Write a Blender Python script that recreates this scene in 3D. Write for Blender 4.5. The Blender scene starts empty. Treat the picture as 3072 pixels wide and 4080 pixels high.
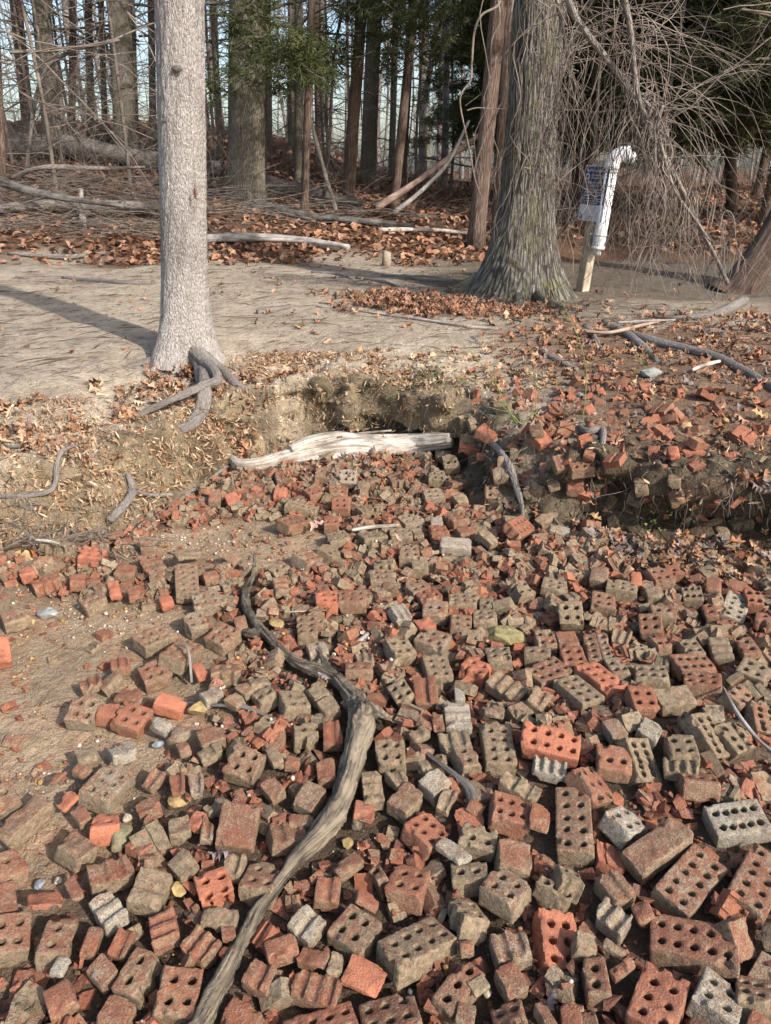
import bpy, bmesh, math, random
import numpy as np
import openvdb
from mathutils import Vector, Matrix, Euler

scene = bpy.context.scene
COL = scene.collection
R = math.radians
# ---------------------------------------------------------------- camera
cam_data = bpy.data.cameras.new('camera')
cam = bpy.data.objects.new('camera', cam_data); COL.objects.link(cam)
cam.location = (0, 0, 1.6); cam.rotation_euler = (R(65.0), 0, 0)
cam_data.sensor_fit = 'VERTICAL'; cam_data.sensor_height = 24.0
cam_data.lens = 24.0 * 2950.0 / 4080.0
cam_data.clip_start = 0.05; cam_data.clip_end = 400
scene.camera = cam
# ---------------------------------------------------------------- sky and sun
SUN_ELEV, SUN_AZ = 36.0, 133.0        # azimuth clockwise from +y: the sun stands behind the camera, to the right
world = bpy.data.worlds.new('World'); scene.world = world; world.use_nodes = True
wn = world.node_tree.nodes; wl = world.node_tree.links
bg = wn['Background']; bg.inputs['Strength'].default_value = 0.15
sky = wn.new('ShaderNodeTexSky'); sky.sky_type = 'NISHITA'; sky.sun_disc = False
sky.sun_elevation = R(SUN_ELEV); sky.sun_rotation = R(SUN_AZ)
sky.air_density = 1.0; sky.dust_density = 2.5; sky.ozone_density = 1.0
wl.new(sky.outputs[0], bg.inputs['Color'])
sd = bpy.data.lights.new('sun', 'SUN'); sd.energy = 3.4; sd.angle = R(0.9); sd.color = (1.0, 0.95, 0.90)
sun = bpy.data.objects.new('sun', sd); COL.objects.link(sun)
_v = Vector((math.sin(R(SUN_AZ)) * math.cos(R(SUN_ELEV)), math.cos(R(SUN_AZ)) * math.cos(R(SUN_ELEV)), math.sin(R(SUN_ELEV))))
sun.rotation_euler = _v.to_track_quat('Z', 'Y').to_euler(); sun.location = (6, -6, 9)
scene.view_settings.view_transform = 'Standard'; scene.view_settings.look = 'None'
scene.view_settings.gamma = 1.0; scene.view_settings.use_curve_mapping = False
scene.view_settings.exposure = 0.8
scene.render.engine = 'CYCLES'
scene.cycles.max_bounces = 6; scene.cycles.diffuse_bounces = 3; scene.cycles.transparent_max_bounces = 4

# ---------------------------------------------------------------- helpers
def tag(o, label=None, cat=None, group=None, kind=None):
    if label: o['label'] = label
    if cat: o['category'] = cat
    if group: o['group'] = group
    if kind: o['kind'] = kind
    return o

def empty(name, loc=(0, 0, 0)):
    o = bpy.data.objects.new(name, None); o.location = loc; o.empty_display_size = .1
    COL.objects.link(o); return o

def link(name, me, mat=None, parent=None, loc=None):
    o = bpy.data.objects.new(name, me); COL.objects.link(o)
    if mat is not None and not me.materials: me.materials.append(mat)
    if parent is not None:
        o.parent = parent
        o.location = -parent.location if loc is None else loc
    elif loc is not None: o.location = loc
    return o

class Buf:
    """collects triangles and quads, with optional uv and per-vertex tone"""
    def __init__(s): s.v = []; s.t = []; s.q = []; s.uv = []; s.c = []; s.n = 0
    def add(s, v, t=None, q=None, uv=None, c=None):
        v = np.asarray(v, np.float32)
        s.v.append(v)
        if t is not None and len(t): s.t.append(np.asarray(t, np.int64) + s.n)
        if q is not None and len(q): s.q.append(np.asarray(q, np.int64) + s.n)
        s.uv.append(np.zeros((len(v), 2), np.float32) if uv is None else np.asarray(uv, np.float32))
        if c is not None: s.c.append(np.broadcast_to(np.asarray(c, np.float32), (len(v), 4)))
        s.n += len(v)
    def mesh(s, name, smooth_=True):
        v = np.concatenate(s.v) if s.v else np.zeros((0, 3), np.float32)
        t = np.concatenate(s.t) if s.t else np.zeros((0, 3), np.int64)
        q = np.concatenate(s.q) if s.q else np.zeros((0, 4), np.int64)
        return mesh_from(name, v, t, q, np.concatenate(s.uv) if s.uv else None, np.concatenate(s.c) if s.c else None, smooth_)

def mesh_from(name, v, t, q, uv=None, c=None, smooth_=True, sharp=0):
    me = bpy.data.meshes.new(name)
    me.vertices.add(len(v)); me.vertices.foreach_set('co', np.asarray(v, np.float32).ravel())
    idx = np.concatenate([np.asarray(t).ravel(), np.asarray(q).ravel()]).astype(np.int32)
    tot = np.concatenate([np.full(len(t), 3), np.full(len(q), 4)]).astype(np.int32)
    me.loops.add(len(idx)); me.loops.foreach_set('vertex_index', idx)
    me.polygons.add(len(tot))
    me.polygons.foreach_set('loop_start', (np.cumsum(tot) - tot).astype(np.int32))
    me.polygons.foreach_set('loop_total', tot)
    me.polygons.foreach_set('use_smooth', np.full(len(tot), smooth_))
    if uv is not None:
        l = me.uv_layers.new(name='uv'); l.data.foreach_set('uv', np.asarray(uv, np.float32)[idx].ravel())
    if c is not None:
        a = me.color_attributes.new('tone', 'FLOAT_COLOR', 'POINT'); a.data.foreach_set('color', np.asarray(c, np.float32).ravel())
    me.update(calc_edges=True)
    if sharp: me.set_sharp_from_angle(angle=R(sharp))
    return me

def catmull(P, n):
    P = np.asarray(P, float)
    if len(P) < 2: return P
    Q = np.vstack([2 * P[0] - P[1], P, 2 * P[-1] - P[-2]])
    out = []
    for i in range(1, len(Q) - 2):
        t = np.linspace(0, 1, n, endpoint=False)[:, None]
        a, b, c, d = Q[i - 1], Q[i], Q[i + 1], Q[i + 2]
        out.append(.5 * ((2 * b) + (-a + c) * t + (2 * a - 5 * b + 4 * c - d) * t * t + (-a + 3 * b - 3 * c + d) * t ** 3))
    out.append(P[-1:]); return np.vstack(out)

def tube(buf, P, rad, sides=6, disp=None, cap=True, c=None, vscale=1.0):
    P = np.asarray(P, float); n = len(P); rad = np.broadcast_to(np.asarray(rad, float), (n,))
    T = np.gradient(P, axis=0); T /= np.linalg.norm(T, axis=1)[:, None] + 1e-9
    u = np.cross(T[0], (0.31, .87, .39)); 
    if np.linalg.norm(u) < 1e-3: u = np.cross(T[0], (1, 0, 0))
    u /= np.linalg.norm(u)
    U = np.empty_like(P)
    for i in range(n):
        u = u - T[i] * np.dot(u, T[i]); u /= np.linalg.norm(u) + 1e-9; U[i] = u
    V = np.cross(T, U)
    th = np.linspace(0, 2 * np.pi, sides, endpoint=False)
    rr = rad[:, None] * np.ones((1, sides))
    s = np.concatenate([[0], np.cumsum(np.linalg.norm(np.diff(P, axis=0), axis=1))])
    if disp is not None: rr = rr + disp(s[:, None] * np.ones((1, sides)), th[None, :] * np.ones((n, 1)), rad[:, None], P)
    pts = P[:, None, :] + rr[..., None] * (np.cos(th)[None, :, None] * U[:, None, :] + np.sin(th)[None, :, None] * V[:, None, :])
    i = np.arange(n - 1)[:, None]; j = np.arange(sides)[None, :]; j2 = (j + 1) % sides
    q = np.stack([i * sides + j, i * sides + j2, (i + 1) * sides + j2, (i + 1) * sides + j], -1).reshape(-1, 4)
    uv = np.stack([np.broadcast_to(np.abs(th / np.pi - 1)[None, :] * rad.max() * np.pi, (n, sides)), np.broadcast_to(s[:, None] * vscale, (n, sides))], -1).reshape(-1, 2)
    v = pts.reshape(-1, 3)
    t = []
    if cap:
        v = np.vstack([v, P[0], P[-1]]); uv = np.vstack([uv, uv[0], uv[-1]])
        a = n * sides; jj = np.arange(sides)
        t = np.vstack([np.stack([np.full(sides, a), (jj + 1) % sides, jj], -1),
                       np.stack([np.full(sides, a + 1), (n - 1) * sides + jj, (n - 1) * sides + (jj + 1) % sides], -1)])
    buf.add(v, t, q, uv, c)

def box_arr(sx, sy, sz):
    v = np.array([(x, y, z) for x in (-sx / 2, sx / 2) for y in (-sy / 2, sy / 2) for z in (-sz / 2, sz / 2)])
    q = np.array([(0, 1, 3, 2), (4, 6, 7, 5), (0, 4, 5, 1), (2, 3, 7, 6), (0, 2, 6, 4), (1, 5, 7, 3)])
    return v, q

def rotm(rs, tilt=.4):
    e = Euler((rs.normal(0, tilt), rs.normal(0, tilt), rs.uniform(0, 6.283)))
    return np.array(e.to_matrix())

def lattice(shape, cell, rs):
    """smooth random field on a voxel grid, made by upsampling a coarse random lattice"""
    f = rs.uniform(-1, 1, [int(math.ceil(s / cell)) + 2 for s in shape]).astype(np.float32)
    for ax, s in enumerate(shape):
        x = np.arange(s) / cell; i = np.floor(x).astype(int); w = (x - i).astype(np.float32); w = w * w * (3 - 2 * w)
        sh = [1, 1, 1]; sh[ax] = s; w = w.reshape(sh)
        f = np.take(f, i, ax) * (1 - w) + np.take(f, i + 1, ax) * w
    return f

def volume_mesh(d, origin, vox, adapt=0.0):
    g = openvdb.FloatGrid(); g.background = 0.06
    g.copyFromArray(np.clip(d, -.06, .06).astype(np.float32))
    p, t, q = g.convertToPolygons(0.0, adapt)
    return np.asarray(p, np.float32) * vox + np.asarray(origin, np.float32), np.asarray(t)[:, ::-1], np.asarray(q)[:, ::-1]

# ---------------------------------------------------------------- material building
class NT:
    def __init__(s, name):
        s.m = bpy.data.materials.new(name); s.m.use_nodes = True; s.t = s.m.node_tree; s.t.nodes.clear()
        s.out = s.t.nodes.new('ShaderNodeOutputMaterial'); s.b = s.t.nodes.new('ShaderNodeBsdfPrincipled')
        s.t.links.new(s.b.outputs[0], s.out.inputs[0])
    def n(s, typ, **k):
        nd = s.t.nodes.new('ShaderNode' + typ)
        for a, v in k.items(): setattr(nd, a, v)
        return nd
    def put(s, sock, v):
        if isinstance(v, bpy.types.NodeSocket): s.t.links.new(v, sock)
        elif v is not None:
            if isinstance(v, tuple) and len(v) == 3 and sock.type == 'RGBA': v = v + (1,)
            sock.default_value = v
    def noise(s, vec, scale, detail=4, rough=.6, dist=0.0):
        nd = s.n('TexNoise'); s.put(nd.inputs['Vector'], vec); nd.inputs['Scale'].default_value = scale
        nd.inputs['Detail'].default_value = detail; nd.inputs['Roughness'].default_value = rough; nd.inputs['Distortion'].default_value = dist
        return nd.outputs[0]
    def voro(s, vec, scale, feature='F1'):
        nd = s.n('TexVoronoi', feature=feature); s.put(nd.inputs['Vector'], vec); nd.inputs['Scale'].default_value = scale
        return nd
    def math(s, op, a, b=None, c=None, clamp=False):
        nd = s.n('Math', operation=op, use_clamp=clamp)
        for i, v in enumerate((a, b, c)): s.put(nd.inputs[i], v)
        return nd.outputs[0]
    def ramp(s, f, a, b, lo=0.0, hi=1.0):
        nd = s.n('MapRange', interpolation_type='SMOOTHSTEP'); s.put(nd.inputs[0], f)
        for i, v in enumerate((a, b, lo, hi)): s.put(nd.inputs[i + 1], v)
        return nd.outputs[0]
    def mix(s, f, a, b):
        nd = s.n('Mix', data_type='RGBA'); s.put(nd.inputs[0], f); s.put(nd.inputs[6], a); s.put(nd.inputs[7], b)
        return nd.outputs[2]
    def mul(s, f, a, b):
        nd = s.n('Mix', data_type='RGBA', blend_type='MULTIPLY'); s.put(nd.inputs[0], f); s.put(nd.inputs[6], a); s.put(nd.inputs[7], b)
        return nd.outputs[2]
    def mapping(s, vec, scale=(1, 1, 1), loc=None):
        nd = s.n('Mapping'); s.put(nd.inputs[0], vec); nd.inputs['Scale'].default_value = scale
        if loc is not None: s.put(nd.inputs['Location'], loc)
        return nd.outputs[0]
    def bump(s, h, dist, strength=1.0, prev=None):
        nd = s.n('Bump'); s.put(nd.inputs['Height'], h); nd.inputs['Distance'].default_value = dist; nd.inputs['Strength'].default_value = strength
        if prev is not None: s.put(nd.inputs['Normal'], prev)
        return nd.outputs[0]
    def done(s, col, rough=.85, normal=None, spec=.3):
        s.put(s.b.inputs['Base Color'], col); s.put(s.b.inputs['Roughness'], rough); s.b.inputs['Specular IOR Level'].default_value = spec
        if normal is not None: s.put(s.b.inputs['Normal'], normal)
        return s.m

def brick_material(name, per_object):
    s = NT(name)
    tc = s.n('TexCoord'); oi = s.n('ObjectInfo')
    if per_object:
        sep = s.n('SeparateColor'); s.put(sep.inputs[0], oi.outputs['Color']); rnd = oi.outputs['Random']
        off = s.n('CombineXYZ'); s.put(off.inputs[0], s.math('MULTIPLY', rnd, 37.0)); s.put(off.inputs[1], s.math('MULTIPLY', rnd, 91.0))
        vec = s.mapping(tc.outputs['Object'], loc=off.outputs[0])
    else:
        at = s.n('Attribute', attribute_name='tone'); sep = s.n('SeparateColor'); s.put(sep.inputs[0], at.outputs['Color']); rnd = at.outputs['Alpha']
        vec = tc.outputs['Object']
    coat, pale, dark = sep.outputs[0], sep.outputs[1], sep.outputs[2]
    n1 = s.noise(vec, 22, 5, .65); n2 = s.noise(vec, 70, 4, .7); n3 = s.noise(vec, 260, 3, .7); n4 = s.noise(vec, 11, 3, .6); n5 = s.noise(vec, 130, 3, .75)
    red = s.mix(s.ramp(n1, .35, .68), (.215, .078, .043), (.34, .112, .056))
    red = s.mix(s.math('MULTIPLY', rnd, .45), red, (.26, .120, .078))
    red = s.mix(s.math('MULTIPLY', s.ramp(coat, .42, .08), s.ramp(n1, .25, .6)), red, (.45, .165, .092))
    brown = s.mix(n2, (.105, .056, .040), (.19, .102, .070))
    col = s.mix(s.math('MULTIPLY', s.ramp(n4, .38, .62), dark), red, brown)
    tan = s.mix(s.ramp(n2, .3, .7), (.165, .120, .074), (.34, .257, .162))
    # film of silt and algae: patchy; worn off along the edges
    geo = s.n('NewGeometry')
    edge = s.ramp(geo.outputs['Pointiness'], .515, .575)
    lev = s.math('SUBTRACT', s.math('ADD', s.math('MULTIPLY', coat, .56), s.math('MULTIPLY', s.math('ADD', n1, n5), .5)), s.math('MULTIPLY', edge, .36))
    if per_object:
        nz_ = s.n('SeparateXYZ'); s.put(nz_.inputs[0], tc.outputs['Normal'])
        lev = s.math('ADD', lev, s.math('MULTIPLY', s.ramp(s.math('ABSOLUTE', nz_.outputs[2]), .75, .35), s.math('MULTIPLY', coat, .26)))
    m = s.ramp(s.math('ADD', lev, s.math('MULTIPLY', s.math('SUBTRACT', n3, .5), .5)), .66, .93)
    col = s.mix(m, col, tan)
    fleck = s.math('MULTIPLY', s.ramp(s.math('ADD', s.math('MULTIPLY', n3, .55), s.math('MULTIPLY', n2, .45)), .53, .62), s.ramp(n1, .3, .6, .10, .5))
    col = s.mix(fleck, col, (.27, .225, .165))
    grey = s.mix(n5, (.27, .245, .195), (.47, .44, .365))
    pl = s.ramp(s.math('ADD', s.math('MULTIPLY', pale, .40), s.math('ADD', s.math('MULTIPLY', n3, .35), s.math('ADD', s.math('MULTIPLY', n5, .25), s.math('MULTIPLY', n1, .35)))), .68, .96)
    col = s.mix(pl, col, grey)
    col = s.mul(s.ramp(n3, .25, .55, .55, 0.0), col, (.45, .40, .36))
    col = s.mul(s.math('MULTIPLY', dark, .35), col, (.45, .42, .40))
    nb = s.bump(s.math('ADD', s.math('MULTIPLY', n3, .5), s.math('ADD', n2, s.math('MULTIPLY', n5, .8))), .0042, .9)
    return s.done(col, s.ramp(n2, .3, .7, .70, .92), nb, .25)

def soil_material():
    s = NT('soil')
    tc = s.n('TexCoord'); vec = tc.outputs['Object']
    at = s.n('Attribute', attribute_name='tone')
    n1 = s.noise(vec, 9, 6, .65); n2 = s.noise(vec, 45, 5, .7); n3 = s.noise(vec, 190, 3, .75)
    sp = s.voro(vec, 95)
    col = s.mul(s.ramp(n1, .3, .7, .0, .55), at.outputs['Color'], (.60, .56, .52))
    col = s.mul(s.ramp(n3, .35, .6, .65, 0), col, (.50, .44, .38))
    grain = s.mix(s.n('SeparateColor').outputs[0], (.5, .4, .3), (.3, .2, .1))
    sc = s.n('SeparateColor'); s.put(sc.inputs[0], sp.outputs['Color'])
    peb = s.mix(sc.outputs[0], (.30, .13, .07), (.50, .42, .32))
    col = s.mix(s.math('MULTIPLY', s.ramp(sp.outputs['Distance'], .28, .12), s.math('MULTIPLY', s.ramp(sc.outputs[1], .55, .8), at.outputs['Alpha'])), col, peb)
    st = s.noise(s.mapping(vec, (1, 3.2, 1)), 14, 6, .75, .8)
    col = s.mul(s.ramp(st, .52, .70, 0, .38), col, (.52, .47, .43))
    n4 = s.noise(vec, 26, 5, .7, .5)
    h = s.math('ADD', s.math('MULTIPLY', n3, .4), s.math('ADD', n2, s.math('ADD', s.math('MULTIPLY', n4, 2.2), s.math('MULTIPLY', n1, 1.2))))
    return s.done(col, .92, s.bump(h, .017, 1.0), .15)

def bark_material(name, dark, light, su, sv, depth, flake=None, moss=None, lich=0.0, spec=.2, cells=.8):
    s = NT(name)
    uvn = s.n('UVMap'); tc = s.n('TexCoord')
    v = s.mapping(uvn.outputs[0], (su, sv, 1))
    ob = tc.outputs['Object']
    n1 = s.noise(v, 1, 6, .65, .6); wv = s.n('VectorMath', operation='ADD'); wn_ = s.n('TexNoise'); s.put(wn_.inputs[0], v); wn_.inputs['Scale'].default_value = .8; s.put(wv.inputs[0], v); s.put(wv.inputs[1], wn_.outputs[1])
    vo = s.voro(wv.outputs[0], 1.1, 'DISTANCE_TO_EDGE')
    n2 = s.noise(ob, 60, 4, .7); n0 = s.noise(ob, 3.0, 3, .6)
    h = s.math('ADD', s.math('MULTIPLY', s.ramp(vo.outputs['Distance'], 0, .28), cells), s.math('ADD', n1, .8 - cells))
    col = s.mix(s.ramp(h, .45, 1.25), dark, light)
    col = s.mul(s.ramp(n2, .3, .65, .5, 0), col, (.55, .53, .50))
    col = s.mul(s.ramp(n0, .35, .65, .5, 0), col, (.58, .55, .53))
    col = s.mul(s.ramp(s.noise(s.mapping(uvn.outputs[0], (su * .25, sv * .12, 1)), 1, 4, .65, .8), .48, .66, 0, .55), col, (.50, .48, .46))
    if flake: col = s.mix(s.math('MULTIPLY', s.ramp(s.noise(v, 2.3, 4, .7, 1.0), .55, .68), .8), col, flake)
    if lich: 
        lp = s.n('SeparateXYZ'); s.put(lp.inputs[0], tc.outputs['Object'])
        col = s.mix(s.math('MULTIPLY', s.ramp(s.noise(ob, 32, 4, .7), .60, .70), lich), col, (.52, .55, .52))
    if moss:
        col = s.mix(s.math('MULTIPLY', s.ramp(s.noise(ob, 8, 4, .6), .48, .62), .55), col, moss)
    return s.done(col, .9, s.bump(s.math('ADD', h, s.math('MULTIPLY', n2, .4)), depth, 1.0), spec)

def simple_material(name, a, b, scale=20, bump=.003, rough=.85, tone=False, stretch=(1, 1, 1), spec=.2, sub=False):
    s = NT(name)
    tc = s.n('TexCoord'); v = s.mapping(tc.outputs['Object'], stretch)
    n1 = s.noise(v, scale, 5, .65); n2 = s.noise(v, scale * 5, 3, .7)
    col = s.mix(s.ramp(n1, .3, .7), a, b)
    if tone:
        at = s.n('Attribute', attribute_name='tone'); col = s.mul(1.0, at.outputs['Color'], s.mix(s.ramp(n1, .3, .7), (.55, .53, .50), (1.15, 1.12, 1.1)))
    col = s.mul(s.ramp(n2, .3, .6, .4, 0), col, (.6, .58, .55))
    return s.done(col, rough, s.bump(s.math('ADD', n1, n2), bump, .8) if bump else None, spec)

def wood_material(name, dark, light, su=60, sv=5, depth=.006):
    s = NT(name)
    uvn = s.n('UVMap'); v = s.mapping(uvn.outputs[0], (su, sv, 1)); tc = s.n('TexCoord')
    n1 = s.noise(v, 1, 6, .7, 1.2); n2 = s.noise(v, 3.1, 4, .7, .5); n0 = s.noise(tc.outputs['Object'], 7, 3, .6)
    f = s.math('ADD', s.math('MULTIPLY', n1, .7), s.math('ADD', s.math('MULTIPLY', n2, .3), s.math('MULTIPLY', s.math('SUBTRACT', n0, .5), .55)))
    col = s.mix(s.ramp(f, .36, .64), dark, light)
    return s.done(col, .85, s.bump(s.math('ADD', n1, s.math('MULTIPLY', n2, .5)), depth, 1.0), .2)

M = dict(
    brick=brick_material('fired_brick', True), rubble=brick_material('brick_rubble', False), soil=soil_material(),
    main=bark_material('pale_scaly_bark', (.17, .148, .132), (.45, .41, .375), 85, 24, .015, flake=(.62, .59, .56), cells=.35),
    oak=bark_material('furrowed_oak_bark', (.075, .066, .055), (.27, .25, .215), 54, 5, .018, lich=.5, moss=(.17, .16, .085)),
    grey=bark_material('grey_bark', (.15, .13, .105), (.32, .285, .225), 55, 7, .012, moss=(.20, .18, .10)),
    cedar=bark_material('cedar_bark', (.12, .080, .060), (.27, .195, .155), 70, 4, .010),
    branch=bark_material('branch_bark', (.16, .135, .115), (.34, .30, .265), 60, 12, .003),
    hazedwood=simple_material('haze_paled_bark', (.16, .14, .12), (.34, .30, .265), 3, 0),  # distance haze put into the colour: paler than the near twigs
    twig=simple_material('twig_bark', (.11, .088, .070), (.25, .21, .175), 6, 0),
    vine=simple_material('vine_bark', (.12, .09, .072), (.31, .255, .21), 4, 0),
    root=bark_material('root_bark', (.060, .052, .045), (.27, .24, .215), 60, 16, .009, cells=.3),
    drift=wood_material('weathered_driftwood', (.042, .035, .028), (.26, .208, .145), 70, 4, .008),
    pale=wood_material('bleached_wood', (.20, .165, .125), (.60, .535, .45), 55, 4, .006),
    dark=wood_material('charred_wood', (.045, .040, .036), (.20, .18, .155)),
    greywood=wood_material('grey_dead_wood', (.20, .175, .15), (.47, .43, .385)),
    redwood=wood_material('reddish_dead_wood', (.20, .13, .10), (.42, .30, .24)),
    leaf=simple_material('dry_leaf', (.3, .17, .1), (.4, .25, .15), 30, 0, .75, tone=True),
    needle=simple_material('juniper_needles', (.034, .046, .016), (.092, .102, .034), 2.5, 0, .8),
    stone=simple_material('stone', (.3, .3, .3), (.5, .5, .5), 40, .002, .8, tone=True),
    post=wood_material('weathered_post', (.26, .21, .15), (.50, .43, .32), 30, 2.2, .002),
    pvc=simple_material('white_plastic', (.58, .60, .60), (.80, .82, .84), 5, 0, .35, spec=.5),
    navy=simple_material('navy_board', (.008, .026, .095), (.010, .031, .11), 8, 0, .4, spec=.4),
    board=simple_material('pale_board', (.55, .60, .66), (.62, .67, .72), 8, 0, .4, spec=.4),
    ink=simple_material('white_print', (.70, .74, .78), (.78, .80, .82), 8, 0, .5),
    inkdark=simple_material('navy_print', (.02, .04, .12), (.02, .045, .13), 8, 0, .5),
    metal=simple_material('galvanised_metal', (.45, .46, .47), (.6, .6, .6), 30, 0, .35, spec=.6),
    moss=simple_material('green_sprouts', (.12, .15, .045), (.24, .26, .09), 60, 0, .8),
)

# ---------------------------------------------------------------- terrain (metres; camera stands at x=0, y=0 looking along +y)
BANK_LINE = np.array([(-9.0,2.2),(-4.0,2.75),(-2.4,2.92),(-1.72,2.95),(-1.56,2.98),(-1.39,3.11),(-1.26,3.24),(-1.17,3.45),(-1.01,3.72),(-0.91,3.90),
    (-0.80,4.08),(-0.45,4.22),(-0.06,4.22),(0.22,4.08),(0.36,3.84),(0.42,3.56),(0.50,3.36),(0.65,3.17),(0.84,3.09),(1.02,3.10),(1.17,3.04),
    (1.37,2.95),(1.58,2.88),(1.75,2.80),(2.6,2.60),(4.0,2.45),(9.0,2.2)])

def smooth(a, b, x):
    t = np.clip((x - a) / (b - a), 0, 1)
    return t * t * (3 - 2 * t)

def bank_dist(x, y):
    """signed distance to the bank line: positive up on the bank, negative on the beach"""
    x = np.asarray(x, float); y = np.asarray(y, float)
    best = np.full(x.shape, 1e9); sgn = np.ones(x.shape)
    for (ax, ay), (bx, by) in zip(BANK_LINE[:-1], BANK_LINE[1:]):
        dx, dy = bx - ax, by - ay
        t = np.clip(((x - ax) * dx + (y - ay) * dy) / (dx * dx + dy * dy), 0, 1)
        best = np.minimum(best, np.hypot(x - ax - t * dx, y - ay - t * dy))
    yl = np.interp(x, BANK_LINE[:, 0], BANK_LINE[:, 1])
    return np.where(y > yl, best, -best)

_rs = np.random.RandomState(7)
_PERM = _rs.permutation(512).astype(np.int64)
_VAL = _rs.uniform(-1, 1, 512)

def noise2(x, y, seed=0):
    x = np.asarray(x, float) + 37.7 * seed + 100; y = np.asarray(y, float) + 17.3 * seed + 100
    xi = np.floor(x).astype(np.int64); yi = np.floor(y).astype(np.int64)
    fx = x - xi; fy = y - yi
    fx = fx * fx * fx * (fx * (fx * 6 - 15) + 10); fy = fy * fy * fy * (fy * (fy * 6 - 15) + 10)
    def h(a, b):
        return _VAL[(_PERM[(a & 511)] + b * 131 + seed * 71) & 511]
    return (h(xi, yi) * (1 - fx) + h(xi + 1, yi) * fx) * (1 - fy) + (h(xi, yi + 1) * (1 - fx) + h(xi + 1, yi + 1) * fx) * fy

def fbm2(x, y, octaves=4, seed=0):
    r = 0; a = 1.0; f = 1.0
    for o in range(octaves):
        r = r + a * noise2(np.asarray(x) * f, np.asarray(y) * f, seed + o)
        a *= 0.5; f *= 2.03
    return r

def upper_height(x, y):
    A = np.interp(x, [-6, -3, -1, 1.5, 4, 12], [2.6, 2.0, 1.25, .75, .5, .6])
    rise = A * (1 - np.exp(-np.clip(y - 9.3, 0, None) / 8.0))
    h = 0.50 + 0.05 * smooth(4.0, 6.0, y) + rise
    h = h + 0.035 * fbm2(x * .6, y * .6, 3, 3) + 0.012 * fbm2(x * 2.2, y * 2.2, 2, 5)
    return h

def beach_height(x, y):
    b = 0.0 + 0.055 * smooth(-.2, .9, x) + 0.03 * smooth(3.0, 4.2, y)
    return b + 0.02 * fbm2(x * 1.6, y * 1.6, 3, 11) - 0.10 * smooth(0.6, -2.5, y)

def ground_height(x, y):
    x = np.asarray(x, float); y = np.asarray(y, float)
    s = bank_dist(x, y)
    s = s + 0.05 * fbm2(x * 4.5, y * 4.5, 3, 21)
    b = beach_height(x, y); u = upper_height(x, y)
    w = np.interp(x, [-2, -1.2, -.9, -.2, .3, .5, .8, 1.0, 1.4, 3], [.20, .26, .30, .12, .06, .30, .34, .14, .08, .1])
    lip = np.interp(x, [-3, -1.2, -.8, -.2, .3, .55, .9, 1.3, 3], [.33, .33, .40, .44, .44, .40, .37, .37, .36])
    lip = lip + 0.03 * fbm2(x * 5, y * 5, 3, 31)
    h = b + (lip - b) * smooth(0, 1, s / w)
    h = h + (u - lip) * smooth(0, 1, (s - w * .6) / 1.0)
    return h

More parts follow.
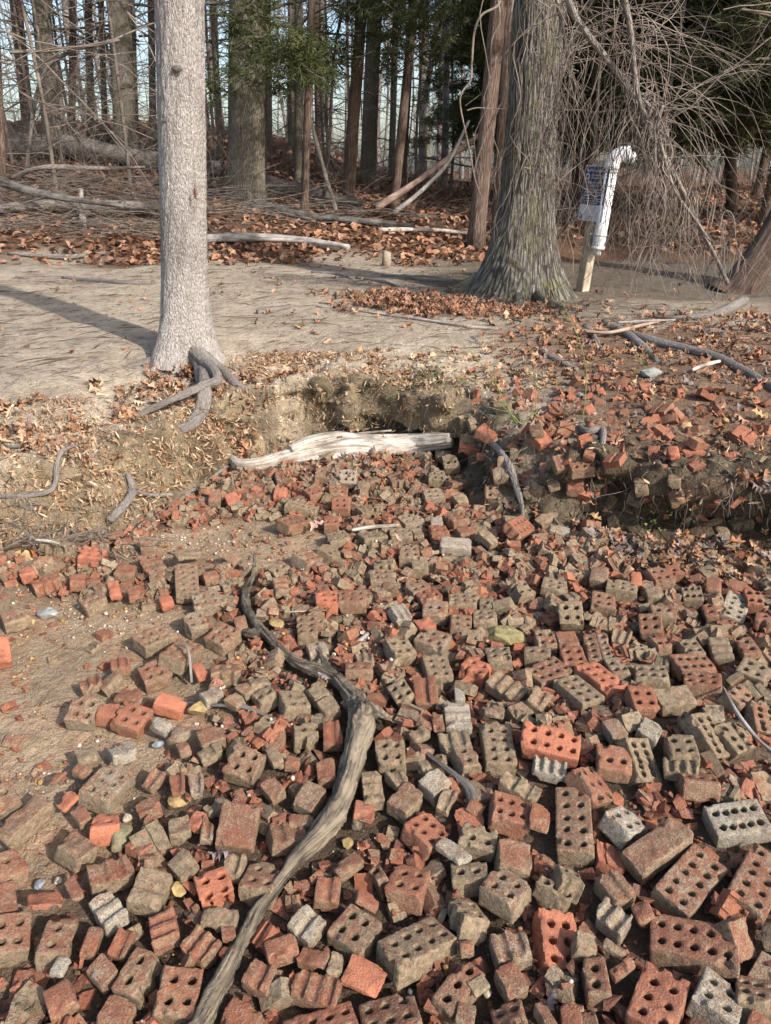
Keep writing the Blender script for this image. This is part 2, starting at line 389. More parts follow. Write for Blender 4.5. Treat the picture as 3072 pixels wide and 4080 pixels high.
# ---------------------------------------------------------------- measured layout (metres)
BRICKS = [
 [-0.835, 1.09, 0.069, 0.394, 0.301, 0.118, 0.096, 0.093, 'p', 2, 2, 'b', 'brown red four-hole half brick nearest the cream flake'],
 [-0.723, 1.085, 0.065, 0.105, 0.147, -0.081, 0.068, 0.091, 'p', 1, 2, 'b', 'brown red two-hole brick end nearest the cream flake'],
 [-0.522, 1.001, 0.072, -0.297, -0.005, 0.087, 0.066, 0.092, 'p', 1, 2, 'b', 'brown red two-hole brick end nearest the big four-hole brick'],
 [-0.425, 0.962, 0.072, 0.023, 0.189, 0.088, 0.088, 0.093, 'p', 2, 2, 'b', 'large brown red four-hole brick beside the lower driftwood end'],
 [-0.664, 0.952, 0.07, 0.631, 0.011, -0.005, 0.055, 0.06, 's', 0, 0, 'r', 'dull red small plain brick piece nearest the cream flake'],
 [-0.884, 1.181, 0.066, 0.564, 0.199, 0.052, 0.05, 0.079, 's', 0, 0, 'b', 'brown red plain brick piece nearest the cream flake'],
 [-0.912, 1.271, 0.07, 0.675, 0.178, 0.079, 0.065, 0.083, 'p', 1, 1, 'r', 'dull red one-hole brick end nearest the cream flake'],
 [-0.634, 1.152, 0.072, -0.776, 0.007, -0.05, 0.086, 0.055, 'g', 2, 0, 'w', 'whitish two-groove brick lump nearest the round olive grey stone'],
 [-0.551, 1.199, 0.077, -1.729, 0.049, -0.158, 0.086, 0.079, 'g', 1, 0, 'o', 'olive tan single-groove brick lump nearest the golden stone'],
 [-0.498, 1.109, 0.07, -1.17, -0.009, 0.062, 0.077, 0.06, 'g', 2, 0, 'r', 'dull red two-groove brick lump nearest the golden stone'],
 [-0.576, 1.069, 0.071, -0.16, 0.158, 0.13, 0.042, 0.059, 'g', 1, 0, 'b', 'brown red single-groove brick lump nearest the cream flake'],
 [-0.643, 1.072, 0.071, 0.006, 0.114, 0.046, 0.033, 0.061, 's', 0, 0, 'b', 'brown red small plain brick piece nearest the cream flake'],
 [-0.6, 1.007, 0.069, -0.678, 0.014, 0.162, 0.063, 0.046, 's', 0, 0, 'g', 'grey speckled plain brick piece nearest the cream flake'],
 [-0.691, 1.018, 0.067, -0.124, 0.005, -0.032, 0.03, 0.04, 'f', 0, 0, 'w', 'pale pink and cream triangular flake on a two-hole brick'],
 [-0.66, 1.252, 0.075, 0.499, 0.183, 0.02, 0.102, 0.065, 'g', 2, 0, 'b', 'brown red two-groove brick lump nearest the round olive grey stone'],
 [-0.494, 1.268, 0.073, 0.827, -0.103, 0.053, 0.052, 0.065, 's', 0, 0, 'k', 'dark brown plain brick piece nearest the golden stone'],
 [-0.541, 0.923, 0.069, -0.269, 0.036, 0.017, 0.058, 0.055, 's', 0, 0, 'b', 'brown red small plain brick piece nearest the big four-hole brick'],
 [-0.788, 1.179, 0.066, 0.429, 0.449, -0.23, 0.076, 0.046, 'f', 0, 0, 'r', 'dull red thin brick flake nearest the cream flake'],
 [-0.732, 1.203, 0.07, 0.658, 0.095, 0.012, 0.028, 0.066, 'f', 0, 0, 'r', 'dull red thin brick flake nearest the round olive grey stone'],
 [-0.405, 1.211, 0.071, 0.448, 0.026, 0.033, 0.079, 0.078, 'p', 2, 1, 'R', 'bright red two-hole half brick with cracks and a broken dark corner'],
 [-0.298, 1.244, 0.059, -0.203, -0.022, -0.252, 0.086, 0.091, 'p', 2, 2, 'b', 'brown red four-hole half brick nearest the lower part of the driftwood'],
 [-0.366, 1.269, 0.071, -0.082, 0.116, 0.038, 0.051, 0.057, 'g', 1, 0, 'o', 'olive tan single-groove brick lump nearest the cracked red brick'],
 [-0.068, 1.117, 0.047, -0.61, 0.014, -0.041, 0.096, 0.092, 'p', 2, 2, 'm', 'red and tan mottled four-hole half brick nearest the salmon flake'],
 [-0.179, 1.125, 0.056, -0.612, 0.083, 0.081, 0.067, 0.064, 'g', 1, 0, 'w', 'whitish single-groove brick lump nearest the lower part of the driftwood'],
 [-0.136, 1.215, 0.055, -0.046, 0.113, 0.034, 0.061, 0.066, 'g', 1, 0, 'r', 'dull red single-groove brick lump nearest the lower part of the driftwood'],
 [-0.094, 1.281, 0.057, 0.658, -0.079, 0.027, 0.073, 0.04, 's', 0, 0, 'm', 'red and tan mottled plain brick piece nearest the bend of the driftwood'],
 [-0.023, 1.253, 0.055, 0.45, -0.281, -0.128, 0.035, 0.064, 'p', 1, 1, 'b', 'brown red one-hole brick end nearest the big tan brick'],
 [-0.038, 1.187, 0.052, -0.147, 0.538, -0.279, 0.057, 0.041, 'f', 0, 0, 'r', 'dull red thin brick flake nearest the big tan brick'],
 [-0.228, 1.067, 0.057, 0.362, 0.02, -0.058, 0.07, 0.044, 's', 0, 0, 'r', 'dull red plain brick piece nearest the lower part of the driftwood'],
 [-0.263, 1.003, 0.061, -0.357, 0.073, 0.033, 0.061, 0.055, 'g', 1, 0, 'b', 'brown red single-groove brick lump nearest the bottom end of the driftwood'],
 [-0.144, 0.986, 0.052, -0.239, 0.061, 0.014, 0.099, 0.059, 'g', 3, 0, 'b', 'brown red three-groove brick lump nearest the salmon flake'],
 [-0.045, 1.01, 0.05, -0.388, 0.022, 0.063, 0.085, 0.064, 'f', 0, 0, 'R', 'large smooth salmon flake with a scalloped corner'],
 [-0.106, 1.034, 0.049, -0.185, 0.139, -0.017, 0.032, 0.05, 's', 0, 0, 'y', 'yellowish small plain brick piece nearest the salmon flake'],
 [-0.157, 1.05, 0.051, -0.3, -0.103, -0.101, 0.067, 0.036, 's', 0, 0, 'b', 'brown red plain brick piece nearest the salmon flake'],
 [-0.289, 0.914, 0.067, -0.375, 0.056, -0.007, 0.071, 0.056, 's', 0, 0, 'b', 'brown red plain brick piece nearest the bottom end of the driftwood'],
 [-0.128, 0.904, 0.046, 0.318, 0.061, -0.298, 0.145, 0.091, 'p', 4, 2, 'r', 'dull red eight-hole half brick nearest the salmon flake'],
 [0.007, 0.934, 0.044, 0.217, -0.065, -0.351, 0.118, 0.09, 'p', 3, 2, 'm', 'red and tan mottled six-hole half brick nearest the salmon flake'],
 [-0.405, 1.067, 0.068, -0.546, 0.05, 0.086, 0.075, 0.058, 'g', 2, 0, 'b', 'brown red two-groove brick lump nearest the big four-hole brick'],
 [-0.376, 1.134, 0.066, -0.003, -0.003, -0.104, 0.083, 0.04, 's', 0, 0, 'o', 'olive tan plain brick piece nearest the cracked red brick'],
 [-0.349, 1.098, 0.064, 0.29, 0.07, -0.079, 0.03, 0.033, 's', 0, 0, 'r', 'dull red small plain brick piece nearest the lower part of the driftwood'],
 [-0.345, 1.052, 0.063, 0.553, -0.4, -0.191, 0.038, 0.032, 'f', 0, 0, 'r', 'dull red thin brick flake nearest the lower part of the driftwood'],
 [0.053, 1.237, 0.053, -0.298, -0.073, -0.185, 0.091, 0.091, 'p', 2, 2, 'r', 'dull red four-hole half brick nearest the pale pink flake'],
 [0.283, 1.201, 0.083, -2.25, -0.144, 0.062, 0.096, 0.094, 'p', 2, 2, 'g', 'grey speckled four-hole half brick nearest the pale pink flake'],
 [0.068, 1.084, 0.052, 0.6, 0.2, -0.213, 0.165, 0.092, 'p', 4, 2, 'm', 'big seven-hole tan brick with long orange edge near the bottom'],
 [0.196, 1.151, 0.061, -1.252, -0.365, -0.53, 0.085, 0.073, 'p', 2, 1, 'o', 'olive tan two-hole brick end nearest the pale pink flake'],
 [0.275, 1.067, 0.066, 0.148, 0.004, -0.002, 0.082, 0.065, 'g', 2, 0, 'g', 'grey speckled two-groove brick lump nearest the tall red six-hole brick'],
 [0.389, 1.092, 0.045, -1.621, 0.207, -0.28, 0.128, 0.087, 'p', 3, 2, 'R', 'bright red six-hole brick standing tall beside a dark gap'],
 [0.318, 1.283, 0.084, -0.115, 0.225, 0.009, 0.08, 0.083, 's', 0, 0, 'm', 'red and tan mottled plain brick piece nearest the shaggy root knob'],
 [0.398, 1.198, 0.075, -0.657, 0.119, -0.248, 0.084, 0.054, 'p', 3, 1, 'k', 'dark brown three-hole brick end nearest the tall red six-hole brick'],
 [0.438, 1.227, 0.085, -0.151, 0.363, -0.461, 0.057, 0.066, 'p', 2, 1, 'k', 'dark brown two-hole brick end nearest the lengthwise ten-hole brick'],
 [0.168, 1.302, 0.076, 0.79, 0.178, -0.06, 0.041, 0.087, 'f', 0, 0, 'w', 'rough pale pink flake lying across olive bricks'],
 [0.202, 1.255, 0.064, -0.009, -0.148, -0.177, 0.088, 0.063, 'p', 2, 1, 'o', 'olive tan two-hole half brick nearest the pale pink flake'],
 [0.152, 0.982, 0.05, 0.851, -0.008, 0.033, 0.12, 0.06, 'p', 3, 1, 'b', 'brown red three-hole half brick nearest the cream chip'],
 [0.195, 0.984, 0.057, 0.523, -0.033, 0.004, 0.042, 0.032, 'f', 0, 0, 'y', 'flat cream chip lying on a three-hole brick near the bottom'],
 [0.264, 0.992, 0.064, 0.403, -0.001, 0.023, 0.051, 0.06, 's', 0, 0, 'b', 'brown red small plain brick piece nearest the cream chip'],
 [0.162, 0.925, 0.058, -0.27, 0.026, -0.031, 0.039, 0.045, 'f', 0, 0, 'b', 'brown red thin brick flake nearest the cream chip'],
 [0.246, 0.915, 0.061, 0.169, -0.267, -0.509, 0.068, 0.091, 'p', 2, 2, 'r', 'dull red four-hole brick end nearest the cream chip'],
 [0.177, 1.068, 0.059, -0.027, -0.072, -0.065, 0.031, 0.028, 's', 0, 0, 'r', 'dull red small plain brick piece nearest the cream chip'],
 [0.368, 0.912, 0.078, -0.096, -0.191, -0.047, 0.044, 0.045, 's', 0, 0, 'r', 'dull red small plain brick piece between tall red six-hole brick and cream chip'],
 [0.321, 0.915, 0.074, 0.261, 0.223, -0.204, 0.028, 0.055, 's', 0, 0, 'b', 'brown red small plain brick piece first in front of the tall red six-hole brick'],
 [0.663, 1.293, 0.113, 0.544, -0.118, -0.03, 0.181, 0.07, 's', 0, 0, 'm', 'large solid faced brown brick lying between whitish half brick and speckled ten-hole brick'],
 [0.717, 1.208, 0.094, 0.735, 0.035, 0.148, 0.192, 0.09, 'p', 5, 2, 'g', 'speckled grey ten-hole whole brick touching the solid brown brick'],
 [0.875, 1.208, 0.094, 0.846, 0.075, 0.153, 0.2, 0.09, 'p', 5, 2, 'b', 'red brown ten-hole whole brick cut off by the picture edge'],
 [0.663, 1.057, 0.096, -0.342, -0.127, 0.024, 0.176, 0.092, 'p', 5, 2, 'b', 'long ten-hole brick with orange edges and a rounded broken end'],
 [0.551, 0.939, 0.086, 0.967, 0.025, -0.067, 0.138, 0.091, 'p', 3, 2, 'r', 'dull red six-hole half brick nearest the grey white half brick'],
 [0.675, 0.938, 0.092, -0.708, 0.115, -0.203, 0.086, 0.091, 'p', 2, 2, 'w', 'grey white four-hole half brick below the long ten-hole brick'],
 [0.435, 0.994, 0.076, -1.663, -0.072, 0.226, 0.092, 0.056, 'p', 2, 1, 'r', 'dull red two-hole half brick nearest the tall red six-hole brick'],
 [0.536, 1.192, 0.094, 0.392, 0.059, 0.024, 0.064, 0.076, 'g', 1, 0, 'b', 'brown red single-groove brick lump nearest the solid brown brick'],
 [0.51, 1.121, 0.088, -0.841, -0.022, 0.026, 0.075, 0.06, 'g', 2, 0, 'w', 'whitish two-groove brick lump nearest the tall red six-hole brick'],
 [0.574, 1.122, 0.094, 0.162, -0.374, 0.015, 0.041, 0.042, 's', 0, 0, 'r', 'dull red small plain brick piece nearest the orange-edged ten-hole brick'],
 [0.439, 1.062, 0.077, -0.243, 0.272, -0.102, 0.049, 0.054, 's', 0, 0, 'o', 'olive tan small plain brick piece nearest the tall red six-hole brick'],
 [0.493, 1.046, 0.083, -0.576, 0.136, -0.058, 0.049, 0.022, 'f', 0, 0, 'o', 'olive tan thin brick flake nearest the tall red six-hole brick'],
 [0.497, 1.001, 0.085, 0.495, -0.073, 0.142, 0.058, 0.022, 'g', 1, 0, 'r', 'dull red single-groove brick lump nearest the tall red six-hole brick'],
 [0.756, 0.951, 0.091, -0.38, -0.137, -0.477, 0.085, 0.091, 'p', 3, 2, 'm', 'red and tan mottled six-hole half brick nearest the grey white half brick'],
 [0.831, 1.068, 0.104, -0.447, -0.452, -0.155, 0.038, 0.055, 's', 0, 0, 'k', 'dark brown small plain brick piece nearest the grey veined leaf'],
 [0.766, 1.047, 0.103, 0.513, 0.297, 0.77, 0.058, 0.077, 's', 0, 0, 'm', 'red and tan mottled plain brick piece nearest the grey veined leaf'],
 [0.613, 0.879, 0.094, -0.503, -0.261, -0.124, 0.053, 0.037, 's', 0, 0, 'b', 'brown red small plain brick piece nearest the grey white half brick'],
 [0.725, 0.881, 0.103, -0.71, -0.014, -0.061, 0.042, 0.041, 's', 0, 0, 'r', 'dull red small plain brick piece nearest the grey white half brick'],
 [0.393, 0.898, 0.081, 0.036, -0.262, -0.045, 0.046, 0.032, 's', 0, 0, 'b', 'brown red small plain brick piece first left of the orange-edged ten-hole brick'],
 [0.382, 0.927, 0.079, -0.102, -0.097, -0.035, 0.028, 0.022, 's', 0, 0, 'r', 'dull red small plain brick piece first in front of the tall red six-hole brick'],
 [-0.941, 1.824, 0.079, -0.047, 0.085, 0.266, 0.091, 0.093, 'p', 2, 2, 'g', 'grey speckled four-hole half brick nearest the sand-edge brick'],
 [-0.784, 1.807, 0.067, -0.265, 0.169, 0.12, 0.099, 0.092, 'p', 2, 2, 'r', 'orange topped four-hole brick with olive sides on the sand edge'],
 [-0.679, 1.875, 0.066, -0.066, 0.321, 0.05, 0.096, 0.058, 's', 0, 0, 'R', 'plain smooth orange brick behind a golden stone'],
 [-0.865, 1.833, 0.07, 0.111, 0.242, 0.051, 0.062, 0.062, 's', 0, 0, 'r', 'dull red plain brick piece nearest the sand-edge brick'],
 [-0.828, 1.917, 0.061, -0.081, -0.099, -0.095, 0.079, 0.062, 'f', 0, 0, 'r', 'dull red thin brick flake nearest the sand-edge brick'],
 [-0.757, 1.521, 0.084, 1.292, 0.097, 0.155, 0.131, 0.093, 'p', 3, 2, 'g', 'grey speckled six-hole half brick nearest the heart shaped pale stone'],
 [-0.944, 1.407, 0.075, 0.989, -0.176, 0.01, 0.137, 0.063, 's', 0, 0, 'm', 'red and tan mottled large plain brick piece nearest the round olive grey stone'],
 [-0.726, 1.398, 0.072, 0.347, 0.189, -0.31, 0.074, 0.068, 'p', 1, 1, 'R', 'bright orange red one-hole brick end nearest the heart shaped pale stone'],
 [-0.768, 1.318, 0.078, 1.073, 0.22, 0.03, 0.063, 0.089, 's', 0, 0, 'm', 'red and tan mottled plain brick piece nearest the round olive grey stone'],
 [-0.763, 1.655, 0.08, 0.669, 0.162, -0.081, 0.07, 0.056, 'g', 1, 0, 'w', 'whitish single-groove brick lump nearest the sand-edge brick'],
 [-0.861, 1.635, 0.076, 0.545, 0.029, -0.04, 0.053, 0.053, 's', 0, 0, 'o', 'olive tan small plain brick piece nearest the sand-edge brick'],
 [-0.852, 1.573, 0.075, 1.19, -0.111, 0.041, 0.034, 0.05, 's', 0, 0, 'b', 'brown red small plain brick piece nearest the sand-edge brick'],
 [-0.852, 1.464, 0.074, 0.897, -0.348, -0.038, 0.052, 0.047, 'f', 0, 0, 'R', 'bright orange red thin brick flake nearest the heart shaped pale stone'],
 [-0.796, 1.419, 0.074, 0.798, 0.079, -0.022, 0.033, 0.06, 's', 0, 0, 'r', 'dull red small plain brick piece first left of the heart shaped pale stone'],
 [-0.912, 1.551, 0.073, 1.015, -0.144, -0.023, 0.051, 0.025, 'f', 0, 0, 'r', 'dull red thin brick flake first left of the heart shaped pale stone'],
 [-0.642, 1.541, 0.077, -0.411, 0.163, 0.233, 0.046, 0.061, 'g', 1, 0, 'b', 'brown red single-groove brick lump nearest the heart shaped pale stone'],
 [-0.569, 1.522, 0.08, 0.274, 0.106, 0.061, 0.041, 0.07, 'g', 1, 0, 'b', 'brown red single-groove brick lump nearest the speckled square stone'],
 [-0.516, 1.518, 0.083, 0.284, -0.005, 0.091, 0.04, 0.075, 'g', 1, 0, 'g', 'grey speckled single-groove brick lump nearest the speckled square stone'],
 [-0.629, 1.448, 0.077, 0.499, -0.074, -0.054, 0.06, 0.051, 's', 0, 0, 'b', 'brown red small plain brick piece nearest the heart shaped pale stone'],
 [-0.678, 1.755, 0.077, 1.085, -0.067, 0.09, 0.039, 0.066, 's', 0, 0, 'w', 'whitish plain brick piece nearest the plain orange brick'],
 [-0.62, 1.72, 0.076, 1, -0.058, -0.011, 0.064, 0.043, 's', 0, 0, 'g', 'grey speckled plain brick piece nearest the golden tan stone'],
 [-0.528, 1.376, 0.08, 0.325, -0.019, -0.017, 0.054, 0.056, 's', 0, 0, 'o', 'olive tan small plain brick piece nearest the speckled square stone'],
 [-0.589, 1.663, 0.077, 0.571, 0.019, -0.075, 0.035, 0.048, 's', 0, 0, 'r', 'dull red small plain brick piece nearest the golden tan stone'],
 [-0.608, 1.391, 0.076, 1.381, -0.054, 0.062, 0.042, 0.032, 's', 0, 0, 'r', 'dull red small plain brick piece nearest the heart shaped pale stone'],
 [-1.018, 1.478, 0.079, 0.657, 0.004, 0.168, 0.058, 0.089, 'p', 1, 1, 'b', 'brown red one-hole brick end nearest the heart shaped pale stone'],
 [-0.399, 1.588, 0.089, -0.264, 0.096, 0.234, 0.097, 0.093, 'p', 2, 2, 'm', 'red and tan mottled four-hole half brick nearest the round-cornered slab'],
 [-0.374, 1.364, 0.095, -0.025, 0.088, 0.301, 0.097, 0.11, 's', 0, 0, 'b', 'smooth round-cornered brown red slab without holes'],
 [-0.286, 1.872, 0.076, 0.413, 0.315, 0.007, 0.09, 0.093, 'p', 2, 2, 'o', 'olive tan four-hole half brick nearest the fork of the driftwood'],
 [-0.395, 1.905, 0.073, 0.521, -0.262, -0.131, 0.072, 0.067, 'p', 2, 1, 'o', 'olive tan two-hole brick end nearest the golden tan stone'],
 [-0.18, 1.841, 0.081, 0.488, -0.137, 0.093, 0.057, 0.068, 's', 0, 0, 'o', 'olive tan plain brick piece nearest the driftwood knot'],
 [-0.219, 1.914, 0.079, 0.605, -0.02, 0.075, 0.057, 0.07, 's', 0, 0, 'o', 'olive tan plain brick piece nearest the fork of the driftwood'],
 [-0.235, 1.718, 0.08, 0.148, 0.105, 0.038, 0.073, 0.078, 'p', 1, 1, 'o', 'olive tan one-hole brick end nearest the driftwood knot'],
 [-0.156, 1.716, 0.087, 0.095, 0.035, 0.193, 0.059, 0.09, 'g', 1, 0, 'b', 'brown red single-groove brick lump nearest the driftwood knot'],
 [-0.317, 1.621, 0.082, 0.5, -0.042, 0.092, 0.033, 0.074, 's', 0, 0, 'g', 'grey speckled plain brick piece first behind the round-cornered slab'],
 [-0.308, 1.505, 0.079, 0.725, -0.09, 0.082, 0.045, 0.065, 's', 0, 0, 'b', 'brown red plain brick piece nearest the round-cornered slab'],
 [-0.205, 1.476, 0.078, -0.461, 0.059, 0.138, 0.063, 0.081, 's', 0, 0, 'g', 'grey speckled plain brick piece nearest the bend of the driftwood'],
 [-0.168, 1.572, 0.078, 0.135, -0.116, 0.076, 0.053, 0.074, 's', 0, 0, 'r', 'dull red plain brick piece nearest the bend of the driftwood'],
 [-0.263, 1.611, 0.075, -0.081, 0.095, -0.066, 0.043, 0.04, 's', 0, 0, 'r', 'dull red small plain brick piece nearest the driftwood knot'],
 [-0.247, 1.366, 0.071, 0.341, 0.236, -0.094, 0.09, 0.065, 'g', 2, 0, 'b', 'brown red two-groove brick lump nearest the round-cornered slab'],
 [-0.218, 1.407, 0.069, 0.085, 0.122, -0.088, 0.067, 0.036, 's', 0, 0, 'b', 'brown red plain brick piece nearest the bend of the driftwood'],
 [-0.277, 1.413, 0.068, 0.052, 0.031, -0.077, 0.036, 0.039, 's', 0, 0, 'r', 'dull red small plain brick piece nearest the round-cornered slab'],
 [-0.035, 1.511, 0.076, -1.466, 0.036, -0.002, 0.11, 0.056, 'g', 2, 0, 'o', 'olive tan two-groove brick lump nearest the bend of the driftwood'],
 [0.011, 1.63, 0.088, 0.011, -0.1, 0.107, 0.087, 0.093, 'p', 2, 2, 'o', 'olive tan four-hole half brick nearest the driftwood knot'],
 [-0.517, 1.708, 0.081, 0.491, 0.041, 0.02, 0.076, 0.064, 's', 0, 0, 'b', 'brown red plain brick piece nearest the golden tan stone'],
 [-0.508, 1.649, 0.079, 0.608, -0.022, -0.079, 0.071, 0.049, 'g', 1, 0, 'o', 'olive tan single-groove brick lump nearest the golden tan stone'],
 [-0.563, 1.914, 0.074, 0.759, 0.073, -0.042, 0.065, 0.057, 'g', 1, 0, 'w', 'whitish single-groove brick lump nearest the golden tan stone'],
 [-0.478, 1.872, 0.077, 1.01, -0.157, 0.145, 0.046, 0.055, 's', 0, 0, 'o', 'olive tan small plain brick piece nearest the golden tan stone'],
 [-0.457, 1.929, 0.078, 0.88, -0.116, 0.069, 0.042, 0.056, 's', 0, 0, 'm', 'red and tan mottled small plain brick piece nearest the golden tan stone'],
 [-0.413, 1.965, 0.077, 0.457, 0.241, -0.184, 0.068, 0.048, 's', 0, 0, 'o', 'olive tan plain brick piece nearest the yellow angular stone'],
 [-0.053, 1.434, 0.071, -0.075, 0.302, -0.041, 0.056, 0.062, 'f', 0, 0, 'r', 'dull red thin brick flake nearest the bend of the driftwood'],
 [-0.452, 1.369, 0.084, 0.128, 0.177, 0.081, 0.032, 0.074, 'g', 1, 0, 'g', 'grey speckled single-groove brick lump nearest the round-cornered slab'],
 [-0.487, 1.397, 0.08, -0.199, 0.044, -0.02, 0.038, 0.047, 's', 0, 0, 'R', 'bright orange red small plain brick piece nearest the speckled square stone'],
 [-0.452, 1.442, 0.08, 0.759, -0, -0.087, 0.054, 0.029, 'g', 1, 0, 'k', 'dark brown single-groove brick lump nearest the round-cornered slab'],
 [0.127, 1.905, 0.092, 0.021, -0.111, 0.29, 0.076, 0.103, 'g', 1, 0, 'b', 'brown red single-groove brick lump nearest the two-tone corner brick'],
 [0.219, 1.777, 0.099, -1.574, 0.05, 0.024, 0.115, 0.079, 'g', 2, 0, 'w', 'whitish two-groove brick lump nearest the two-tone corner brick'],
 [0.326, 1.658, 0.097, -1.591, 0.005, -0.025, 0.172, 0.09, 'p', 4, 2, 'o', 'olive tan eight-hole brick nearest the red eight-hole brick'],
 [0.468, 1.626, 0.133, -0.276, 0.082, 0.2, 0.165, 0.093, 'p', 4, 2, 'R', 'bright red eight-hole brick with large clean holes tilted up'],
 [0.452, 1.55, 0.116, -0.297, 0.048, -0.028, 0.091, 0.056, 'g', 3, 0, 'w', 'whitish three-groove brick lump nearest the red eight-hole brick'],
 [0.234, 1.603, 0.098, -1.256, -0.04, -0.114, 0.085, 0.066, 'p', 2, 1, 'm', 'red and tan mottled two-hole brick end nearest the charred branch'],
 [0.199, 1.665, 0.102, 0.078, -0.127, 0.077, 0.091, 0.071, 'g', 2, 0, 'o', 'olive tan two-groove brick lump nearest the charred branch'],
 [0.135, 1.514, 0.093, 0.728, -0.082, 0.099, 0.072, 0.064, 's', 0, 0, 'w', 'whitish plain brick piece nearest the charred branch'],
 [0.054, 1.469, 0.082, 0.934, -0.029, 0.048, 0.088, 0.068, 'g', 1, 0, 'm', 'red and tan mottled single-groove brick lump nearest the charred branch'],
 [0.11, 1.379, 0.062, -0.785, 0.152, -0.219, 0.094, 0.091, 'p', 3, 2, 'r', 'dull red six-hole half brick nearest the pale pink flake'],
 [0.234, 1.345, 0.077, -0.259, 0.11, 0.001, 0.094, 0.075, 'p', 2, 1, 'o', 'olive tan two-hole half brick nearest the shaggy root knob'],
 [0.33, 1.42, 0.09, -0.149, 0.236, -0.042, 0.1, 0.092, 'p', 3, 2, 'r', 'dull red six-hole half brick nearest the shaggy root knob'],
 [0.363, 1.486, 0.105, -0.57, 0.167, 0.009, 0.106, 0.052, 'g', 2, 0, 'o', 'olive tan two-groove brick lump nearest the shaggy root knob'],
 [0.396, 1.386, 0.099, -0.254, 0.15, 0.072, 0.05, 0.076, 'f', 0, 0, 'r', 'dull red thin brick flake nearest the lengthwise ten-hole brick'],
 [0.48, 1.385, 0.095, -1.755, 0.045, 0.167, 0.2, 0.09, 'p', 5, 2, 'm', 'ten-hole brown brick lying lengthwise beside a plain red slab'],
 [0.097, 1.71, 0.091, 0.499, -0.079, -0.024, 0.061, 0.043, 'g', 1, 0, 'o', 'olive tan single-groove brick lump close behind the charred branch'],
 [0.033, 1.544, 0.082, 0.495, 0.101, -0.073, 0.048, 0.06, 'g', 1, 0, 'o', 'olive tan single-groove brick lump close left of the charred branch'],
 [0.164, 1.455, 0.089, -0.407, 0.127, 0.086, 0.039, 0.073, 'g', 1, 0, 'o', 'olive tan single-groove brick lump nearest the shaggy root knob'],
 [0.111, 1.573, 0.091, 0.356, -0.048, -0.044, 0.031, 0.044, 's', 0, 0, 'o', 'olive tan small plain brick piece nearest the charred branch'],
 [0.157, 1.753, 0.097, 0.032, -0.126, 0.088, 0.033, 0.073, 'f', 0, 0, 'r', 'dull red thin brick flake nearest the charred branch'],
 [0.122, 1.75, 0.09, -0.521, 0.188, -0.028, 0.053, 0.027, 's', 0, 0, 'b', 'brown red small plain brick piece nearest the charred branch'],
 [0.236, 1.891, 0.085, -0.036, 0.016, -0.024, 0.031, 0.057, 's', 0, 0, 'w', 'whitish small plain brick piece nearest the two-tone corner brick'],
 [0.391, 1.913, 0.102, -0.724, 0.142, 0.171, 0.124, 0.075, 'g', 3, 0, 'o', 'olive tan three-groove brick lump nearest the two-tone corner brick'],
 [0.48, 1.833, 0.116, -0.498, 0.31, 0.124, 0.063, 0.075, 'g', 1, 0, 'o', 'olive tan single-groove brick lump nearest the red eight-hole brick'],
 [0.335, 1.794, 0.101, -0.266, -0.007, -0.059, 0.058, 0.051, 'f', 0, 0, 'g', 'grey speckled thin brick flake nearest the two-tone corner brick'],
 [0.563, 1.489, 0.108, -1.072, 0.368, -0.454, 0.111, 0.091, 'p', 3, 2, 'b', 'brown red six-hole half brick nearest the lengthwise ten-hole brick'],
 [0.615, 1.371, 0.103, -0.957, 0.131, -0.348, 0.086, 0.091, 'p', 2, 2, 'w', 'whitish four-hole half brick beside the big solid brown brick'],
 [0.889, 1.367, 0.113, 0.04, -0.15, 0.17, 0.139, 0.092, 'p', 5, 2, 'w', 'whitish whole ten-hole brick tilted towards the viewer'],
 [0.834, 1.5, 0.126, -0.136, 0.005, -0.392, 0.098, 0.092, 'p', 3, 2, 'b', 'brown red six-hole half brick nearest the whitish ten-hole brick'],
 [0.715, 1.564, 0.117, -1.415, 0.514, -0.417, 0.124, 0.089, 'p', 5, 2, 'k', 'dark brown ten-hole half brick nearest the whitish half brick'],
 [0.825, 1.598, 0.139, -0.149, -0.087, -0.073, 0.083, 0.092, 'p', 2, 2, 'k', 'dark brown four-hole brick end nearest the mossy slab'],
 [0.8, 1.53, 0.136, -0.319, -0.172, -0.047, 0.09, 0.051, 'g', 3, 0, 'k', 'dark brown three-groove brick lump nearest the mossy slab'],
 [0.764, 1.669, 0.138, -2.182, 0.013, -0.13, 0.076, 0.061, 'g', 2, 0, 'w', 'whitish two-groove brick lump nearest the mossy slab'],
 [0.664, 1.678, 0.135, 0.266, -0.044, 0.067, 0.053, 0.067, 's', 0, 0, 'g', 'grey speckled plain brick piece nearest the orange-ended brick'],
 [0.628, 1.555, 0.134, -0.154, 0.088, 0.167, 0.093, 0.085, 'p', 2, 1, 'r', 'dull red two-hole half brick nearest the whitish half brick'],
 [0.94, 1.652, 0.129, -1.212, 0.458, -0.305, 0.137, 0.091, 'p', 5, 2, 'k', 'dark brown ten-hole half brick nearest the forked grey branch'],
 [1.006, 1.652, 0.124, -1.09, 0.369, -0.151, 0.095, 0.091, 'p', 3, 2, 'k', 'dark brown six-hole half brick nearest the forked grey branch'],
 [1.152, 1.763, 0.091, -1.75, 0.375, -0.348, 0.103, 0.088, 'p', 4, 2, 'm', 'red and tan mottled eight-hole half brick nearest the forked grey branch'],
 [0.974, 1.736, 0.135, 0.215, -0.131, 0.157, 0.041, 0.065, 's', 0, 0, 'w', 'whitish plain brick piece nearest the forked grey branch'],
 [0.783, 1.795, 0.146, 0.014, 0.055, 0.158, 0.081, 0.093, 'p', 2, 2, 'r', 'dull red four-hole brick end nearest the mossy slab'],
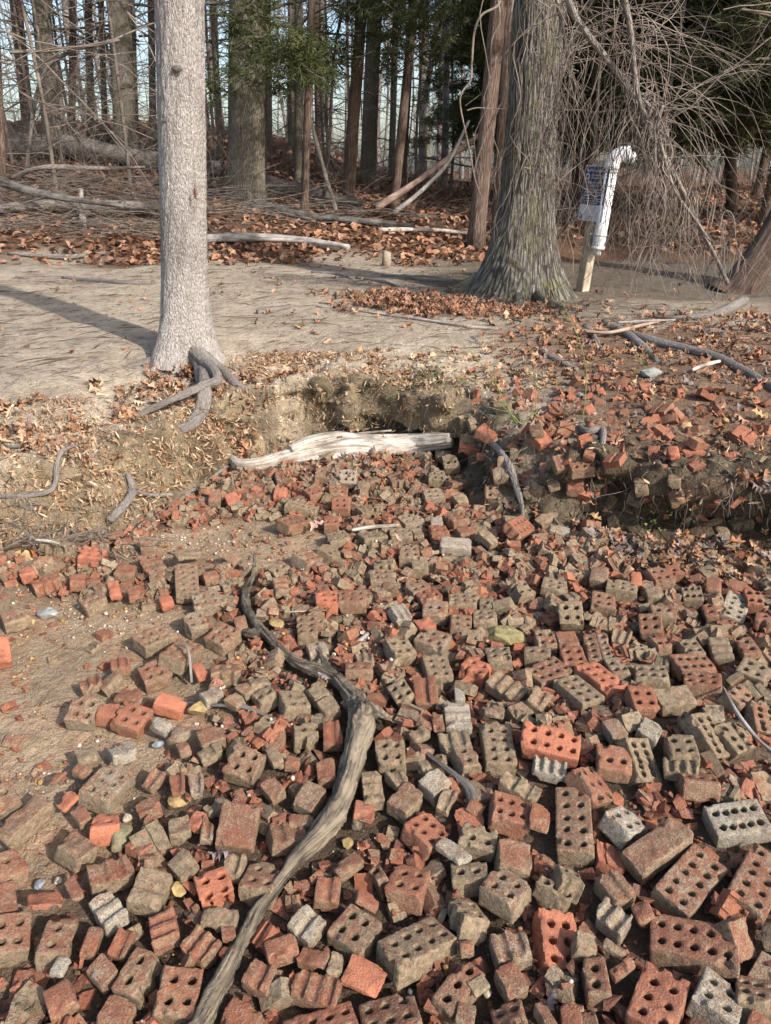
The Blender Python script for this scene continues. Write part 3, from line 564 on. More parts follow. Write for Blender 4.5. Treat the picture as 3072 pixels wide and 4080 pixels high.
 [0.883, 1.809, 0.142, 0.18, 0.032, 0.12, 0.119, 0.076, 's', 0, 0, 'o', 'long mossy solid slab with orange streaked sides'],
 [1.017, 1.927, 0.115, -0.359, -0.128, -0.128, 0.113, 0.092, 'p', 2, 2, 'r', 'dull red four-hole half brick nearest the mossy slab'],
 [1.104, 1.851, 0.116, -0.79, 0.384, -0.054, 0.069, 0.092, 'p', 2, 2, 'g', 'grey speckled four-hole brick end nearest the forked grey branch'],
 [1.208, 1.976, 0.115, -0.707, 0.022, 0.085, 0.096, 0.092, 'p', 2, 2, 'o', 'olive tan four-hole half brick nearest the forked grey branch'],
 [0.699, 1.953, 0.109, -1.13, -0.067, -0.104, 0.164, 0.091, 'p', 4, 2, 'R', 'dark faced eight-hole brick with a bright orange end face'],
 [0.61, 1.881, 0.112, -1.099, -0.035, -0.069, 0.142, 0.092, 'p', 4, 2, 'g', 'grey speckled eight-hole half brick nearest the orange-ended brick'],
 [0.539, 2.004, 0.092, 0.571, 0.011, 0.019, 0.142, 0.091, 'p', 4, 2, 'b', 'brown red eight-hole half brick nearest the orange-ended brick'],
 [0.717, 2.143, 0.088, -1.684, -0.027, 0.178, 0.168, 0.051, 'p', 4, 1, 'b', 'brown red four-hole brick nearest the orange-ended brick'],
 [0.766, 2.15, 0.088, -1.674, -0.057, 0.15, 0.155, 0.044, 'p', 4, 1, 'g', 'grey speckled four-hole brick nearest the orange-ended brick'],
 [0.568, 2.187, 0.091, -0.01, -0.04, 0.078, 0.068, 0.092, 'p', 2, 2, 'g', 'grey speckled four-hole brick end nearest the mossy upright brick'],
 [0.642, 2.177, 0.097, 0.018, -0.042, 0.136, 0.072, 0.078, 's', 0, 0, 'r', 'dull red plain brick piece nearest the mossy upright brick'],
 [0.637, 2.074, 0.099, 0.022, -0.051, 0.061, 0.08, 0.092, 'p', 2, 2, 'r', 'dull red four-hole brick end nearest the orange-ended brick'],
 [0.525, 2.119, 0.089, -0.171, -0.104, -0.122, 0.092, 0.071, 'p', 2, 1, 'm', 'red and tan mottled two-hole half brick nearest the mossy yellow rock'],
 [0.68, 2.314, 0.115, -0.135, -0.105, 0.485, 0.092, 0.096, 'p', 2, 2, 'o', 'mossy grey green four-hole brick tipped up to face the viewer'],
 [0.841, 2.433, 0.096, -0.261, 0.063, 0.112, 0.096, 0.092, 'p', 2, 2, 'b', 'brown red four-hole half brick nearest the mossy upright brick'],
 [0.94, 2.534, 0.099, -0.349, -0.015, -0.032, 0.124, 0.092, 'p', 3, 2, 'o', 'olive tan six-hole half brick nearest the small mossy stone'],
 [0.867, 2.623, 0.106, -0.375, -0.104, 0.216, 0.067, 0.086, 's', 0, 0, 'g', 'grey speckled plain brick piece nearest the small mossy stone'],
 [0.68, 2.562, 0.088, -0.331, 0.052, -0.036, 0.103, 0.092, 'p', 2, 2, 'o', 'olive tan four-hole half brick nearest the leaning clump brick'],
 [0.544, 2.537, 0.089, 0.398, 0.08, 0.159, 0.073, 0.093, 'p', 2, 2, 'o', 'olive tan four-hole brick end nearest the mossy upright brick'],
 [1.109, 2.595, 0.116, 0.212, 0.019, 0.098, 0.091, 0.092, 'p', 2, 2, 'b', 'brown red four-hole half brick first right of the small mossy stone'],
 [1.181, 2.663, 0.113, 0.054, -0.073, 0.173, 0.064, 0.093, 'p', 1, 2, 'b', 'brown red two-hole brick end nearest the small mossy stone'],
 [1.176, 2.826, 0.094, 0.119, -0.377, 0.01, 0.113, 0.092, 'p', 3, 2, 'k', 'dark brown six-hole half brick nearest the small mossy stone'],
 [0.944, 2.954, 0.125, 0.456, -0.058, 0.324, 0.097, 0.094, 'p', 2, 2, 'o', 'round-cornered olive brick with five black holes under the bank'],
 [1.359, 2.921, 0.105, 0.228, 0.18, 0.121, 0.17, 0.083, 'p', 3, 1, 'o', 'olive tan three-hole brick nearest the small mossy stone'],
 [1.655, 3.114, 0.106, 0.215, -0.186, 0.106, 0.11, 0.072, 'p', 2, 1, 'k', 'dark brown two-hole half brick nearest the tan upright stone'],
 [1.524, 3.109, 0.105, 0.508, -0.186, 0.141, 0.114, 0.037, 's', 0, 0, 'o', 'olive tan large plain brick piece nearest the tan upright stone'],
 [1.54, 3.032, 0.103, -0.05, 0.027, 0.038, 0.058, 0.064, 's', 0, 0, 'o', 'olive tan plain brick piece first in front of the tan upright stone'],
 [1.513, 2.926, 0.102, -0.961, 0.165, 0.203, 0.1, 0.075, 's', 0, 0, 'o', 'olive tan plain brick piece between small mossy stone and tan upright stone'],
 [1.353, 2.771, 0.106, -0.446, -0.012, -0.06, 0.102, 0.073, 'p', 2, 1, 'w', 'whitish two-hole half brick nearest the small mossy stone'],
 [1.569, 2.705, 0.113, -0.55, 0.104, 0.138, 0.088, 0.092, 'p', 2, 2, 'k', 'dark brown four-hole half brick nearest the small mossy stone'],
 [1.318, 2.638, 0.11, 0.257, -0.215, 0.17, 0.065, 0.056, 's', 0, 0, 'k', 'dark brown plain brick piece nearest the small mossy stone'],
 [1.283, 2.509, 0.124, -0.392, -0.178, 0.207, 0.058, 0.083, 's', 0, 0, 'r', 'dull red plain brick piece nearest the forked grey branch'],
 [1.176, 2.445, 0.122, -0.22, -0.166, 0.162, 0.073, 0.093, 'p', 3, 2, 'k', 'dark brown six-hole brick end nearest the small mossy stone'],
 [1.322, 2.38, 0.101, 1.002, -0.076, 0.183, 0.176, 0.088, 'p', 3, 2, 'w', 'whitish six-hole brick nearest the mossy slab'],
 [1.394, 2.405, 0.128, -0.198, -0.039, 0.245, 0.06, 0.093, 'p', 2, 2, 'r', 'dull red four-hole brick end first behind the forked grey branch'],
 [1.374, 2.271, 0.122, -0.51, 0.005, -0.026, 0.061, 0.074, 'p', 1, 1, 'r', 'dull red one-hole brick end nearest the forked grey branch'],
 [1.197, 2.327, 0.122, -0.23, -0.233, -0.016, 0.05, 0.092, 'p', 1, 2, 'r', 'dull red two-hole brick end nearest the small mossy stone'],
 [0.956, 2.254, 0.11, -0.249, -0.218, 0.273, 0.08, 0.093, 'p', 2, 2, 'b', 'brown red four-hole brick end nearest the orange-ended brick'],
 [1.033, 2.349, 0.112, -0.134, -0.069, 0.062, 0.088, 0.077, 'p', 2, 1, 'g', 'grey speckled two-hole half brick nearest the small mossy stone'],
 [0.963, 2.155, 0.103, 0.246, 0.029, -0.007, 0.062, 0.075, 'p', 2, 1, 'm', 'red and tan mottled two-hole brick end nearest the mossy slab'],
 [1.051, 2.113, 0.106, 0.019, -0.06, -0.037, 0.068, 0.092, 'p', 2, 2, 'o', 'olive tan four-hole brick end nearest the mossy slab'],
 [1.025, 2.024, 0.107, 0.165, 0.082, 0.03, 0.134, 0.092, 'p', 4, 2, 'b', 'brown red eight-hole half brick nearest the mossy slab'],
 [0.859, 1.958, 0.117, -0.168, -0.1, -0.109, 0.107, 0.092, 'p', 3, 2, 'o', 'olive tan six-hole half brick nearest the mossy slab'],
 [1.149, 2.104, 0.113, -1.773, 0.085, 0.185, 0.113, 0.067, 'g', 2, 0, 'o', 'olive tan two-groove brick lump nearest the mossy slab'],
 [1.244, 2.113, 0.112, -0.023, -0.163, 0.023, 0.06, 0.092, 'p', 1, 2, 'r', 'dull red two-hole brick end nearest the forked grey branch'],
 [0.768, 2.007, 0.106, 0.034, -0.112, -0.069, 0.064, 0.092, 'p', 2, 2, 'g', 'grey speckled four-hole brick end nearest the orange-ended brick'],
 [0.834, 2.195, 0.099, -0.511, 0.003, 0.125, 0.067, 0.074, 'g', 2, 0, 'o', 'olive tan two-groove brick lump nearest the orange-ended brick'],
 [1.041, 2.467, 0.114, -0.103, -0.119, 0.087, 0.065, 0.068, 's', 0, 0, 'o', 'olive tan plain brick piece nearest the small mossy stone'],
 [0.99, 2.609, 0.103, 0.434, -0.165, -0.015, 0.069, 0.065, 'p', 1, 1, 'r', 'dull red one-hole brick end nearest the small mossy stone'],
 [1.005, 2.577, 0.112, -0.252, -0.067, 0.19, 0.043, 0.08, 's', 0, 0, 'R', 'bright orange red plain brick piece nearest the small mossy stone'],
 [-0.231, 2.491, 0.071, 0.142, 0.07, 0.017, 0.087, 0.092, 'p', 2, 2, 'R', 'orange red four-hole brick, first of a touching pair above the tall grooves'],
 [-0.129, 2.499, 0.072, 0.014, 0.002, -0.003, 0.111, 0.092, 'p', 2, 2, 'r', 'red and tan four-hole brick, second of the touching pair'],
 [-0.01, 2.673, 0.07, 0.09, -0.04, 0.004, 0.112, 0.092, 'p', 2, 2, 'g', 'grey speckled four-hole half brick nearest the tan paired brick'],
 [-0.332, 2.82, 0.078, 0.962, 0.203, 0.192, 0.114, 0.094, 'p', 3, 2, 'g', 'long grey brick with a whitewashed end on wet sand'],
 [-0.241, 2.862, 0.08, 0.996, 0.176, 0.223, 0.078, 0.098, 'p', 2, 1, 'k', 'dark brown two-hole brick end nearest the whitewashed-end brick'],
 [-0.457, 2.745, 0.064, 0.787, -0.081, 0.044, 0.082, 0.073, 'p', 2, 1, 'g', 'grey speckled two-hole brick end nearest the tip of the forked driftwood'],
 [-0.424, 2.603, 0.071, -1.311, 0.04, -0.057, 0.1, 0.058, 'g', 2, 0, 'g', 'grey speckled two-groove brick lump nearest the tip of the forked driftwood'],
 [0.102, 2.861, 0.075, 0.064, -0.021, 0.122, 0.093, 0.092, 'p', 2, 2, 'g', 'grey speckled four-hole half brick nearest the pink oak leaf'],
 [0.072, 3.071, 0.063, 0.042, -0.031, 0.032, 0.103, 0.092, 'p', 3, 2, 'o', 'olive tan six-hole half brick nearest the pink oak leaf'],
 [-0.061, 3.068, 0.055, 0.457, 0.081, -0.147, 0.123, 0.092, 'p', 3, 2, 'k', 'dark brown six-hole half brick nearest the short grey wood chip'],
 [-0.222, 3.028, 0.069, 0.436, -0.027, -0.006, 0.105, 0.092, 'p', 2, 2, 'k', 'dark brown four-hole half brick nearest the whitewashed-end brick'],
 [-0.436, 3.174, 0.08, 0.875, 0.145, 0.132, 0.141, 0.093, 'p', 3, 2, 'b', 'brown red six-hole half brick nearest the whitewashed-end brick'],
 [-0.263, 3.191, 0.068, 0.04, -0.025, 0.136, 0.076, 0.08, 'p', 2, 1, 'r', 'dull red two-hole brick end nearest the whitewashed-end brick'],
 [-0.413, 3.357, 0.074, -0.152, 0.214, 0.021, 0.162, 0.074, 'p', 5, 1, 'o', 'olive tan five-hole brick nearest the whitewashed-end brick'],
 [-0.221, 3.384, 0.075, 0.045, -0.001, 0.272, 0.101, 0.093, 'p', 2, 2, 'r', 'dull red four-hole half brick nearest the short grey wood chip'],
 [-0.102, 3.348, 0.065, 0.534, -0.08, 0.081, 0.072, 0.064, 'g', 2, 0, 'k', 'dark brown two-groove brick lump nearest the short grey wood chip'],
 [0.119, 3.219, 0.07, 0.535, -0.014, 0.066, 0.111, 0.092, 'p', 3, 2, 'g', 'grey speckled six-hole half brick nearest the pink oak leaf'],
 [0.341, 3.199, 0.087, 0.338, -0.059, -0.054, 0.097, 0.092, 'p', 2, 2, 'r', 'dull red four-hole half brick nearest the leaning clump brick'],
 [0.25, 3.094, 0.076, 0.116, -0.025, -0.075, 0.09, 0.092, 'p', 2, 2, 'r', 'dull red four-hole half brick nearest the pink oak leaf'],
 [0.314, 2.929, 0.089, -0.014, 0.067, 0.172, 0.138, 0.078, 's', 0, 0, 'w', 'pinkish block with a whitewashed front face below the bank'],
 [0.461, 2.955, 0.106, 0.645, -0.047, 0.293, 0.052, 0.094, 's', 0, 0, 'o', 'olive tan plain brick piece nearest the leaning clump brick'],
 [0.37, 3.052, 0.09, 0.243, -0.047, 0.065, 0.075, 0.065, 's', 0, 0, 'r', 'dull red plain brick piece nearest the leaning clump brick'],
 [0.242, 3.165, 0.084, 0.031, -0.073, 0.082, 0.057, 0.067, 's', 0, 0, 'w', 'whitish plain brick piece nearest the pink oak leaf'],
 [-0.293, 2.313, 0.063, -1.463, 0.019, 0.012, 0.124, 0.078, 'p', 2, 1, 'b', 'brown red two-hole half brick nearest the yellow angular stone'],
 [0.169, 2.207, 0.079, -0.465, 0.04, 0.056, 0.112, 0.092, 'p', 2, 2, 'g', 'grey speckled four-hole half brick nearest the two-tone corner brick'],
 [0.055, 2.15, 0.081, 0.465, 0.176, 0.177, 0.086, 0.094, 'p', 1, 2, 'o', 'olive tan two-hole half brick nearest the gnarled driftwood stub'],
 [0.177, 2.064, 0.064, -1.45, -0.023, -0.081, 0.13, 0.09, 'p', 3, 2, 'o', 'olive tan six-hole half brick nearest the two-tone corner brick'],
 [0.303, 2.026, 0.089, 0.996, 0.054, 0.027, 0.079, 0.093, 'p', 1, 2, 'R', 'two-tone olive and bright orange corner brick with two holes'],
 [-0.09, 2.053, 0.071, 0.042, 0.042, -0.192, 0.095, 0.069, 'p', 2, 1, 'b', 'brown red two-hole half brick nearest the fork of the driftwood'],
 [0.047, 1.912, 0.076, 0.381, -0.353, 0.03, 0.065, 0.092, 'p', 2, 2, 'o', 'olive tan four-hole brick end nearest the driftwood knot'],
 [0.165, 2.509, 0.077, 0.331, -0.088, -0.125, 0.094, 0.092, 'p', 2, 2, 'r', 'dull red four-hole half brick first in front of the pink oak leaf'],
 [0.189, 2.385, 0.087, -0.069, -0.051, 0.169, 0.098, 0.084, 'p', 2, 1, 'g', 'grey speckled two-hole half brick nearest the two-tone corner brick'],
 [0.302, 2.464, 0.085, -0.066, -0.008, -0.098, 0.114, 0.092, 'p', 3, 2, 'm', 'red and tan mottled six-hole half brick nearest the mossy yellow rock'],
 [0.391, 2.45, 0.081, -0.131, -0.093, 0.049, 0.058, 0.077, 'p', 1, 1, 'k', 'dark brown one-hole brick end nearest the mossy yellow rock'],
 [0.371, 2.352, 0.08, -0.068, -0.107, -0.127, 0.089, 0.092, 'p', 2, 2, 'o', 'olive tan four-hole half brick close behind the mossy yellow rock'],
 [0.281, 2.306, 0.083, -0.103, 0.119, 0, 0.078, 0.092, 'p', 2, 2, 'm', 'red and tan mottled four-hole brick end nearest the mossy yellow rock'],
 [0.057, 2.387, 0.077, 0.415, 0.051, 0.186, 0.066, 0.087, 'g', 2, 0, 'w', 'whitish two-groove brick lump nearest the gnarled driftwood stub'],
 [0.145, 2.298, 0.081, 0.434, -0.121, 0.061, 0.064, 0.061, 's', 0, 0, 'R', 'bright orange red plain brick piece nearest the gnarled driftwood stub'],
 [0.13, 2.569, 0.076, 0.542, -0.034, -0.02, 0.093, 0.074, 'p', 2, 1, 'o', 'olive tan two-hole half brick first right of the tan paired brick'],
 [0.387, 2.114, 0.081, -0.032, -0.177, -0.162, 0.087, 0.092, 'p', 2, 2, 'o', 'olive tan four-hole half brick nearest the mossy yellow rock'],
 [-0.075, 2.113, 0.069, 0.106, -0.115, -0.042, 0.063, 0.056, 'g', 2, 0, 'o', 'olive tan two-groove brick lump nearest the gnarled driftwood stub'],
 [-0.239, 2.163, 0.066, 0.347, 0.058, 0.048, 0.07, 0.069, 'g', 1, 0, 'w', 'whitish single-groove brick lump nearest the fork of the driftwood'],
 [-0.004, 2.787, 0.06, 0.073, -0.106, -0.09, 0.097, 0.073, 'p', 2, 1, 'o', 'olive tan two-hole half brick nearest the pink oak leaf'],
 [0.147, 2.759, 0.072, 0.008, -0.016, 0.088, 0.069, 0.069, 's', 0, 0, 'o', 'olive tan plain brick piece nearest the pink oak leaf'],
 [-1.47, 2.948, 0.078, 0.36, 0.181, 0.044, 0.154, 0.076, 'p', 2, 1, 'k', 'dark brown brick with a wood sliver on top at bank foot'],
 [-1.294, 2.884, 0.06, 0.053, 0.174, 0.078, 0.108, 0.092, 'p', 2, 2, 'R', 'bright orange four-hole block at the foot of the clay bank'],
 [-1.033, 2.851, 0.047, 0.408, -0.108, 0.213, 0.099, 0.085, 'p', 2, 1, 'r', 'dull red two-hole half brick nearest the upper ten-hole brick'],
 [-1.109, 2.758, 0.049, 0.056, 0.1, 0.128, 0.083, 0.07, 's', 0, 0, 'r', 'dull red plain brick piece close right of the orange four-hole block'],
 [-0.963, 2.727, 0.047, 0.338, 0, 0.135, 0.074, 0.092, 'p', 1, 2, 'g', 'grey speckled two-hole brick end nearest the upper ten-hole brick'],
 [-0.821, 2.657, 0.062, -1.305, 0.153, -0.099, 0.2, 0.094, 'p', 5, 2, 'm', 'ten-hole brick lying lengthwise near the tip of the driftwood'],
 [-0.71, 2.508, 0.053, 0.43, -0.002, 0.112, 0.11, 0.092, 'p', 2, 2, 'g', 'grey speckled four-hole half brick nearest the upper ten-hole brick'],
 [-0.714, 2.343, 0.063, 0.52, 0.051, 0.175, 0.079, 0.093, 'p', 2, 2, 'g', 'grey speckled four-hole brick end nearest the upper ten-hole brick'],
 [-0.841, 2.256, 0.055, 0.861, 0.05, 0.128, 0.134, 0.093, 'p', 3, 2, 'g', 'grey speckled six-hole half brick nearest the bent grey twig'],
 [-0.708, 2.139, 0.076, 1.306, 0.209, 0.165, 0.151, 0.095, 'p', 3, 2, 'm', 'red and tan mottled six-hole brick nearest the bent grey twig'],
 [-0.595, 2.254, 0.06, 0.982, -0.131, 0.076, 0.103, 0.092, 'p', 3, 2, 'r', 'dull red six-hole half brick nearest the bent grey twig'],
 [-0.784, 2.05, 0.055, 0.576, -0.063, 0.16, 0.096, 0.093, 'p', 2, 2, 'r', 'dull red four-hole half brick nearest the plain orange brick'],
 [-0.537, 2.037, 0.071, 0.217, 0.076, -0.188, 0.103, 0.069, 'p', 2, 1, 'm', 'red and tan mottled two-hole half brick nearest the bent grey twig'],
 [-1.401, 2.65, 0.057, 0.642, -0.073, -0.017, 0.111, 0.074, 'p', 2, 1, 'r', 'dull red two-hole half brick nearest the tan oak leaf on sand'],
 [-1.414, 2.395, 0.052, 0.614, -0.011, 0.114, 0.095, 0.08, 'p', 2, 1, 'm', 'red and tan mottled two-hole half brick nearest the grey white streaked stone'],
 [-1.349, 2.146, 0.075, 0.548, 0.138, 0.466, 0.066, 0.11, 's', 0, 0, 'R', 'smooth pink red brick cut off at the sand side'],
 [-1.163, 2.525, 0.047, 0.794, -0.064, 0.019, 0.101, 0.074, 'p', 2, 1, 'm', 'red and tan mottled two-hole half brick nearest the orange four-hole block'],
 [-1.105, 2.597, 0.05, 0.385, -0.174, 0.213, 0.044, 0.085, 's', 0, 0, 'R', 'bright orange red plain brick piece nearest the orange four-hole block'],
 [-1.166, 2.631, 0.046, 0.558, -0.04, 0.025, 0.07, 0.061, 'g', 2, 0, 'g', 'grey speckled two-groove brick lump nearest the orange four-hole block'],
 [-1.504, 2.705, 0.073, 0.579, -0.082, 0.035, 0.06, 0.063, 's', 0, 0, 'R', 'bright orange red plain brick piece nearest the tan oak leaf on sand'],
 [-1.282, 2.674, 0.051, 0.339, 0.093, 0.058, 0.065, 0.065, 's', 0, 0, 'r', 'dull red plain brick piece nearest the orange four-hole block'],
 [-1.297, 2.997, 0.061, 0.305, 0.148, 0.045, 0.075, 0.063, 's', 0, 0, 'm', 'red and tan mottled plain brick piece nearest the orange four-hole block'],
 [-1.256, 3.079, 0.056, 0.27, 0.084, 0.054, 0.062, 0.064, 'f', 0, 0, 'r', 'dull red thin brick flake nearest the orange four-hole block'],
 [-1.094, 3.001, 0.049, 0.368, 0.011, 0.162, 0.059, 0.076, 's', 0, 0, 'm', 'red and tan mottled plain brick piece nearest the bleached curved stick'],
 [-0.666, 2.818, 0.076, 0.925, -0.212, 0.281, 0.056, 0.077, 's', 0, 0, 'g', 'grey speckled plain brick piece nearest the tip of the forked driftwood'],
 [-0.871, 2.875, 0.061, 0.695, 0.234, 0.076, 0.118, 0.074, 'f', 0, 0, 'o', 'olive tan thin brick flake nearest the upper ten-hole brick'],
 [-0.916, 2.097, 0.059, 0.384, 0.056, 0.029, 0.065, 0.063, 'g', 2, 0, 'r', 'dull red two-groove brick lump nearest the sand-edge brick'],
 [-0.916, 1.988, 0.063, 0.754, -0.381, -0.048, 0.078, 0.048, 's', 0, 0, 'm', 'red and tan mottled plain brick piece nearest the sand-edge brick'],
 [-0.977, 1.979, 0.067, 0.525, -0.165, -0.046, 0.069, 0.055, 'g', 2, 0, 'b', 'brown red two-groove brick lump nearest the sand-edge brick'],
 [-0.54, 2.326, 0.066, 0.363, -0.036, 0.145, 0.045, 0.077, 's', 0, 0, 'r', 'dull red plain brick piece nearest the yellow angular stone'],
 [-0.63, 2.044, 0.066, 0.569, -0.064, 0.111, 0.039, 0.072, 's', 0, 0, 'R', 'bright orange red plain brick piece nearest the bent grey twig'],
 [-0.734, 2.701, 0.06, 0.478, 0.016, -0.005, 0.062, 0.059, 's', 0, 0, 'r', 'dull red plain brick piece nearest the upper ten-hole brick'],
 [-0.875, 2.524, 0.044, 0.453, -0.086, -0.03, 0.053, 0.056, 's', 0, 0, 'R', 'bright orange red small plain brick piece nearest the upper ten-hole brick'],
 [-1.019, 2.577, 0.045, 0.4, 0.025, -0.018, 0.048, 0.058, 's', 0, 0, 'r', 'dull red small plain brick piece nearest the upper ten-hole brick'],
 [0.546, 3.727, 0.342, 1.035, -0.06, 0.292, 0.119, 0.11, 's', 0, 0, 'r', 'dull red large plain brick piece nearest the root over the earth clump'],
 [0.46, 3.751, 0.254, -0.119, 0.125, 0.384, 0.127, 0.075, 's', 0, 0, 'R', 'pink plain brick hanging over the end of the pale log'],
 [0.774, 3.452, 0.397, 0.6, -0.17, 0.558, 0.083, 0.081, 's', 0, 0, 'R', 'bright clean red brick on top of the earth clump'],
 [0.676, 3.535, 0.374, 0.965, -0.164, 0.554, 0.098, 0.046, 's', 0, 0, 'b', 'brown red plain brick piece close left of the clean red clump brick'],
 [0.77, 3.636, 0.389, -0.127, -0.334, 0.153, 0.064, 0.064, 's', 0, 0, 'b', 'brown red plain brick piece nearest the clean red clump brick'],
 [0.86, 3.33, 0.397, 0.251, -0.099, 0.314, 0.053, 0.071, 's', 0, 0, 'R', 'bright orange red plain brick piece close right of the clean red clump brick'],
 [0.957, 3.261, 0.394, -0.381, 0.062, 0.171, 0.054, 0.064, 's', 0, 0, 'r', 'dull red plain brick piece close in front of the arching green briar shoot'],
 [0.871, 3.437, 0.277, 0.18, -0.065, 0.57, 0.063, 0.089, 'g', 2, 0, 'b', 'brown red two-groove brick lump nearest the clean red clump brick'],
 [0.982, 3.45, 0.255, 0.068, -0.095, 0.223, 0.117, 0.078, 'p', 2, 1, 'b', 'brown red two-hole half brick nearest the clean red clump brick'],
 [0.855, 3.088, 0.303, -0.252, -0.118, 0.343, 0.083, 0.074, 's', 0, 0, 'r', 'dull red plain brick piece nearest the round olive brick'],
 [0.915, 3.248, 0.153, -0.211, -0.163, 0.487, 0.113, 0.084, 's', 0, 0, 'o', 'olive block at the base of the earth clump'],
 [0.771, 3.159, 0.287, -0.094, -0.348, 0.06, 0.055, 0.061, 's', 0, 0, 'k', 'dark brown small plain brick piece nearest the root over the earth clump'],
 [0.624, 3.038, 0.115, 0.97, 0.169, 0.595, 0.17, 0.098, 'p', 4, 2, 'b', 'many-holed brown brick leaning against the earth clump foot'],
 [0.534, 3.407, 0.127, -0.062, 0.006, 0.527, 0.071, 0.093, 'p', 1, 2, 'm', 'red and tan mottled two-hole brick end nearest the root over the earth clump'],
 [0.607, 3.337, 0.103, -0.012, -0.369, 0.399, 0.068, 0.083, 'p', 1, 1, 'k', 'dark brown one-hole brick end nearest the root over the earth clump'],
 [0.579, 3.471, 0.204, -0.049, -0.185, 0.418, 0.075, 0.078, 's', 0, 0, 'o', 'olive tan plain brick piece nearest the root over the earth clump'],
 [0.768, 3.185, 0.095, 0.641, -0.295, 0.253, 0.117, 0.06, 's', 0, 0, 'o', 'olive tan large plain brick piece nearest the leaning clump brick'],
 [0.805, 3.057, 0.09, -0.271, 0.131, 0.181, 0.095, 0.067, 's', 0, 0, 'w', 'whitish plain brick piece nearest the round olive brick'],
 [1.064, 3.586, 0.443, 0.05, -0.314, 0.087, 0.073, 0.075, 'p', 1, 1, 'r', 'dull red one-hole brick end nearest the arching green briar shoot'],
 [1.426, 3.953, 0.52, -0.012, -0.107, 0.311, 0.069, 0.069, 's', 0, 0, 'R', 'bright orange red plain brick piece nearest the flat pale rock'],
 [1.175, 3.946, 0.492, -0, -0.266, 0.312, 0.042, 0.069, 's', 0, 0, 'R', 'bright orange red plain brick piece nearest the arching green briar shoot'],
 [1.266, 4.064, 0.505, -0.056, -0.07, 0.362, 0.056, 0.072, 'g', 2, 0, 'r', 'dull red two-groove brick lump nearest the flat pale rock'],
 [1.142, 3.821, 0.471, -0.301, -0.042, 0.181, 0.06, 0.064, 's', 0, 0, 'r', 'dull red plain brick piece first left of the flat pale rock'],
 [1.068, 3.705, 0.465, 0.948, -0.06, 0.929, 0.096, 0.05, 's', 0, 0, 'r', 'dull red plain brick piece nearest the arching green briar shoot'],
 [1.315, 3.852, 0.503, 0.03, -0.322, 0.163, 0.048, 0.062, 's', 0, 0, 'r', 'dull red plain brick piece nearest the flat pale rock'],
 [1.567, 3.822, 0.518, -0.196, -0.032, 0.333, 0.039, 0.079, 'p', 1, 1, 'R', 'bright orange red one-hole brick end nearest the flat pale rock'],
 [1.716, 3.924, 0.532, -0.39, -0.075, 0.321, 0.05, 0.069, 's', 0, 0, 'b', 'brown red plain brick piece nearest the tan upright stone'],
 [1.771, 3.834, 0.528, -0.169, -0.034, 0.244, 0.061, 0.077, 'p', 2, 1, 'r', 'dull red two-hole brick end nearest the tan upright stone'],
 [1.716, 3.693, 0.509, -0.196, -0.256, 0.2, 0.053, 0.077, 'p', 1, 1, 'r', 'dull red one-hole brick end nearest the tan upright stone'],
 [1.633, 2.95, 0.364, -0.176, -0.232, 0.335, 0.042, 0.071, 's', 0, 0, 'r', 'dull red plain brick piece between tan upright stone and flat pale rock'],
 [1.668, 3.162, 0.414, -0.403, -0.128, 0.207, 0.069, 0.065, 'g', 2, 0, 'r', 'dull red two-groove brick lump nearest the tan upright stone'],
 [1.348, 3.267, 0.402, -0.151, -0.195, 0.219, 0.047, 0.067, 's', 0, 0, 'R', 'bright orange red plain brick piece nearest the tan upright stone'],
 [1.955, 3.673, 0.512, -0.288, -0.192, 0.194, 0.042, 0.064, 's', 0, 0, 'r', 'dull red plain brick piece close right of the tan upright stone'],
 [1.227, 3.665, 0.46, -0.254, -0.03, 0.248, 0.053, 0.067, 's', 0, 0, 'r', 'dull red plain brick piece between arching green briar shoot and flat pale rock'],
 [1.519, 3.92, 0.518, -0.404, 0.119, 0.126, 0.05, 0.076, 'p', 2, 1, 'r', 'dull red two-hole brick end nearest the flat pale rock'],
 [1.854, 4.095, 0.534, -0.377, -0.194, 0.338, 0.048, 0.07, 's', 0, 0, 'r', 'dull red plain brick piece close behind the tan upright stone'],
 [1.568, 2.995, 0.398, -0.283, 0.082, 0.308, 0.029, 0.071, 's', 0, 0, 'r', 'dull red plain brick piece first in front of the tan upright stone'],
 [0.785, 4.308, 0.447, -0.172, -0.167, 0.248, 0.046, 0.067, 's', 0, 0, 'R', 'bright orange red plain brick piece first behind the pink oak leaf'],
 [1.381, 3.28, 0.259, -0.322, -0.103, 0.192, 0.055, 0.066, 's', 0, 0, 'b', 'brown red plain brick piece nearest the small mossy stone'],
 [1.234, 3.306, 0.213, -0.264, -0.294, 0.475, 0.058, 0.082, 's', 0, 0, 'o', 'olive tan plain brick piece nearest the round olive brick'],
 [1.26, 2.944, 0.312, -0.173, -0.325, 0.252, 0.059, 0.068, 's', 0, 0, 'm', 'red and tan mottled plain brick piece nearest the small mossy stone'],
 [1.642, 3.515, 0.466, -0.432, -0.161, 0.129, 0.039, 0.063, 's', 0, 0, 'r', 'dull red plain brick piece nearest the tan upright stone'],
 [1.352, 3.684, 0.484, -0.192, -0.172, 0.275, 0.039, 0.068, 's', 0, 0, 'r', 'dull red plain brick piece between flat pale rock and arching green briar shoot'],
 [-0.561, 3.741, 0.09, 0.39, -0.003, 0.297, 0.088, 0.09, 'g', 2, 0, 'b', 'brown red two-groove brick lump nearest the narrow end of the pale log'],
 [-0.341, 3.765, 0.09, 0.117, -0, 0.229, 0.1, 0.084, 'p', 2, 1, 'm', 'red and tan mottled two-hole half brick nearest the pale log'],
 [-0.202, 3.675, 0.099, -0.009, 0.028, 0.529, 0.098, 0.095, 'p', 2, 2, 'w', 'whitish four-hole half brick nearest the pale log'],
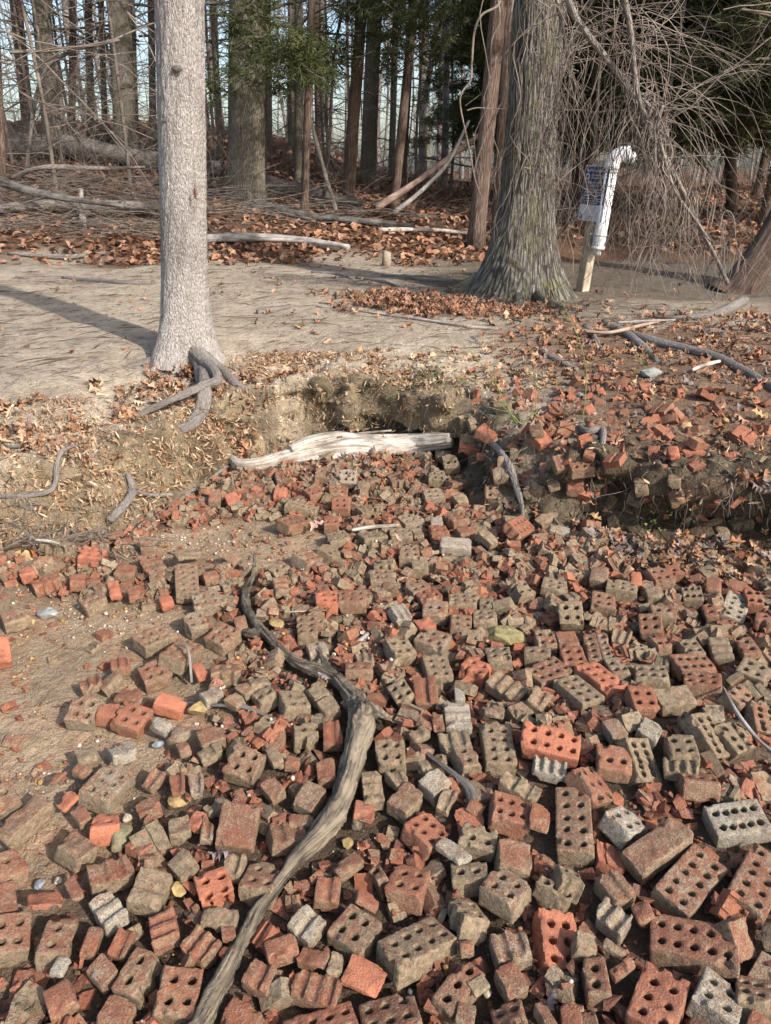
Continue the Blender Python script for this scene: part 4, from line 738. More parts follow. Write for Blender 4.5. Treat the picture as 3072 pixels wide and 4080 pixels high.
 [-0.378, 3.525, 0.08, 0.543, -0.107, 0.125, 0.085, 0.092, 'p', 2, 2, 'r', 'dull red four-hole brick end nearest the pale log'],
 [-0.242, 3.544, 0.079, 0.096, 0.101, 0.117, 0.103, 0.092, 'p', 1, 2, 'r', 'dull red two-hole half brick nearest the pale log'],
 [-0.543, 3.517, 0.081, -0.035, 0.068, 0.237, 0.07, 0.082, 's', 0, 0, 'R', 'bright orange red plain brick piece nearest the pale log'],
 [-0.78, 3.454, 0.069, 0.413, -0.052, 0.291, 0.066, 0.09, 's', 0, 0, 'R', 'bright orange red plain brick piece nearest the narrow end of the pale log'],
 [-0.739, 3.657, 0.076, 0.092, 0.025, 0.083, 0.071, 0.067, 's', 0, 0, 'b', 'brown red plain brick piece nearest the narrow end of the pale log'],
 [-0.07, 3.901, 0.096, 0.078, -0.017, 0.118, 0.111, 0.069, 'g', 2, 0, 'r', 'dull red two-groove brick lump nearest the pale log'],
 [0.069, 3.669, 0.083, 0.152, -0.059, 0.085, 0.098, 0.077, 'p', 1, 1, 'b', 'brown red one-hole half brick nearest the short grey wood chip'],
 [0.275, 3.692, 0.098, 0.037, 0.026, 0.202, 0.094, 0.093, 'p', 2, 2, 'k', 'dark brown four-hole half brick nearest the root over the earth clump'],
 [0.247, 3.468, 0.09, 0.165, -0.011, 0.183, 0.104, 0.093, 'p', 2, 2, 'g', 'grey speckled four-hole half brick first behind the pink oak leaf'],
 [0.378, 3.418, 0.092, 0.372, -0.107, 0.166, 0.064, 0.073, 's', 0, 0, 'y', 'yellowish plain brick piece nearest the root over the earth clump'],
 [0.36, 3.813, 0.134, 0.087, -0.111, 0.493, 0.088, 0.102, 'p', 1, 1, 'k', 'dark brown one-hole half brick nearest the root over the earth clump'],
 [0.328, 3.974, 0.123, -0.062, -0.053, 0.203, 0.09, 0.078, 's', 0, 0, 'k', 'dark brown plain brick piece nearest the root over the earth clump'],
 [-0.879, 3.499, 0.063, 0.086, 0.1, 0.234, 0.064, 0.082, 's', 0, 0, 'r', 'dull red plain brick piece nearest the narrow end of the pale log']]
DRIFT = {'arm': [[-0.581, 2.901, 0.044, 0.013], [-0.554, 2.706, 0.048, 0.019], [-0.56, 2.585, 0.047, 0.023], [-0.552, 2.496, 0.043, 0.026], [-0.513, 2.387, 0.044, 0.027], [-0.438, 2.267, 0.046, 0.026], [-0.36, 2.158, 0.046, 0.025], [-0.289, 2.075, 0.055, 0.026], [-0.226, 2.042, 0.056, 0.027], [-0.172, 2, 0.059, 0.026], [-0.127, 1.927, 0.066, 0.03], [-0.087, 1.854, 0.075, 0.045]], 'stub': [[-0.236, 2.156, 0.064, 0.008], [-0.217, 2.1, 0.062, 0.014], [-0.182, 2.023, 0.062, 0.02], [-0.145, 1.957, 0.062, 0.025]], 'trunk': [[-0.127, 1.936, 0.063, 0.025], [-0.093, 1.864, 0.072, 0.041], [-0.073, 1.782, 0.085, 0.056], [-0.071, 1.706, 0.085, 0.058], [-0.087, 1.627, 0.081, 0.049], [-0.098, 1.558, 0.073, 0.045], [-0.112, 1.49, 0.068, 0.045], [-0.135, 1.413, 0.068, 0.047], [-0.169, 1.355, 0.062, 0.043], [-0.221, 1.296, 0.052, 0.032], [-0.263, 1.217, 0.045, 0.027], [-0.294, 1.151, 0.046, 0.026], [-0.318, 1.076, 0.049, 0.026], [-0.342, 0.999, 0.048, 0.028], [-0.359, 0.935, 0.052, 0.029], [-0.377, 0.879, 0.049, 0.029]], 'spur': [[-0.075, 1.82, 0.073, 0.044], [-0.028, 1.825, 0.059, 0.024], [0.003, 1.811, 0.053, 0.012], [0.028, 1.788, 0.051, 0.003]], 'peg': [[-0.542, 2.308, 0.038, 0.012], [-0.496, 2.286, 0.039, 0.021], [-0.45, 2.286, 0.039, 0.02], [-0.411, 2.274, 0.036, 0.014]], 'sliver': [[-0.076, 1.402, 0.045, 0.02], [-0.064, 1.455, 0.041, 0.012], [-0.057, 1.486, 0.036, 0.003]]}
LOG = {'body': [[-0.88, 3.98, 0.081, 0.019], [-0.809, 3.897, 0.067, 0.038], [-0.704, 3.91, 0.071, 0.041], [-0.602, 3.997, 0.071, 0.046], [-0.419, 4.057, 0.083, 0.059], [-0.201, 4.106, 0.093, 0.07], [0.021, 4.117, 0.092, 0.063], [0.24, 4.07, 0.134, 0.044], [0.376, 3.972, 0.18, 0.029]], 'limb': [[-0.544, 4.016, 0.111, 0.035], [-0.42, 4.09, 0.13, 0.048], [-0.277, 4.158, 0.134, 0.047], [-0.128, 4.164, 0.122, 0.042], [0.095, 4.143, 0.126, 0.045], [0.266, 4.045, 0.174, 0.044], [0.369, 3.984, 0.206, 0.032]]}
STICKS = [['stick', 'bleached thin curved stick lying across the wet sand below the bank', 'pale', [[-1.234, 3.172, -0.009, 0.006], [-1.144, 3.318, -0.002, 0.009], [-1.052, 3.447, -0.007, 0.009], [-0.979, 3.523, -0.007, 0.008], [-0.908, 3.693, 0.006, 0.006]]], ['wood_chip', 'short grey wood chip lying on the bricks below the pale log', 'pale', [[-0.16, 3.105, 0.059, 0.012], [-0.066, 3.139, 0.061, 0.017], [0.064, 3.151, 0.063, 0.012]]], ['wood_chip', 'small split wood sliver resting on a brown brick at the bank foot', 'pale', [[-1.541, 2.901, 0.113, 0.006], [-1.486, 2.898, 0.108, 0.009], [-1.429, 2.885, 0.102, 0.007]]], ['branch', 'dark charred branch ending in a shaggy root knob among bricks', 'dark', [[0.067, 1.716, 0.061, 0.007], [0.132, 1.621, 0.068, 0.01], [0.197, 1.546, 0.071, 0.013], [0.229, 1.5, 0.067, 0.022], [0.234, 1.461, 0.053, 0.022], [0.244, 1.425, 0.047, 0.017], [0.27, 1.415, 0.025, 0.004]]], ['branch', 'slim grey branch with a side knot crossing dark bricks', 'grey', [[1.055, 1.868, 0.127, 0.004], [1.033, 1.734, 0.146, 0.008], [1.033, 1.659, 0.149, 0.009], [1.052, 1.61, 0.138, 0.007], [1.073, 1.565, 0.135, 0.009]]], ['wood_stump', 'gnarled grey driftwood stub half buried between bricks', 'grey', [[-0.138, 2.227, 0.006, 0.014], [-0.098, 2.272, 0.009, 0.021], [-0.062, 2.336, 0.005, 0.017], [-0.023, 2.389, 0.002, 0.007]]], ['stick', 'short bent grey twig standing up against an olive brick', 'grey', [[-0.719, 2.137, 0.095, 0.006], [-0.679, 2.1, 0.109, 0.007], [-0.661, 2.054, 0.08, 0.007], [-0.653, 2.017, 0.025, 0.006]]], ['stick', 'straight pale straw coloured stick beside the tall two-row red bricks', 'pale', [[-0.382, 2.447, 0.031, 0.004], [-0.279, 2.448, 0.034, 0.004]]], ['stick', 'black thin stick between the yellow stone and small fragments', 'dark', [[-0.681, 1.921, 0.03, 0.006], [-0.566, 1.882, 0.041, 0.007], [-0.458, 1.865, 0.051, 0.011], [-0.356, 1.818, 0.045, 0.006]]], ['stick', 'long pale stick on the leaves behind the pale log', 'pale', [[-0.315, 4.28, 0.113, 0.008], [-0.13, 4.231, 0.151, 0.011], [0.036, 4.191, 0.18, 0.009]]], ['branch', 'long bare stick lying in leaves in front of the oak', 'grey', [[-0.566, 6.198, 0.567, 0.008], [-0.111, 5.944, 0.561, 0.012], [0.31, 5.657, 0.555, 0.015], [0.575, 5.466, 0.546, 0.017], [0.813, 5.398, 0.541, 0.009]]], ['branch', 'reddish forked branch lying on the leafy slope below the post', 'red', [[1.397, 5.24, 0.554, 0.016], [1.576, 5.247, 0.544, 0.018], [1.814, 5.396, 0.559, 0.021], [2.019, 5.552, 0.566, 0.013]]], ['branch', 'grey dead branch lying below the vine tangle', 'grey', [[1.725, 5.588, 0.55, 0.013], [1.919, 5.613, 0.554, 0.017], [2.159, 5.606, 0.565, 0.011]]], ['plank', 'bleached board end poking out of the bank under the vines', 'pale', [[1.763, 4.195, 0.542, 0.015], [1.895, 4.345, 0.534, 0.017], [2.017, 4.433, 0.536, 0.013]]]]
ROOTS = [[[-1, 4.312, 0.487, 0.048], [-1.06, 4.22, 0.454, 0.036], [-1.165, 3.997, 0.446, 0.03], [-1.295, 3.943, 0.4, 0.027], [-1.385, 3.882, 0.364, 0.023], [-1.442, 3.817, 0.342, 0.013]], [[-1.152, 4.574, 0.486, 0.073], [-1.065, 4.243, 0.433, 0.061], [-1.06, 4.116, 0.35, 0.059], [-1.086, 3.953, 0.305, 0.051], [-1.153, 3.836, 0.311, 0.032], [-1.237, 3.76, 0.336, 0.027], [-1.364, 3.818, 0.321, 0.018]], [[-1.015, 4.505, 0.456, 0.064], [-0.891, 4.318, 0.431, 0.042], [-0.793, 4.343, 0.39, 0.035], [-0.659, 4.346, 0.374, 0.027], [-0.53, 4.395, 0.336, 0.015]], [[-1.419, 4.716, 0.532, 0.057], [-1.49, 4.61, 0.493, 0.048], [-1.583, 4.549, 0.479, 0.036], [-1.666, 4.472, 0.48, 0.021]], [[-1.719, 4.597, 0.512, 0.016], [-1.747, 4.502, 0.519, 0.02], [-1.821, 4.37, 0.517, 0.021], [-1.944, 4.303, 0.515, 0.019], [-2.078, 4.233, 0.507, 0.016], [-2.059, 3.977, 0.52, 0.017], [-2.063, 3.803, 0.5, 0.017]], [[-1.506, 3.485, 0.358, 0.011], [-1.528, 3.303, 0.39, 0.016], [-1.536, 3.226, 0.341, 0.018], [-1.539, 3.182, 0.271, 0.019], [-1.57, 3.138, 0.246, 0.018], [-1.671, 3.104, 0.244, 0.014], [-1.791, 3.113, 0.24, 0.013]], [[-1.628, 3.577, 0.366, 0.013], [-1.686, 3.417, 0.375, 0.01], [-1.789, 3.377, 0.384, 0.011], [-1.906, 3.413, 0.367, 0.01]], [[-1.301, 3.46, 0.209, 0.023], [-1.276, 3.431, 0.147, 0.031], [-1.265, 3.343, 0.123, 0.032], [-1.292, 3.245, 0.1, 0.031], [-1.327, 3.208, 0.067, 0.024]], [[-1.274, 3.453, 0.123, 0.011], [-1.21, 3.496, 0.077, 0.014], [-1.114, 3.607, 0.033, 0.015], [-1.047, 3.66, 0.028, 0.012], [-0.979, 3.783, 0.035, 0.017], [-0.905, 3.948, 0.059, 0.012]], [[-0.955, 4.343, 0.436, 0.023], [-0.915, 4.308, 0.384, 0.02], [-0.898, 4.279, 0.347, 0.01]]]
BANKROOT = [[[0.536, 3.805, 0.268, 0.012], [0.588, 3.599, 0.272, 0.018], [0.623, 3.428, 0.236, 0.019], [0.65, 3.35, 0.161, 0.017], [0.657, 3.241, 0.115, 0.011], [0.637, 3.067, 0.093, 0.007]], [[0.974, 3.546, 0.418, 0.013], [0.985, 3.441, 0.428, 0.018], [1.056, 3.435, 0.437, 0.018], [1.006, 3.237, 0.412, 0.013]], [[0.95, 3.269, 0.363, 0.008], [1.024, 3.186, 0.35, 0.008], [1.13, 3.149, 0.341, 0.006]]]
OAKROOT = [[[1.122, 6.95, 0.963, 0.134], [1.024, 6.95, 0.761, 0.147], [0.895, 6.95, 0.641, 0.119], [0.717, 6.95, 0.575, 0.084], [0.558, 6.95, 0.535, 0.053], [0.444, 6.95, 0.517, 0.023]], [[1.143, 7.376, 0.582, 0.087], [0.992, 6.708, 0.557, 0.057], [0.906, 6.461, 0.544, 0.039], [0.822, 6.291, 0.531, 0.017]], [[1.276, 7.448, 0.572, 0.088], [1.159, 6.642, 0.557, 0.058], [1.113, 6.391, 0.534, 0.038], [1.082, 6.221, 0.522, 0.017]], [[1.428, 7.479, 0.568, 0.088], [1.351, 6.673, 0.552, 0.056], [1.407, 6.406, 0.542, 0.036], [1.496, 6.228, 0.537, 0.015]]]
PATHROOT = [[[-3.405, 8.121, 0.536, 0.019], [-3.018, 7.862, 0.545, 0.026], [-2.593, 7.442, 0.582, 0.024], [-2.255, 7.366, 0.584, 0.017]], [[-3.932, 8.176, 0.536, 0.016], [-3.663, 8.297, 0.538, 0.022], [-3.355, 8.336, 0.528, 0.014]], [[-0.817, 8.498, 0.547, 0.014], [-0.535, 8.397, 0.541, 0.025], [-0.351, 7.923, 0.557, 0.018]], [[-0.302, 7.976, 0.555, 0.018], [-0.04, 7.663, 0.562, 0.023], [0.105, 7.305, 0.569, 0.012]], [[-0.043, 8.235, 0.546, 0.016], [0.314, 7.768, 0.577, 0.023], [0.668, 7.749, 0.56, 0.018]], [[-1.004, 5.903, 0.568, 0.026], [-0.901, 5.95, 0.573, 0.034], [-0.782, 6.113, 0.571, 0.016]]]
RROOT = [[[3.033, 6.45, 0.566, 0.054], [2.547, 5.828, 0.571, 0.033], [2.263, 5.733, 0.555, 0.025], [2.073, 5.849, 0.545, 0.014]], [[1.628, 5.639, 0.54, 0.025], [1.719, 5.299, 0.516, 0.034], [1.735, 4.894, 0.492, 0.025], [1.714, 4.63, 0.488, 0.016]], [[1.742, 5.377, 0.518, 0.022], [1.833, 5.1, 0.511, 0.035], [1.981, 4.848, 0.51, 0.035], [2.081, 4.607, 0.51, 0.032], [2.123, 4.339, 0.498, 0.03], [2.09, 3.843, 0.515, 0.027]], [[1.459, 5.486, 0.542, 0.022], [1.462, 5.198, 0.511, 0.023], [1.442, 4.914, 0.487, 0.012]], [[1.02, 4.811, 0.502, 0.018], [1.091, 4.6, 0.495, 0.021], [1.17, 4.459, 0.475, 0.015]]]
TREES = [['main', -1.293, 4.778, 0.477, 0.138, -1.103, 2.414], ['oak', 1.251, 7.06, 0.536, 0.207, 1.218, 2.802], ['b', -6.591, 15.326, 1.906, 0.107, -6.398, 4.21], ['g', -6.091, 15.116, 1.902, 0.161, -5.883, 4.174], ['g', -4.608, 14.58, 1.666, 0.197, -4.396, 4.083], ['g', -5.992, 16.896, 2.176, 0.072, -5.668, 4.477], ['g', -4.76, 15.685, 1.879, 0.072, -4.507, 4.271], ['G', -2.177, 12.637, 1.114, 0.296, -1.951, 3.752], ['g', -1.638, 15.272, 1.297, 0.078, -1.486, 4.201], ['c', -1.219, 11.928, 0.909, 0.051, -0.992, 3.631], ['c', -0.612, 12.922, 1.021, 0.089, -0.344, 3.801], ['g', -0.392, 17.836, 1.281, 0.171, -0.222, 4.638], ['c', 0.129, 12.78, 0.953, 0.064, 0.412, 3.777], ['c', 0.335, 16.832, 1.17, 0.078, 0.495, 4.467], ['c', 1.18, 10.314, 0.639, 0.099, 1.31, 3.357], ['c', 1.511, 10.77, 0.678, 0.062, 1.49, 3.434], ['g', 1.662, 34.96, 1.252, 0.248, 1.523, 7.554], ['g', -2.361, 20.843, 1.885, 0.108, -2.187, 5.15], ['g', -2.902, 20.468, 2.02, 0.093, -2.721, 5.086], ['b', -1.855, 23.237, 1.809, 0.114, -1.801, 5.557], ['c', 6.549, 15.051, 0.847, 0.095, 5.721, 4.163], ['b', -5.528, 11.576, 1.138, 0.065, -5.127, 3.571], ['g', 0.164, 22.059, 1.349, 0.089, 0.243, 5.357], ['g', -5.596, 16.543, 2.074, 0.055, -5.315, 4.417], ['b', -5.979, 15.736, 1.987, 0.062, -5.545, 4.28], ['g', -4.88, 17.386, 2.099, 0.069, -4.602, 4.561], ['g', -3.228, 16.066, 1.709, 0.059, -3.117, 4.336], ['g', -4.195, 16.469, 1.893, 0.06, -3.941, 4.405]]
LEAN = [3.51, 7.438, 0.527]
SIGN = [1.87, 7.266, 0.533]
STUMP = [0.009, 9.018, 0.558]
STONES = [['stone', 'grey white streaked stone on the sand near the left edge', 'grey', [-1.335, 2.476, 0], 0.095, 0.05], ['stone', 'small yellow stone beside the grey white streaked stone', 'yellow', [-1.378, 2.41, 0], 0.059, 0.029], ['stone', 'small blue grey stone behind a pink brick sliver on the sand', 'blue', [-1.172, 2.498, 0.001], 0.034, 0.026], ['stone', 'golden tan stone in front of the orange plain brick', 'yellow', [-0.6, 1.877, 0.03], 0.073, 0.057], ['stone', 'yellow angular stone beside the curve of the forked driftwood', 'yellow', [-0.415, 2.376, 0.02], 0.076, 0.053], ['stone', 'yellow speckled square stone among small grooved fragments', 'yellow', [-0.568, 1.495, 0.031], 0.064, 0.069], ['stone', 'round olive grey stone in front of a red single-hole brick', 'olive', [-0.68, 1.373, 0.028], 0.078, 0.059], ['stone', 'golden stone in front of the cracked two-hole red brick', 'yellow', [-0.499, 1.228, 0.022], 0.056, 0.058], ['stone', 'smooth blue grey pebble beside a pink fragment below the orange brick', 'blue', [-0.682, 1.714, 0.033], 0.038, 0.037], ['stone', 'heart shaped pale stone beside the red single-hole brick', 'pale', [-0.686, 1.439, 0.03], 0.03, 0.034], ['stone', 'grey rounded pebble on bricks in the lower corner by the sand', 'blue', [-0.841, 1.248, 0.019], 0.028, 0.028], ['stone', 'small cream pebble next to the grey rounded pebble', 'pale', [-0.8, 1.259, 0.019], 0.022, 0.022], ['rock', 'large yellow mossy rock among olive bricks', 'mossy', [0.425, 2.253, 0.039], 0.177, 0.088], ['stone', 'tan stone beside the thick part of the forked driftwood', 'yellow', [-0.098, 1.368, 0.018], 0.041, 0.029], ['rock', 'flat pale grey rock in the leaves below the leaning tree', 'grey', [1.557, 4.276, 0.504], 0.18, 0.066], ['stone', 'bone coloured knobbly stone beside the pale chip on a brick', 'pale', [0.218, 0.992, 0.009], 0.022, 0.04], ['stone', 'small yellow lichen covered stone near the dark many-hole brick', 'mossy', [1.039, 2.922, 0.065], 0.054, 0.057], ['stone', 'tan upright stone in the leaves on the bank', 'yellow', [1.686, 3.519, 0.454], 0.043, 0.063], ['stone', 'tiny cream pebble near the grooved slab in the centre', 'pale', [-0.087, 2.329, 0.013], 0.025, 0.021], ['stone', 'olive round pebble between small grooved fragments', 'olive', [-0.462, 1.76, 0.037], 0.036, 0.046]]
LEAVES = [['big tan oak leaf on wet sand at the bank foot', 'tan', [-1.602, 2.866, 0.038], 0.106], ['rust brown curled leaf beside the big tan oak leaf', 'rust', [-1.567, 2.893, 0.049], 0.068], ['pale pink oak leaf resting on an olive six-hole brick', 'pink', [0.06, 2.935, 0.093], 0.073], ['pale pointed leaf beside the long red notched brick', 'pink', [-0.325, 3.138, 0.058], 0.086], ['purple grey dry leaf on brick near the cracked red brick', 'grey', [-0.404, 1.285, 0.074], 0.048], ['pale lilac leaf caught in the fork of the driftwood', 'grey', [-0.2, 1.95, 0.093], 0.043], ['grey veined leaf in the gap between dark ten-hole bricks', 'grey', [0.756, 1.149, 0.065], 0.044], ['skeletal grey leaf beside the tall red six-hole brick', 'grey', [0.34, 0.958, 0.031], 0.045], ['orange maple leaf in front of the pale log', 'rust', [-0.022, 3.662, 0.056], 0.062], ['brown leaf stuck upright in the main trunk base', 'rust', [-1.483, 4.531, 0.488], 0.044], ['pair of tan leaves on bare earth before the bank', 'tan', [-0.606, 5.382, 0.553], 0.136], ['tan oak leaf high on the bank between red bricks', 'tan', [1.481, 3.48, 0.441], 0.088], ['second large tan oak leaf on the bank right of the first', 'tan', [1.515, 3.356, 0.432], 0.073], ['pale oak leaf at the edge of the leafy bank', 'tan', [1.846, 3.501, 0.485], 0.094], ['pale leaf beside the round olive five-hole brick', 'tan', [0.983, 3.137, 0.104], 0.071]]
VINE_STEMS = [[[[1.075, 5.9, 2.956], [1.226, 5.9, 2.591], [1.344, 5.9, 2.435], [1.538, 5.9, 2.246], [1.718, 5.9, 2.066], [1.804, 5.9, 1.958], [1.987, 5.9, 1.689], [2.173, 5.9, 1.441], [2.373, 5.9, 1.148], [2.523, 5.9, 0.951], [2.631, 5.9, 0.786]], 0.026, 5.9], [[[1.4, 5.8, 2.984], [1.565, 5.8, 2.588], [1.631, 5.8, 2.407], [1.689, 5.8, 2.177], [1.736, 5.8, 2.028], [1.797, 5.8, 1.906], [1.871, 5.8, 1.766], [1.964, 5.8, 1.623]], 0.022, 5.8], [[[1.874, 5.7, 1.976], [1.859, 5.7, 1.855], [1.917, 5.7, 1.701], [2.046, 5.7, 1.446], [2.199, 5.7, 1.281], [2.356, 5.7, 1.112]], 0.014, 5.7], [[[1.052, 6.2, 2.942], [1.199, 6.2, 2.656], [1.275, 6.2, 2.432], [1.304, 6.2, 2.325], [1.262, 6.2, 2.106], [1.255, 6.2, 1.993], [1.21, 6.2, 1.778], [1.118, 6.2, 1.538]], 0.014, 6.2], [[[1.767, 5.75, 2.002], [1.844, 5.75, 1.949], [1.887, 5.75, 1.888], [1.949, 5.75, 1.827], [1.952, 5.75, 1.702], [1.954, 5.75, 1.575]], 0.01, 5.75]]
SHOOTS = [[[[0.821, 6.3, 2.761], [0.802, 6.3, 2.643], [0.689, 6.3, 2.583], [0.641, 6.3, 2.477], [0.632, 6.3, 2.29], [0.628, 6.3, 2.178], [0.567, 6.3, 2.097], [0.562, 6.3, 1.999], [0.64, 6.3, 1.729], [0.688, 6.3, 1.537], [0.757, 6.3, 1.358]], 0.01], [[[0.787, 6.3, 2.732], [0.817, 6.3, 2.553], [0.77, 6.3, 2.43], [0.771, 6.3, 2.274], [0.786, 6.3, 2.178]], 0.008], [[[0.911, 6.3, 2.732], [0.891, 6.3, 2.522], [0.888, 6.3, 2.306], [0.885, 6.3, 2.081], [0.801, 6.3, 1.916], [0.702, 6.3, 1.643], [0.687, 6.3, 1.555]], 0.009], [[[0.6, 6.2, 1.976], [0.673, 6.2, 1.993], [0.765, 6.2, 1.989], [0.895, 6.2, 1.985]], 0.005], [[[0.983, 6.3, 2.016], [0.982, 6.3, 1.781], [0.99, 6.3, 1.537], [1.021, 6.3, 1.248], [1.02, 6.3, 0.984]], 0.005], [[[1.023, 6.3, 2.673], [1.025, 6.3, 2.43], [0.972, 6.3, 2.162], [1, 6.3, 1.916]], 0.006], [[[0.852, 6.3, 2.016], [0.806, 6.3, 1.849], [0.874, 6.3, 1.677], [0.893, 6.3, 1.537]], 0.005], [[[1.296, 6.2, 2.041], [1.173, 6.2, 1.778], [1.052, 6.2, 1.642], [0.991, 6.2, 1.433]], 0.006]]
BRIARS = [['tall arching green briar shoot rising from the red bricks', [[0.983, 3.55, 0.457], [0.986, 3.55, 0.547], [0.975, 3.55, 0.698], [0.937, 3.55, 0.82], [0.883, 3.55, 0.927], [0.812, 3.55, 1.042], [0.749, 3.55, 1.099]], 0.005], ['green briar stem leaning over the bank edge', [[0.669, 3.6, 0.414], [0.597, 3.6, 0.532], [0.526, 3.6, 0.66], [0.447, 3.6, 0.748], [0.383, 3.6, 0.809]], 0.005], ['pale bare shoot beside the leaning briar stem', [[0.688, 3.6, 0.414], [0.559, 3.6, 0.532], [0.404, 3.6, 0.622], [0.314, 3.6, 0.686], [0.201, 3.6, 0.754]], 0.003], ['thin green stem standing near the briar clump', [[0.763, 3.6, 0.427], [0.754, 3.6, 0.532], [0.739, 3.6, 0.635], [0.71, 3.6, 0.686]], 0.003], ['yellow green curled briar stems at the base of the clump', [[0.744, 3.5, 0.511], [0.709, 3.5, 0.486], [0.675, 3.5, 0.447], [0.635, 3.5, 0.486], [0.621, 3.5, 0.511]], 0.007], ['slender green shoot in the leaves beside the flat pale rock', [[1.639, 4.2, 0.385], [1.54, 4.2, 0.504], [1.471, 4.2, 0.577], [1.422, 4.2, 0.62]], 0.003], ['forked white twig hanging over the hollow in the bank', [[-0.008, 4.05, 0.414], [0.09, 4.05, 0.464], [0.146, 4.05, 0.515], [0.257, 4.05, 0.55]], 0.003]]
SCARS = [[-1.093, 4.622, 1.46], [-1.125, 4.628, 2.078], [-1.232, 4.66, 1.834]]

# ---------------------------------------------------------------- ground: beach, cut bank and path near the camera (a volume, so that the bank can overhang)
VOX = 0.0165
X0, X1, Y0, Y1, Z0, Z1 = -3.3, 3.5, 0.35, 5.6, -0.14, 0.74
nx, ny, nz = int((X1 - X0) / VOX), int((Y1 - Y0) / VOX), int((Z1 - Z0) / VOX)
gx = X0 + np.arange(nx) * VOX; gy = Y0 + np.arange(ny) * VOX; gz = Z0 + np.arange(nz) * VOX
GX, GY = np.meshgrid(gx, gy, indexing='ij')
HF = ground_height(GX, GY).astype(np.float32)
SD = bank_dist(GX, GY).astype(np.float32)
band = (smooth(-.10, .02, SD) * (1 - smooth(.25, .7, SD))).astype(np.float32)
rs = np.random.RandomState(3)
def lookup(F, x, y):
    i = np.clip((x - X0) / VOX, 0, nx - 1.001); j = np.clip((y - Y0) / VOX, 0, ny - 1.001)
    a = i.astype(int); b = j.astype(int); u = i - a; v = j - b
    return (F[a, b] * (1 - u) + F[a + 1, b] * u) * (1 - v) + (F[a, b + 1] * (1 - u) + F[a + 1, b + 1] * u) * v
D = np.empty((nx, ny, nz), np.float32)
shp = (nx, ny, nz)
w1 = lattice(shp, 11, rs); w2 = lattice(shp, 5, rs); c1 = lattice(shp, 7, rs); c2 = lattice(shp, 3, rs); c3 = lattice(shp, 1.7, rs)
lean = (np.interp(gx, [-2.5, -1.3, -.9, -.3, .3, .5, .8, 1.0, 1.4, 2.2], [.05, .15, .2, .5, .5, .1, .05, .6, .9, .8])[:, None]).astype(np.float32) * band
for k in range(nz):
    z = gz[k]
    wob = band * (.05 * w1[:, :, k] + .03 * w2[:, :, k])
    H = lookup(HF, GX + wob, GY + band * .04 * w1[:, :, (k * 3) % nz] + lean * (max(z, 0) - .25) * .8)
    D[:, :, k] = (z - H) * .75
D += (band * .9)[:, :, None] * (.036 * c1 + .026 * c2 + .022 * c3) + (.0015 + .002 * (1 - band))[:, :, None] * c2
# hollows washed out under the edge of the bank
HOLLOWS = [(.20, 4.20, .12, .24, .16, .12), (.0, 4.26, .10, .22, .14, .10), (.36, 3.98, .11, .12, .18, .11), (-.30, 4.28, .12, .12, .10, .06),
           (1.08, 3.12, .15, .14, .18, .11), (1.30, 3.05, .15, .19, .20, .13), (1.52, 2.98, .15, .20, .22, .14), (1.78, 2.90, .15, .24, .24, .14),
           (2.1, 2.80, .12, .3, .2, .12), (.42, 3.55, .13, .08, .14, .07), (-.98, 3.78, .16, .10, .12, .09), (-1.52, 3.04, .10, .12, .08, .05), (.98, 3.26, .30, .05, .06, .07),
           (-1.20, 3.36, .17, .10, .09, .06), (-.62, 4.2, .16, .09, .07, .05)]
for (x, y, z, a, b, c) in HOLLOWS:
    i0, i1 = [int(np.clip((v - X0) / VOX, 0, nx)) for v in (x - a * 1.6, x + a * 1.6)]
    j0, j1 = [int(np.clip((v - Y0) / VOX, 0, ny)) for v in (y - b * 1.6, y + b * 1.6)]
    if i1 <= i0 or j1 <= j0: continue
    sx = gx[i0:i1][:, None, None]; sy = gy[j0:j1][None, :, None]; sz = gz[None, None, :]
    e = (np.sqrt(((sx - x) / a) ** 2 + ((sy - y) / b) ** 2 + ((sz - z) / c) ** 2) - 1 + .35 * c1[i0:i1, j0:j1, :]) * min(a, b, c)
    D[i0:i1, j0:j1, :] = np.maximum(D[i0:i1, j0:j1, :], -e)
pv, pt, pq = volume_mesh(D, (X0, Y0, Z0), VOX)
keep = (pv[:, 0] > X0 + .03) & (pv[:, 0] < X1 - .05) & (pv[:, 1] > Y0 + .03) & (pv[:, 1] < Y1 - .05) & (pv[:, 2] > Z0 + .02)
pq = pq[keep[pq].all(1)]; pt = pt[keep[pt].all(1)] if len(pt) else pt
# sample points on the cut face of the bank, for the crumbs, leaves and roots that cling to it
_a = pv[pq[:, 0]]; _n = np.cross(pv[pq[:, 2]] - _a, pv[pq[:, 3]] - pv[pq[:, 1]]); _n /= np.linalg.norm(_n, axis=1)[:, None] + 1e-9
_c = pv[pq].mean(1); _s = bank_dist(_c[:, 0], _c[:, 1])
_f = np.nonzero((_s > -.12) & (_s < .55) & (_c[:, 2] > .05))[0]
FACE_C, FACE_N, FACE_S = _c[_f], _n[_f], _s[_f]
if FACE_N[:, 2].mean() < 0: FACE_N = -FACE_N
def sandy(x, y):
    """1 where the beach is bare wet sand, 0 in the brick bed"""
    n = .10 * fbm2(x * 3, y * 3, 3, 77)
    left = 1 - smooth(-.70, -.40, x + .33 * (y - 1.75) * (y < 1.75) * -1 + .22 * (y - 1.75) * (y > 1.75) + n)
    a = left * smooth(1.05, 1.3, y + n) * (1 - smooth(2.45, 2.8, y + n))
    e = np.sqrt(((x + .68) / .56) ** 2 + ((y - 3.02) / .27) ** 2)
    return np.maximum(a, 1 - smooth(.75, 1.15, e + 2 * n))
